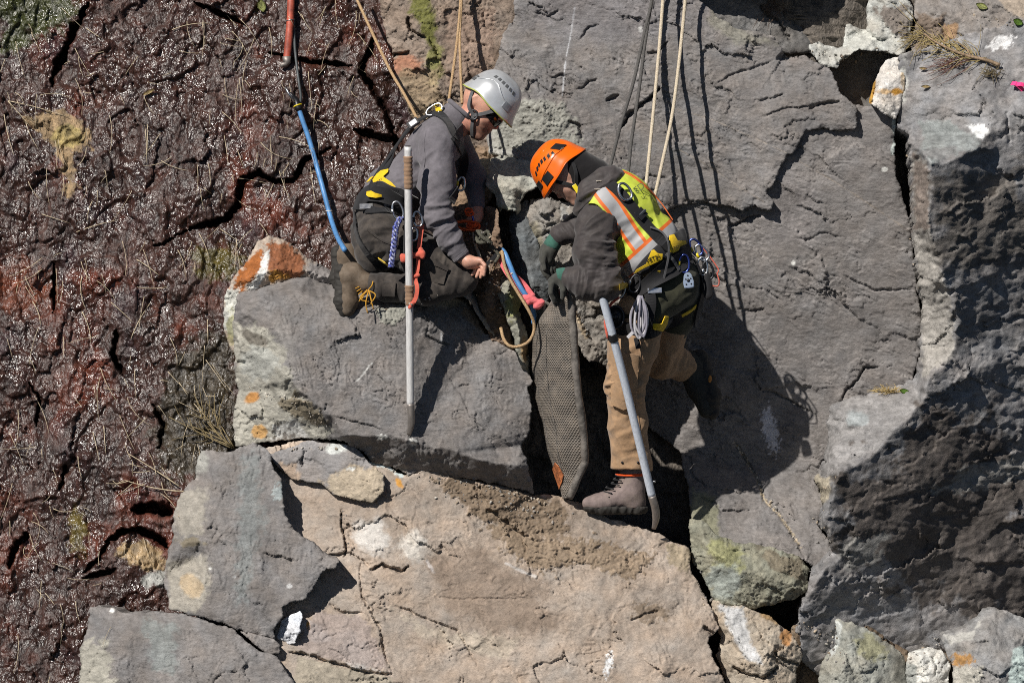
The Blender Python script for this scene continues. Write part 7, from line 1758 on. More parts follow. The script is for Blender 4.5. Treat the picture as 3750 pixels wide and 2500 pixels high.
# ---- the rubber lifting bag
def bag():
    root = empty("air_bag", W(2070, 1822, 0.0))
    tag(root, "worn dark rubber lifting bag wedged upright between the rocks", "air bag")
    rows = [(1052, 2056, 2078, -0.375, 0.04), (1100, 2024, 2076, -0.365, 0.12), (1130, 2004, 2080, -0.352, 0.16), (1190, 1968, 2086, -0.335, 0.22), (1255, 1952, 2091, -0.31, 0.26), (1340, 1943, 2096, -0.28, 0.28), (1447, 1953, 2106, -0.235, 0.28), (1574, 1983, 2124, -0.175, 0.25), (1660, 2010, 2130, -0.13, 0.22), (1690, 2022, 2131, -0.11, 0.20), (1725, 2034, 2114, -0.09, 0.17), (1780, 2050, 2088, -0.06, 0.10), (1826, 2060, 2070, -0.02, 0.03)]
    R_ = np.array(rows, float); t = np.linspace(0, 1, len(R_)); tt = np.linspace(0, 1, 110)
    row = np.stack([np.interp(tt, t, R_[:, i]) for i in range(5)], -1)
    nu = 40; u = np.linspace(0, 1, nu)
    front = np.zeros((len(row), nu, 3)); back = np.zeros_like(front); uv = np.zeros((len(row), nu, 3))
    for i, (py, l, r, y, dy) in enumerate(row):
        bulge = 0.062 * np.sin(np.pi * np.clip(u, 0, 1)) ** 0.8 * min(1, (r - l) / 110)
        px = l + (r - l) * u; yy = y + dy * (1 - u)
        cr = 0.014 * fbm(px / 70, np.full(nu, py / 110), 3, seed=4)          # soft dents
        fr = WA(px, np.full(nu, py), yy)
        nrm = np.array([-dy, -(r - l) * S, 0]); nrm /= np.linalg.norm(nrm) + 1e-9
        front[i] = fr + nrm * (bulge + cr)[:, None]
        back[i] = fr - nrm * (0.030 + 0.6 * bulge)[:, None]
        uv[i, :, 0] = u * (math.hypot((r - l) * S, dy)) - 0.5 * math.hypot((r - l) * S, dy); uv[i, :, 1] = py * S
    n = len(row); N = n * nu
    idx = np.arange(N).reshape(n, nu)
    F = np.stack([idx[:-1, :-1], idx[1:, :-1], idx[1:, 1:], idx[:-1, 1:]], -1).reshape(-1, 4)
    G = F[:, ::-1] + N
    sides = []
    loop = list(idx[0]) + list(idx[1:, -1]) + list(idx[-1, ::-1][1:]) + list(idx[::-1, 0][1:-1])
    for a, b in zip(loop, loop[1:] + loop[:1]): sides.append((a, b, b + N, a + N))
    me = mesh_arrays("shell", np.concatenate([front.reshape(-1, 3), back.reshape(-1, 3)]), [F, G, np.array(sides)])
    at = me.attributes.new("weave", 'FLOAT_VECTOR', 'POINT'); at.data.foreach_set("vector", np.concatenate([uv.reshape(-1, 3)] * 2).astype(np.float32).ravel())
    m, nt, bs = new_mat("embossed_rubber")
    w = node(nt, "ShaderNodeAttribute", attribute_name="weave").outputs["Vector"]
    co = node(nt, "ShaderNodeTexCoord").outputs["Object"]
    hs = []
    for rot in (math.radians(38), math.radians(-38)):
        wv = node(nt, "ShaderNodeTexWave", wave_type='BANDS', bands_direction='X'); wv.inputs["Scale"].default_value = 33.0
        nt.links.new(mapping(nt, w, (1, 1, 1), (0, 0, rot)), wv.inputs["Vector"]); hs.append(wv.outputs["Fac"])
    dia = mathn(nt, 'MULTIPLY', hs[0], hs[1])
    dust = noise(nt, co, 16, 6, 0.65); d2 = noise(nt, co, 90, 4, 0.6)
    c = mixc(nt, ramp(nt, dia, 0.05, 0.6), (0.085, 0.075, 0.065), (0.33, 0.295, 0.255))
    c = mixc(nt, ramp(nt, dust, 0.42, 0.72, 0, 0.6), c, (0.36, 0.30, 0.24))
    c = mixc(nt, ramp(nt, d2, 0.60, 0.75, 0, 0.4), c, (0.26, 0.14, 0.08))
    nt.links.new(c, bs.inputs["Base Color"]); bs.inputs["Roughness"].default_value = 0.62
    nt.links.new(bump(nt, d2, 0.5, 0.003, bump(nt, dia, 1.0, 0.0035)), bs.inputs["Normal"])
    sh = link("shell", me, m, root)
    rub = simple("black_rubber_rim", (0.21, 0.19, 0.17), 0.6, nscale=25, var=0.35, bscale=90, bdist=0.003)
    tube("rim", np.array([front[i, -1] * 0.5 + back[i, -1] * 0.5 + np.array([0.004, -0.010, 0]) for i in range(0, n, 2)]), 0.019 + 0.0015 * np.sin(np.arange(len(range(0, n, 2))) * 0.9), rub, root, 12)
    tube("rim", np.array([front[i, 0] * 0.5 + back[i, 0] * 0.5 for i in range(0, n, 2)]), 0.016, rub, root, 10)
    bb = bvh_of(sh)
    for off in (0.36, 0.62):
        pp = np.array([front[i, int(off * nu)] + np.array([-0.001, -0.001, 0]) for i in range(30, n - 14, 3)])
        tube("moulded_seam", pp, 0.0022, rub, root, 6)
    rust = simple("rust_orange_patch", (0.52, 0.17, 0.06), 0.8, nscale=60, var=0.4, bscale=120, bdist=0.003)
    patch_on("corner_patch", bb, [(2034, 1692), (2048, 1706), (2066, 1738), (2060, 1764), (2050, 1790), (2044, 1768), (2036, 1748), (2026, 1716)], rust, root, 0.002, 0.004)
    tube("corner_loop", spline([npw((2010, 1115, -0.20)), npw((1994, 1108, -0.21)), npw((1992, 1128, -0.22)), npw((2006, 1150, -0.22))], 0.006), 0.010, rub, root, 10)
    return root
bag()

# ---- ropes
def rope_mat(name, c1, c2, scale=260):
    m, nt, bs = new_mat(name)
    co = node(nt, "ShaderNodeTexCoord").outputs["Object"]
    v = node(nt, "ShaderNodeTexVoronoi"); v.inputs["Scale"].default_value = scale; nt.links.new(mapping(nt, co, (1, 1, 0.6), (0, 0.6, 0)), v.inputs["Vector"])
    n = noise(nt, co, 30, 5, 0.6)
    c = mixc(nt, ramp(nt, v.outputs["Distance"], 0.1, 0.6), c1, c2); c = mixc(nt, ramp(nt, n, 0.5, 0.75, 0, 0.5), c, tuple(x * 0.55 for x in c1))
    nt.links.new(c, bs.inputs["Base Color"]); bs.inputs["Roughness"].default_value = 0.85
    nt.links.new(bump(nt, v.outputs["Distance"], 0.8, 0.0015), bs.inputs["Normal"])
    return m
R_TAN = rope_mat("tan_rope", (0.62, 0.45, 0.26), (0.36, 0.23, 0.12))
R_CREAM = rope_mat("cream_rope", (0.74, 0.66, 0.52), (0.48, 0.40, 0.29))
R_BLACK = rope_mat("charcoal_rope", (0.045, 0.042, 0.040), (0.10, 0.095, 0.09))
R_OLIVE = rope_mat("olive_rope", (0.13, 0.125, 0.09), (0.06, 0.058, 0.045))
def rope(pts, r, mat, label, group=None, wig=0.0):
    P = spline([npw(p) for p in pts], 0.02)
    o = tube("rope", P, r, mat, None, 10)
    tag(o, label, "rope", group)
    return o
rope([(1270, -90, 0.62), (1310, 5, 0.56), (1420, 240, 0.34), (1480, 345, 0.14), (1528, 436, -0.07)], 0.0078, R_TAN, "tan rope slanting down to the kneeling worker's left shoulder blade")
rope([(1686, -90, 0.34), (1687, 0, 0.33), (1674, 150, 0.22), (1655, 290, 0.08), (1640, 392, -0.05)], 0.0072, R_TAN, "left one of two tan ropes ending behind the kneeling worker's collar")
rope([(1690, -90, 0.34), (1690, 0, 0.33), (1684, 130, 0.24), (1687, 260, 0.08), (1692, 380, -0.04)], 0.0072, R_TAN, "right one of two tan ropes ending behind the kneeling worker's collar")
rope([(2400, -90, 0.30), (2388, 0, 0.29), (2358, 130, 0.22), (2320, 300, 0.08), (2270, 470, -0.06), (2232, 622, -0.20)], 0.0085, R_BLACK, "leftmost charcoal rope running down to the bending worker's hood")
rope([(2402, -90, 0.30), (2384, 20, 0.29), (2362, 160, 0.20), (2340, 330, 0.06), (2312, 520, -0.08), (2300, 640, -0.18)], 0.0085, R_BLACK, "charcoal rope just left of the cream ropes above the lime vest")
rope([(2436, -90, 0.28), (2428, 0, 0.27), (2414, 180, 0.16), (2392, 420, -0.02), (2366, 680, -0.19)], 0.0090, R_CREAM, "left cream rope running down to the bending worker's vest")
rope([(2520, -90, 0.28), (2510, 0, 0.27), (2490, 200, 0.17), (2462, 420, 0.02), (2420, 620, -0.13), (2396, 728, -0.20)], 0.0090, R_CREAM, "right cream rope running down to the bending worker's vest")
rope([(1737, 822, -0.03), (1735, 860, -0.06), (1742, 900, -0.14), (1756, 935, -0.20), (1762, 965, -0.20)], 0.0075, R_CREAM, "short cream rope dropping from the orange descender behind the bare hand")
rope([(1806, 985, -0.200), (1826, 945, -0.200), (1838, 920, -0.210), (1848, 975, -0.230), (1872, 1030, -0.250), (1905, 1085, -0.270), (1938, 1140, -0.280), (1956, 1185, -0.260), (1952, 1225, -0.260), (1930, 1256, -0.250), (1892, 1270, -0.230), (1862, 1264, -0.230), (1844, 1240, -0.210), (1834, 1200, -0.180)], 0.0080, R_TAN, "tan rope hanging in a loop left of the air bag")
rr = random.Random(5)
kp = []
for i in range(26):
    a = i * 1.15
    kp.append(np.array(W(1768 + 26 * math.cos(a) + 6 * math.sin(a * 2.3), 868 + 22 * math.sin(a * 1.3), -0.22 + 0.03 * math.sin(a * 0.9))))
kp += [np.array(W(1800, 905, -0.21)), np.array(W(1826, 935, -0.21)), np.array(W(1812, 962, -0.22))]
o = tube("rope", spline(kp, 0.008), 0.0085, R_OLIVE, None, 8); tag(o, "dark olive rope tied in a bulky knot beside the bare hand", "rope")
P_, N_ = None, None
def band(name, pts, w, mat, label=None, cat=None, parent=None, thick=0.003, n=(0, -1, 0)):
    P = spline([npw(p) for p in pts], 0.012)
    V, Fs = ribbon_geo(P, np.tile(np.array(n, float), (len(P), 1)), w, thick)
    o = link(name, mesh_arrays(name, V, Fs, False), mat, parent)
    if label: tag(o, label, cat)
    return o
band("sling", [(1832, 905, -0.180), (1815, 935, -0.210), (1775, 975, -0.230), (1738, 1018, -0.220)], 0.018, C_BLACK, "black webbing sling crossing the soil below the rope knot", "sling")
# pink sling to the bag: two strands and a knot
ps = empty("sling", W(1985, 1118, -0.2)); tag(ps, "pink webbing sling knotted to the air bag's corner", "sling")
band("strand", [(1832, 940, -0.190), (1850, 985, -0.210), (1890, 1040, -0.230), (1935, 1088, -0.230)], 0.030, C_PINK, parent=ps, n=(-0.3, -0.9, 0.2))
band("strand", [(1846, 948, -0.180), (1880, 1005, -0.210), (1915, 1040, -0.190), (1950, 1086, -0.220)], 0.034, C_PINK, parent=ps, n=(0.3, -0.9, 0.3))
link("knot", sdf_mesh("knot", [cone((1924, 1088, -0.240), (1958, 1100, -0.240), 0.016, 0.015), cone((1934, 1106, -0.245), (1950, 1082, -0.225), 0.014, 0.013), cone((1958, 1100, -0.230), (1970, 1118, -0.240), 0.017, 0.020), cone((1968, 1118, -0.240), (1984, 1106, -0.250), 0.020, 0.015)], 0.004, 0.008, folds=[((1950, 1096, -0.260), (0.5, 0.8), 0.06, 0.012, 0.003)]), C_PINK, ps)
# hoses
M_BLUE = simple("blue_hose_rubber", (0.10, 0.28, 0.58), 0.45, nscale=30, var=0.15)
M_RED = simple("red_hose_rubber", (0.42, 0.085, 0.05), 0.6, nscale=22, var=0.3, bscale=70, bdist=0.002)
M_CORR = simple("grey_corrugated_hose", (0.07, 0.08, 0.085), 0.5)
BV_CL = bvh_of(CLIFF) if False else None
def cliff_y(px, py, deps):
    d = (W(px, py, 0) - CAMP).normalized()
    h = scene.ray_cast(deps, CAMP, d)
    return h[1].y if h[0] else 0.4
bpy.context.view_layer.update()
DG = bpy.context.evaluated_depsgraph_get()
def hoselay(pts, lift):
    P2 = spline([(p[0], 0, p[1]) for p in pts], 14.0)
    y = np.array([cliff_y(p[0], p[2], DG) for p in P2]) - lift
    for _ in range(12): y[1:-1] = np.minimum(y[1:-1], 0.5 * y[1:-1] + 0.25 * (y[:-2] + y[2:]))
    for _ in range(8): y[1:-1] = 0.5 * y[1:-1] + 0.25 * (y[:-2] + y[2:])
    return WA(P2[:, 0], P2[:, 2], y)
h_red = empty("hose", W(1050, 240, 0.4)); tag(h_red, "rusty red pipe hanging from the top edge with a hook end", "pipe")
pth = hoselay([(1068, -70), (1066, 0), (1062, 90), (1054, 180), (1050, 222)], 0.045)
tube("pipe_body", pth, 0.0190, M_RED, h_red, 14)
tube("clamp_wire", np.array([pth[int(len(pth) * 0.5)] + np.array([0.021 * math.cos(t), 0.021 * math.sin(t), 0.004 * math.cos(t)]) for t in np.linspace(0, 2 * math.pi, 16, endpoint=False)]), 0.0022, M_STEEL, h_red, 6, True)
e = pth[-1]
tube("end_hook", np.array([e + np.array(v) for v in ((0, 0, 0.02), (0.001, 0, -0.010), (-0.006, -0.002, -0.020), (-0.022, -0.004, -0.022), (-0.024, -0.004, -0.034))]), [0.022, 0.021, 0.015, 0.012, 0.010], M_CHISEL, h_red, 12)
pc = hoselay([(1076, 70), (1078, 150), (1086, 235), (1096, 310), (1102, 355), (1098, 385)], 0.03)
nn = np.interp(np.linspace(0, len(pc) - 1, 160), np.arange(len(pc)), np.arange(len(pc)))
pc = np.stack([np.interp(np.linspace(0, len(pc) - 1, 160), np.arange(len(pc)), pc[:, i]) for i in range(3)], -1)
o = tube("hose", pc, 0.0062 + 0.0013 * (np.arange(160) % 2), M_CORR, None, 10); tag(o, "thin grey corrugated hose beside the red pipe", "hose")
pb = hoselay([(1094, 398), (1108, 440), (1132, 510), (1158, 600), (1188, 710), (1212, 800), (1236, 868), (1262, 915)], 0.07)
hb = empty("hose", Vector(pb[-1])); tag(hb, "blue air hose hanging down the wet face to the kneeling worker's boot", "hose")
tube("hose_body", pb, 0.0125, M_BLUE, hb, 12)
q = pb[int(len(pb) * 0.72)]
tube("cable_tie", np.array([q + np.array([0.0145 * math.cos(t), 0.0145 * math.sin(t), 0]) for t in np.linspace(0, 2 * math.pi, 16, endpoint=False)]), 0.0025, simple("white_tie", (0.7, 0.7, 0.7), 0.5), hb, 6, True)
dd = pb[0] - pb[2]; dd /= np.linalg.norm(dd)
cp = [pb[0] + dd * k for k in (-0.012, 0.0, 0.014, 0.030, 0.046)] + [pb[0] + dd * 0.05 + np.array([-0.014, -0.006, 0.014]), pb[0] + dd * 0.05 + np.array([-0.030, -0.01, 0.030])]
tube("coupling", np.array(cp), [0.016, 0.021, 0.020, 0.018, 0.017, 0.012, 0.010], M_DARKMETAL, hb, 14)
tube("coupling_lever", np.array([pb[0] + dd * 0.03 + np.array([-0.012, -0.018, 0.004]), pb[0] + dd * 0.055 + np.array([-0.03, -0.02, 0.02]), pb[0] + dd * 0.07 + np.array([-0.045, -0.016, 0.04])]), [0.005, 0.006, 0.008], M_STEEL, hb, 8)
tube("yellow_ring", np.array([pb[0] + dd * 0.012, pb[0] + dd * 0.018]), 0.0225, M_YELPL, hb, 16)
o = tube("hose", spline([npw(p) for p in ((1838, 915, -0.170), (1850, 930, -0.200), (1866, 968, -0.220), (1888, 1020, -0.230), (1915, 1066, -0.240), (1940, 1100, -0.220), (1954, 1140, -0.160), (1954, 1185, -0.120))], 0.012), 0.0125, M_BLUE, None, 12)
tag(o, "blue air hose curving down to the air bag's top corner", "hose")

# ---- tackle on the kneeling worker's harness
def cpx(px, py, y): return Vector(npw((px, py, y)))
carabiner("carabiner", cpx(1456, 770, -0.36), 75, 0.085, M_STEEL, M_STEEL, "large steel carabiner on the kneeling worker's hip left of the pry bar")
carabiner("carabiner", cpx(1530, 802, -0.40), 80, 0.070, M_STEEL, M_DARKMETAL, "steel carabiner on the kneeling worker's hip just right of the pry bar")
carabiner("carabiner", cpx(1516, 858, -0.385), 95, 0.060, M_STEEL, M_STEEL, "lower steel carabiner right of the pry bar on the kneeling worker")
M_BRAID = rope_mat("blue_white_braid", (0.70, 0.72, 0.80), (0.06, 0.08, 0.34), 95)
pcs = []
for k in range(3):
    t = np.linspace(0, 1, 90)
    px = np.interp(t, [0, 0.2, 0.6, 1], [1468, 1450, 1442, 1432]); py = np.interp(t, [0, 1], [795, 978])
    ph = t * 26 + k * 2.09
    P = WA(px, py, -0.375 + 0.02 * t); P[:, 0] += 0.011 * np.cos(ph); P[:, 1] += 0.009 * np.sin(ph)
    pcs.append(sweep(P, 0.0058, 7))
o = multi("lanyard", pcs, M_BRAID); tag(o, "blue and white braided lanyard hanging from the kneeling worker's hip", "lanyard")
cs = empty("sling", W(1525, 1110, -0.37)); tag(cs, "coral red webbing sling tied round the upright pry bar", "sling")
band("strand", [(1546, 822, -0.385), (1540, 868, -0.385), (1534, 912, -0.385)], 0.022, C_CORAL, parent=cs)
band("strand", [(1532, 930, -0.385), (1530, 980, -0.39), (1522, 1020, -0.395)], 0.020, C_CORAL, parent=cs)
band("strand", [(1520, 1020, -0.395), (1528, 1055, -0.405), (1522, 1092, -0.405), (1508, 1116, -0.41)], 0.020, C_CORAL, parent=cs)
link("knot", sdf_mesh("knot", [cone((1482, 942, -0.40), (1548, 928, -0.395), 0.013, 0.015), cone((1540, 915, -0.39), (1548, 940, -0.40), 0.014, 0.012), cone((1514, 1012, -0.395), (1532, 1008, -0.395), 0.012, 0.010), cone((1510, 1112, -0.41), (1500, 1126, -0.42), 0.012, 0.009), cone((1474, 938, -0.40), (1476, 952, -0.40), 0.014, 0.014)], 0.004, 0.008), C_CORAL, cs)
# orange descender at the far hand
ds = empty("descender", W(1725, 845, -0.05)); tag(ds, "orange rope descender with cord held in the kneeling worker's far hand", "descender")
tube("frame_ring", oval_path(basis(cpx(1712, 826, -0.06), (1, 0, -0.1), (0.1, -1, 0.3)), 0.115, 0.045), 0.0075, M_ORGALU, ds, 8, True)
for i, (x, y) in enumerate(((1716, 772), (1720, 782), (1728, 818), (1734, 824), (1724, 828))):
    tube("cord_wrap", np.array([np.array(cpx(x + 13 * math.cos(t), y + 8 * math.sin(t), -0.06 - 0.012 * math.sin(t))) for t in np.linspace(0, 2 * math.pi, 18, endpoint=False)]), 0.0052, C_ORANGECORD, ds, 7, True)
tube("link_bar", spline([npw((1724, 776, -0.055)), npw((1732, 800, -0.055)), npw((1738, 824, -0.05))]), 0.006, M_BLUEALU, ds, 8)
carabiner("carabiner", cpx(1688, 674, -0.19), 100, 0.065, M_STEEL, M_YELPL, "steel and yellow carabiner on the kneeling worker's chest")
pl = [cone((1498, 800, -0.36), (1494, 945, -0.36), 0.022, 0.024)]
o = link("tool_pouch", sdf_mesh("tool_pouch", pl + [cone((1475, 955, -0.36), (1500, 930, -0.37), 0.012, 0.018)], 0.005, 0.01, wob=(0.002, 0.001)), C_BLACK); tag(o, "slim black tool sheath behind the upright pry bar", "tool sheath")

# ---- tackle on the bending worker's harness
def on2(px, py, off=0.02):
    h = hit(P2_BVH, px, py)
    return (h[0] + h[1] * off) if h else cpx(px, py, -0.36)
carabiner("carabiner", on2(2498, 972, 0.025), 92, 0.085, M_BLUEALU, M_YELPL, "blue and yellow carabiner holding the alloy plate on the bending worker's hip")
p0 = on2(2509, 1030, 0.03)
rp = empty("rigging_plate", p0); tag(rp, "pale alloy rope clamp plate hanging on the bending worker's hip", "rope clamp")
bm = bmesh.new()
prof = [(-0.023, -0.036), (0.023, -0.036), (0.026, -0.010), (0.018, 0.030), (0.008, 0.040), (-0.008, 0.040), (-0.018, 0.030), (-0.026, -0.010)]
f1 = bm.faces.new([bm.verts.new((x, y, 0.0)) for x, y in prof]); r_ = bmesh.ops.extrude_face_region(bm, geom=[f1]); bmesh.ops.translate(bm, vec=(0, 0, 0.012), verts=[v for v in r_["geom"] if isinstance(v, bmesh.types.BMVert)])
bmesh.ops.bevel(bm, geom=list(bm.edges), offset=0.003, segments=2, affect='EDGES'); bmesh.ops.recalc_face_normals(bm, faces=bm.faces)
Mp = basis(p0, (1, 0, 0.12), (0, -1, 0.15)); Mp2 = Mp.copy(); bm.transform(Mp)
mm = bpy.data.meshes.new("plate"); bm.to_mesh(mm); bm.free(); link("plate", mm, M_PLATE, rp)
for x, y in ((0, 0.0), (-0.012, -0.018), (0.012, -0.018), (0, 0.024), (-0.012, 0.008), (0.012, 0.008)):
    c = Mp @ Vector((x, y, 0.0115)); n_ = (Mp.to_3x3() @ Vector((0, 0, 1)))
    tube("rivet", np.array([np.array(c), np.array(c + n_ * 0.0035)]), 0.0038 if (x, y) != (0, 0.0) else 0.008, M_DARKMETAL, rp, 10)
carabiner("carabiner", on2(2340, 1054, 0.045), 105, 0.085, M_DARKMETAL, M_STEEL, "dark carabiner carrying the looped grey slings on the bending worker")
carabiner("carabiner", on2(2292, 1080, 0.04), 110, 0.080, M_STEEL, M_STEEL, "steel carabiner at the bending worker's belly above the leaning bar")
# looped slings
sl_ = empty("sling", on2(2335, 1235, 0.05)); tag(sl_, "bundle of thin grey slings looped on the bending worker's thigh", "sling")
base = on2(2340, 1085, 0.05)
for k in range(7):
    x0 = 2330 + 5 * k; w_ = 10 + 4 * (k % 3); yb = 1205 + 7 * (k % 4)
    yy = base.y - 0.006 * k
    pts = [(2340 + k, 1082, yy), (x0 - w_ - 8, 1140, yy - 0.008), (x0 - w_ - 10, yb - 20, yy - 0.006), (x0 - 4, yb + 14, yy), (x0 + w_ - 2, yb - 24, yy - 0.006), (x0 + w_ - 4, 1135, yy - 0.010), (2344 + k, 1084, yy)]
    tube("loop", spline([npw(p) for p in pts], 0.01), 0.0056, cloth("sling_white_%d" % k, (0.50, 0.49, 0.52) if k % 2 else (0.26, 0.25, 0.30)), sl_, 7)
band("tail", [(2318, 1216, base.y - 0.03), (2308, 1226, base.y - 0.03), (2298, 1236, base.y - 0.03)], 0.016, cloth("sling_tail", (0.55, 0.54, 0.56)), parent=sl_)
# pulley
pc0 = on2(2280, 1150, 0.05)
pu_ = empty("pulley", pc0); tag(pu_, "round black pulley hanging beside the leaning bar", "pulley")
for nm, r_, th, mt in (("sheave", 0.046, 0.020, M_BLACKPL), ("hub", 0.016, 0.030, M_DARKMETAL)):
    c = np.array(pc0); tube(nm, np.array([c + np.array([0, th / 2, 0]), c - np.array([0, th / 2, 0])]), r_, mt, pu_, 24)
tube("cheek_rim", np.array([np.array(pc0) + np.array([0.040 * math.cos(t), -0.012, 0.052 * math.sin(t)]) for t in np.linspace(0, 2 * math.pi, 28, endpoint=False)]), 0.006, M_DARKMETAL, pu_, 8, True)
rope([(2266, 1090, -0.40), (2240, 1110, -0.37), (2222, 1140, -0.36), (2216, 1180, -0.36), (2226, 1240, -0.35)], 0.0068, C_CORAL, "red cord hanging behind the top of the leaning bar")
o = band("strap_end", [(2330, 1236, -0.36), (2334, 1256, -0.36), (2338, 1276, -0.355)], 0.026, C_BLACK, "short black strap end dangling below the looped slings", "strap")
# rear gear cluster
cl = [(2548, 905, 60, M_BLUEALU, M_YELPL, "blue carabiner highest on the bending worker's rear gear loop"), (2570, 925, 55, M_STEEL, M_YELPL, "steel and yellow carabiner behind the bending worker's hip"), (2572, 975, 88, M_STEEL, M_STEEL, "steel carabiner halfway down the bending worker's rear gear"), (2592, 990, 80, M_DARKMETAL, M_STEEL, "dark carabiner hanging lowest behind the bending worker's hip")]
for x, y, a, m1, m2, lb in cl:
    carabiner("carabiner", cpx(x, y, -0.20), a, 0.085, m1, m2, lb)
o = link("gear_pouch", sdf_mesh("gear_pouch", [cone((2588, 1010, -0.19), (2594, 1080, -0.19), 0.022, 0.024), cone((2574, 1000, -0.17), (2578, 1060, -0.17), 0.02, 0.022)], 0.005, 0.012, wob=(0.002, 0.001)), C_BLACK); tag(o, "black gear holster hanging behind the bending worker's hip", "holster")
o = tube("cord", spline([npw(p) for p in ((2572, 905, -0.2), (2600, 940, -0.2), (2632, 988, -0.2), (2626, 1000, -0.2), (2634, 1030, -0.2), (2628, 1048, -0.19), (2600, 1044, -0.19))], 0.01), 0.0034, C_CORAL, None, 6); tag(o, "thin red cord looping out behind the bending worker's hip", "cord")
# ------------------------------------------------------------------ straw, twigs, leaves
def dry(name, c): return simple(name, c, 0.8, nscale=80, var=0.3)
M_STRAW = dry("dry_straw", (0.58, 0.48, 0.33)); M_TWIG = dry("grey_twig", (0.30, 0.21, 0.13)); M_TWIGD = dry("dark_twig", (0.10, 0.065, 0.045)); M_GRASS = dry("dead_grass", (0.60, 0.45, 0.20)); M_LEAF = dry("pale_leaf", (0.42, 0.45, 0.16)); M_LEAFG = dry("green_leaf", (0.13, 0.25, 0.03)); M_LEAFY = dry("dead_leaf", (0.50, 0.38, 0.18))
rs = random.Random(11)
bpy.context.view_layer.update(); DG = bpy.context.evaluated_depsgraph_get()
def ry(px, py):
    h = scene.ray_cast(DG, CAMP, (W(px, py, 0) - CAMP).normalized())
    return h[1].y if h[0] else 0.4
def stem(p0, ang, L, bend, r, lift=0.012, n=7):
    pts = []
    for i in range(n):
        t = i / (n - 1)
        a = ang + bend * (t - 0.5)
        if i == 0: x, y = p0
        else: x, y = x + math.cos(a) * L / (n - 1), y + math.sin(a) * L / (n - 1)
        pts.append((x, y))
    ys = np.array([ry(*p) for p in pts]); ln = np.interp(np.arange(n), [0, n - 1], [ys[0], ys[-1]])
    yy = np.minimum(ys, 0.5 * ys + 0.5 * ln) - lift
    for _ in range(3): yy[1:-1] = 0.5 * yy[1:-1] + 0.25 * (yy[:-2] + yy[2:])
    return sweep(np.array([npw((x, y, d)) for (x, y), d in zip(pts, yy)]), np.interp(np.arange(n), [0, n - 1], [r, r * 0.5]), 5)
pcs = []
def left_limit(y): return np.interp(y, [0, 420, 860, 1000, 1600, 1750, 2200, 2500], [1370, 1470, 960, 850, 830, 640, 560, 280])
while len(pcs) < 230:
    x, y = rs.uniform(0, 1450), rs.uniform(0, 2500)
    if x > left_limit(y) - 30: continue
    if 1230 < x and y > 400: continue
    dense = 1.0 if (x > 700 and y < 900) or (x > 560 and 1250 < y < 1700) else 0.55
    if rs.random() > dense: continue
    steep = rs.gauss(1.45, 0.35) if rs.random() < 0.62 else rs.uniform(0, math.pi)
    pcs.append(stem((x, y), steep, rs.choice([35, 55, 80, 110, 140]), rs.gauss(0, 0.5), rs.uniform(0.0013, 0.0022), 0.02))
for p, a, L, b in [((30, 370), 0.25, 230, 0.15), ((30, 372), 0.85, 130, 0.1), ((15, 420), 1.35, 150, -0.2), ((295, 90), 0.6, 90, 0.0), ((630, 110), -0.2, 150, 0.5), ((530, 460), 1.5, 110, 0.2), ((120, 1105), 1.2, 90, 0.6), ((300, 1010), 1.5, 130, -0.7), ((300, 1140), 1.25, 120, 0.5), ((480, 1240), -1.1, 150, 0.3), ((380, 1560), 1.5, 100, 0.0), ((500, 950), 0.6, 100, 0.2), ((760, 1170), 1.55, 90, 0.0), ((280, 850), -0.3, 160, 0.2)]:
    pcs.append(stem(p, a, L, b, 0.0026))
o = multi("dry_straw", pcs, M_STRAW); tag(o, "dry straw stems scattered over the wet rock face", kind='stuff')
# bush of bare twigs at the foot of the wet face
def bush(root_px, n, spread, Lr, label, mat, ang0, name="dead_shrub", cat="shrub", lift=0.03):
    P = empty(name, W(root_px[0], root_px[1], ry(*root_px) - 0.02)); tag(P, label, cat)
    main, tw = [], []
    for i in range(n):
        a = ang0 + rs.gauss(0, spread); L = rs.uniform(*Lr)
        main.append(stem((root_px[0] + rs.gauss(0, 8), root_px[1] + rs.gauss(0, 6)), a, L, rs.gauss(0, 0.5), 0.0036, lift))
        for k in range(4):
            t = rs.uniform(0.3, 0.95)
            tw.append(stem((root_px[0] + math.cos(a) * L * t, root_px[1] + math.sin(a) * L * t), a + rs.choice([-1, 1]) * rs.uniform(0.3, 0.9), L * rs.uniform(0.2, 0.45), rs.gauss(0, 0.4), 0.0020, lift * 1.3))
    multi("stem", main, mat, P); multi("twig", tw, mat, P)
    return P
bush((840, 1640), 7, 0.45, (120, 260), "bare twiggy shrub at the foot of the wet face beside the big block", dry("shrub_twig", (0.26, 0.20, 0.10)), -2.2)
bush((650, 1790), 2, 0.3, (120, 220), "pair of bare stems leaning out left of the grey streaked block", M_STRAW, -2.7)
# dead branch, upper right
br = empty("dead_branch", W(3655, 240, ry(3655, 240) - 0.02)); tag(br, "fallen dead branch with fine twigs lying across the upper right rock", "branch")
def lay(pts, lift=0.03):
    P2 = spline([(p[0], 0, p[1]) for p in pts], 10.0)
    y = np.array([ry(p[0], p[2]) for p in P2])
    for _ in range(10): y[1:-1] = np.minimum(y[1:-1], 0.5 * y[1:-1] + 0.25 * (y[:-2] + y[2:]))
    return WA(P2[:, 0], P2[:, 2], y - lift)
pp = lay([(3662, 240), (3610, 220), (3555, 208), (3500, 190), (3460, 172), (3420, 150), (3385, 125)]); tube("limb", pp, np.linspace(0.010, 0.004, len(pp)), M_TWIG, br, 8)
pp = lay([(3555, 208), (3540, 180), (3510, 158), (3494, 152)]); tube("limb", pp, np.linspace(0.005, 0.003, len(pp)), M_TWIG, br, 7)
tw = []
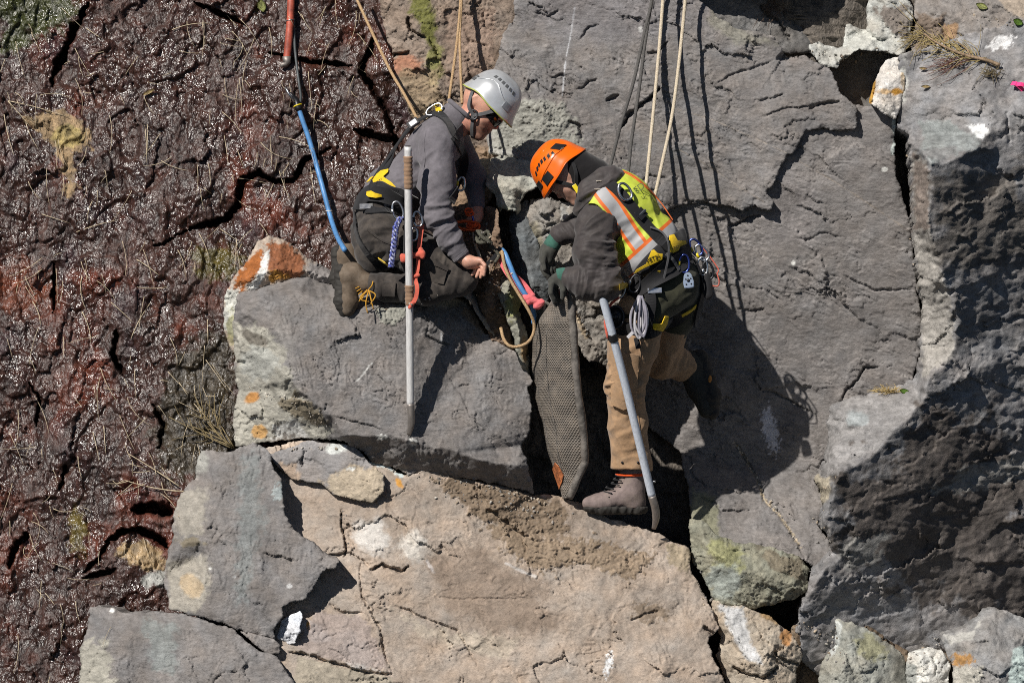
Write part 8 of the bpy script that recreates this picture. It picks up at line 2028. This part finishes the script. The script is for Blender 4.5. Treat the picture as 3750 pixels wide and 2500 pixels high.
for i in range(70):
    t = rs.random(); x = 3620 - 260 * t + rs.gauss(0, 16); y = 225 - 90 * t + rs.gauss(0, 12)
    tw.append(stem((x, y), math.pi + rs.gauss(0.25, 0.6), rs.uniform(40, 120), rs.gauss(0, 0.7), rs.uniform(0.0014, 0.0026), 0.025))
for i in range(26):
    tw.append(stem((3370 + rs.gauss(0, 18), 120 + rs.gauss(0, 16)), rs.uniform(1.9, 4.2), rs.uniform(40, 100), rs.gauss(0, 0.6), 0.0016, 0.03))
multi("twig", tw, dry("yellow_twig", (0.36, 0.28, 0.12)), br)
tw = []
for i in range(26): tw.append(stem((3520 + rs.gauss(0, 22), 225 + rs.gauss(0, 8)), math.pi - rs.uniform(0.05, 0.6), rs.uniform(60, 150), rs.gauss(0, 0.3), 0.0015, 0.02))
multi("twig", tw, dry("reddish_twig", (0.16, 0.07, 0.05)), br)
o = multi("root_tuft", [stem((3630 + rs.gauss(0, 14), 265 + rs.gauss(0, 9)), rs.uniform(0, 6.3), rs.uniform(16, 36), rs.gauss(0, 1), 0.002, 0.03) for _ in range(40)], dry("root_brown", (0.13, 0.10, 0.05))); tag(o, "small tangled root tuft under the dead branch's thick end", "root tuft")
o = multi("root_tuft", [stem((2830 + rs.gauss(0, 26), 18 + rs.gauss(0, 22)), rs.uniform(0.3, 2.6), rs.uniform(24, 60), rs.gauss(0, 1), 0.0016, 0.03) for _ in range(60)], M_TWIGD); tag(o, "dark root mat hanging on the shaded wall at the top edge", "root tuft")
# grass tuft
gp = []
for i in range(60):
    x0 = 3250 + rs.gauss(0, 16); a = -math.pi / 2 + rs.gauss(0, 0.75); L = rs.uniform(16, 48); y0 = ry(x0, 1436) - 0.02
    pts = [npw((x0 + math.cos(a) * L * t + 10 * t * t * math.copysign(1, math.cos(a)), 1436 + math.sin(a) * L * t + 14 * t * t, y0 - 0.05 * t * rs.random())) for t in (0, 0.35, 0.7, 1)]
    gp.append(sweep(np.array(pts), [0.0018, 0.0016, 0.0012, 0.0006], 4))
o = multi("grass_tuft", gp, M_GRASS); tag(o, "dead yellow grass tuft growing on the grey ledge", kind='stuff')
def leaf(px, py, ang, L, w, mat, label, lift=0.02):
    y = ry(px, py) - lift; a = math.radians(ang)
    M = basis(W(px, py, y), (math.cos(a), -0.15, -math.sin(a)), (0.2, -0.9, 0.35))
    bm = bmesh.new(); n = 9; rows = []
    for i in range(n):
        t = i / (n - 1); ww = w * math.sin(math.pi * min(1, t * 0.94 + 0.03)) ** 0.8
        rows.append([bm.verts.new(M @ Vector(((t - 0.5) * L, s * ww, 0.10 * L * (s * s) - 0.06 * L * math.sin(t * 3)))) for s in (-1, -0.5, 0, 0.5, 1)])
    for a_, b_ in zip(rows[:-1], rows[1:]):
        for i in range(4): bm.faces.new((a_[i], b_[i], b_[i + 1], a_[i + 1]))
    bmesh.ops.solidify(bm, geom=list(bm.faces), thickness=0.0012)
    me = bpy.data.meshes.new("leaf"); bm.to_mesh(me); bm.free()
    for p in me.polygons: p.use_smooth = True
    o = link("leaf", me, mat); tag(o, label, "leaf")
leaf(957, 22, 75, 0.066, 0.024, M_LEAF, "pale green leaf at the top edge left of the red pipe")
leaf(545, 338, -25, 0.070, 0.010, M_LEAFY, "narrow dead leaf lying on the wet face")
leaf(3595, 24, 20, 0.060, 0.018, M_LEAF, "pale green leaf in the upper right debris")
leaf(3728, 82, 25, 0.050, 0.020, M_LEAFG, "green leaf at the right edge near the top")
leaf(3312, 1432, 10, 0.046, 0.013, M_LEAFG, "small green leaf beside the dead grass tuft")
leaf(3390, 318, 0, 0.045, 0.008, M_LEAFY, "curled brown leaf on the pale top of the right block")
leaf(3380, 252, 5, 0.040, 0.007, M_LEAFY, "thin brown leaf below the fallen branch's twigs")
M_RIB = cloth("pink_flagging", (0.95, 0.06, 0.25), var=0.05)
y0 = ry(3720, 310) - 0.03
rb = empty("flagging_ribbon", W(3720, 320, y0)); tag(rb, "bright pink flagging ribbon at the right edge", "ribbon")
band("ribbon_end", [(3704, 306, y0), (3720, 306, y0 - 0.02), (3738, 322, y0 - 0.01), (3750, 336, y0)], 0.024, M_RIB, parent=rb, thick=0.001, n=(0.1, -0.9, 0.4))
band("ribbon_end", [(3716, 310, y0 - 0.01), (3738, 308, y0 - 0.03), (3762, 318, y0 - 0.02)], 0.022, M_RIB, parent=rb, thick=0.001, n=(-0.3, -0.9, 0.5))

# ---- stone chips caught in the joints and on the ledges
def chips():
    lines = [([(1000, 1640), (1230, 1640)], 10, 22), ([(1430, 1725), (1700, 1765), (1960, 1825)], 10, 60), ([(1370, 1125), (1500, 1120), (1590, 1090)], 12, 26), ([(2530, 2020), (2590, 2180), (2640, 2330)], 12, 22),
             ([(2690, 1620), (2770, 1745), (2850, 1880), (2930, 2000)], 5, 60), ([(2920, 2300), (3020, 2330), (3050, 2420)], 26, 60), ([(1780, 800), (1810, 950), (1850, 1150)], 24, 50), ([(1250, 1850), (1262, 2000)], 8, 14), ([(1060, 2385), (1240, 2430), (1430, 2466)], 7, 22),
             ([(3060, 1740), (3030, 1800), (3000, 1900), (3040, 1990)], 16, 34), ([(3300, 480), (3340, 800), (3375, 1150)], 10, 30), ([(2960, 180), (3080, 215), (3250, 190)], 14, 24), ([(930, 1440), (1090, 1470), (1200, 1560)], 22, 46), ([(3560, 60), (3700, 90)], 20, 26), ([(2110, 1120), (2150, 1240)], 8, 22), ([(3460, 2330), (3330, 2400)], 14, 20), ([(1600, 1790), (2050, 1880)], 40, 70)]
    Vs, Fs, Cs, off = [], [], [], 0
    base = bmesh.new(); bmesh.ops.create_icosphere(base, subdivisions=1, radius=1.0)
    bv_ = np.array([v.co[:] for v in base.verts]); bf = np.array([[v.index for v in f.verts] for f in base.faces]); base.free()
    for pts, sp, n_ in lines:
        P2 = spline([(p[0], 0, p[1]) for p in pts], 6.0)
        for _ in range(n_):
            q = P2[rs.randrange(len(P2))]; x, y = q[0] + rs.gauss(0, sp), q[2] + rs.gauss(0, sp * 0.6)
            d = ry(x, y); r_ = S * rs.choice([2.2, 2.8, 3.5, 4.5, 6.5])
            sc = np.array([rs.uniform(0.7, 1.4), rs.uniform(0.6, 1.0), rs.uniform(0.45, 0.9)])
            a = rs.uniform(0, 6.28); ca, sa = math.cos(a), math.sin(a)
            V = bv_ * (1 + 0.28 * np.array([[rs.uniform(-1, 1)] for _ in range(len(bv_))])) * sc
            V = np.stack([V[:, 0] * ca - V[:, 2] * sa, V[:, 1], V[:, 0] * sa + V[:, 2] * ca], -1) * r_
            Vs.append(V + np.array(W(x, y, d - r_ * 0.35))); Fs.append(bf + off); off += len(bv_)
            c = rs.choice([(0.40, 0.33, 0.25), (0.30, 0.27, 0.24), (0.24, 0.23, 0.22), (0.46, 0.43, 0.38)]); Cs.append(np.tile(np.array(c) * rs.uniform(0.7, 1.2), (len(bv_), 1)))
    me = mesh_arrays("gravel", np.concatenate(Vs), np.concatenate(Fs), False); col_attr(me, "tint", np.concatenate(Cs))
    o = link("gravel", me, MAT_RUBBLE); tag(o, "loose stone chips lodged in the joints and ledges", kind='stuff')
chips()
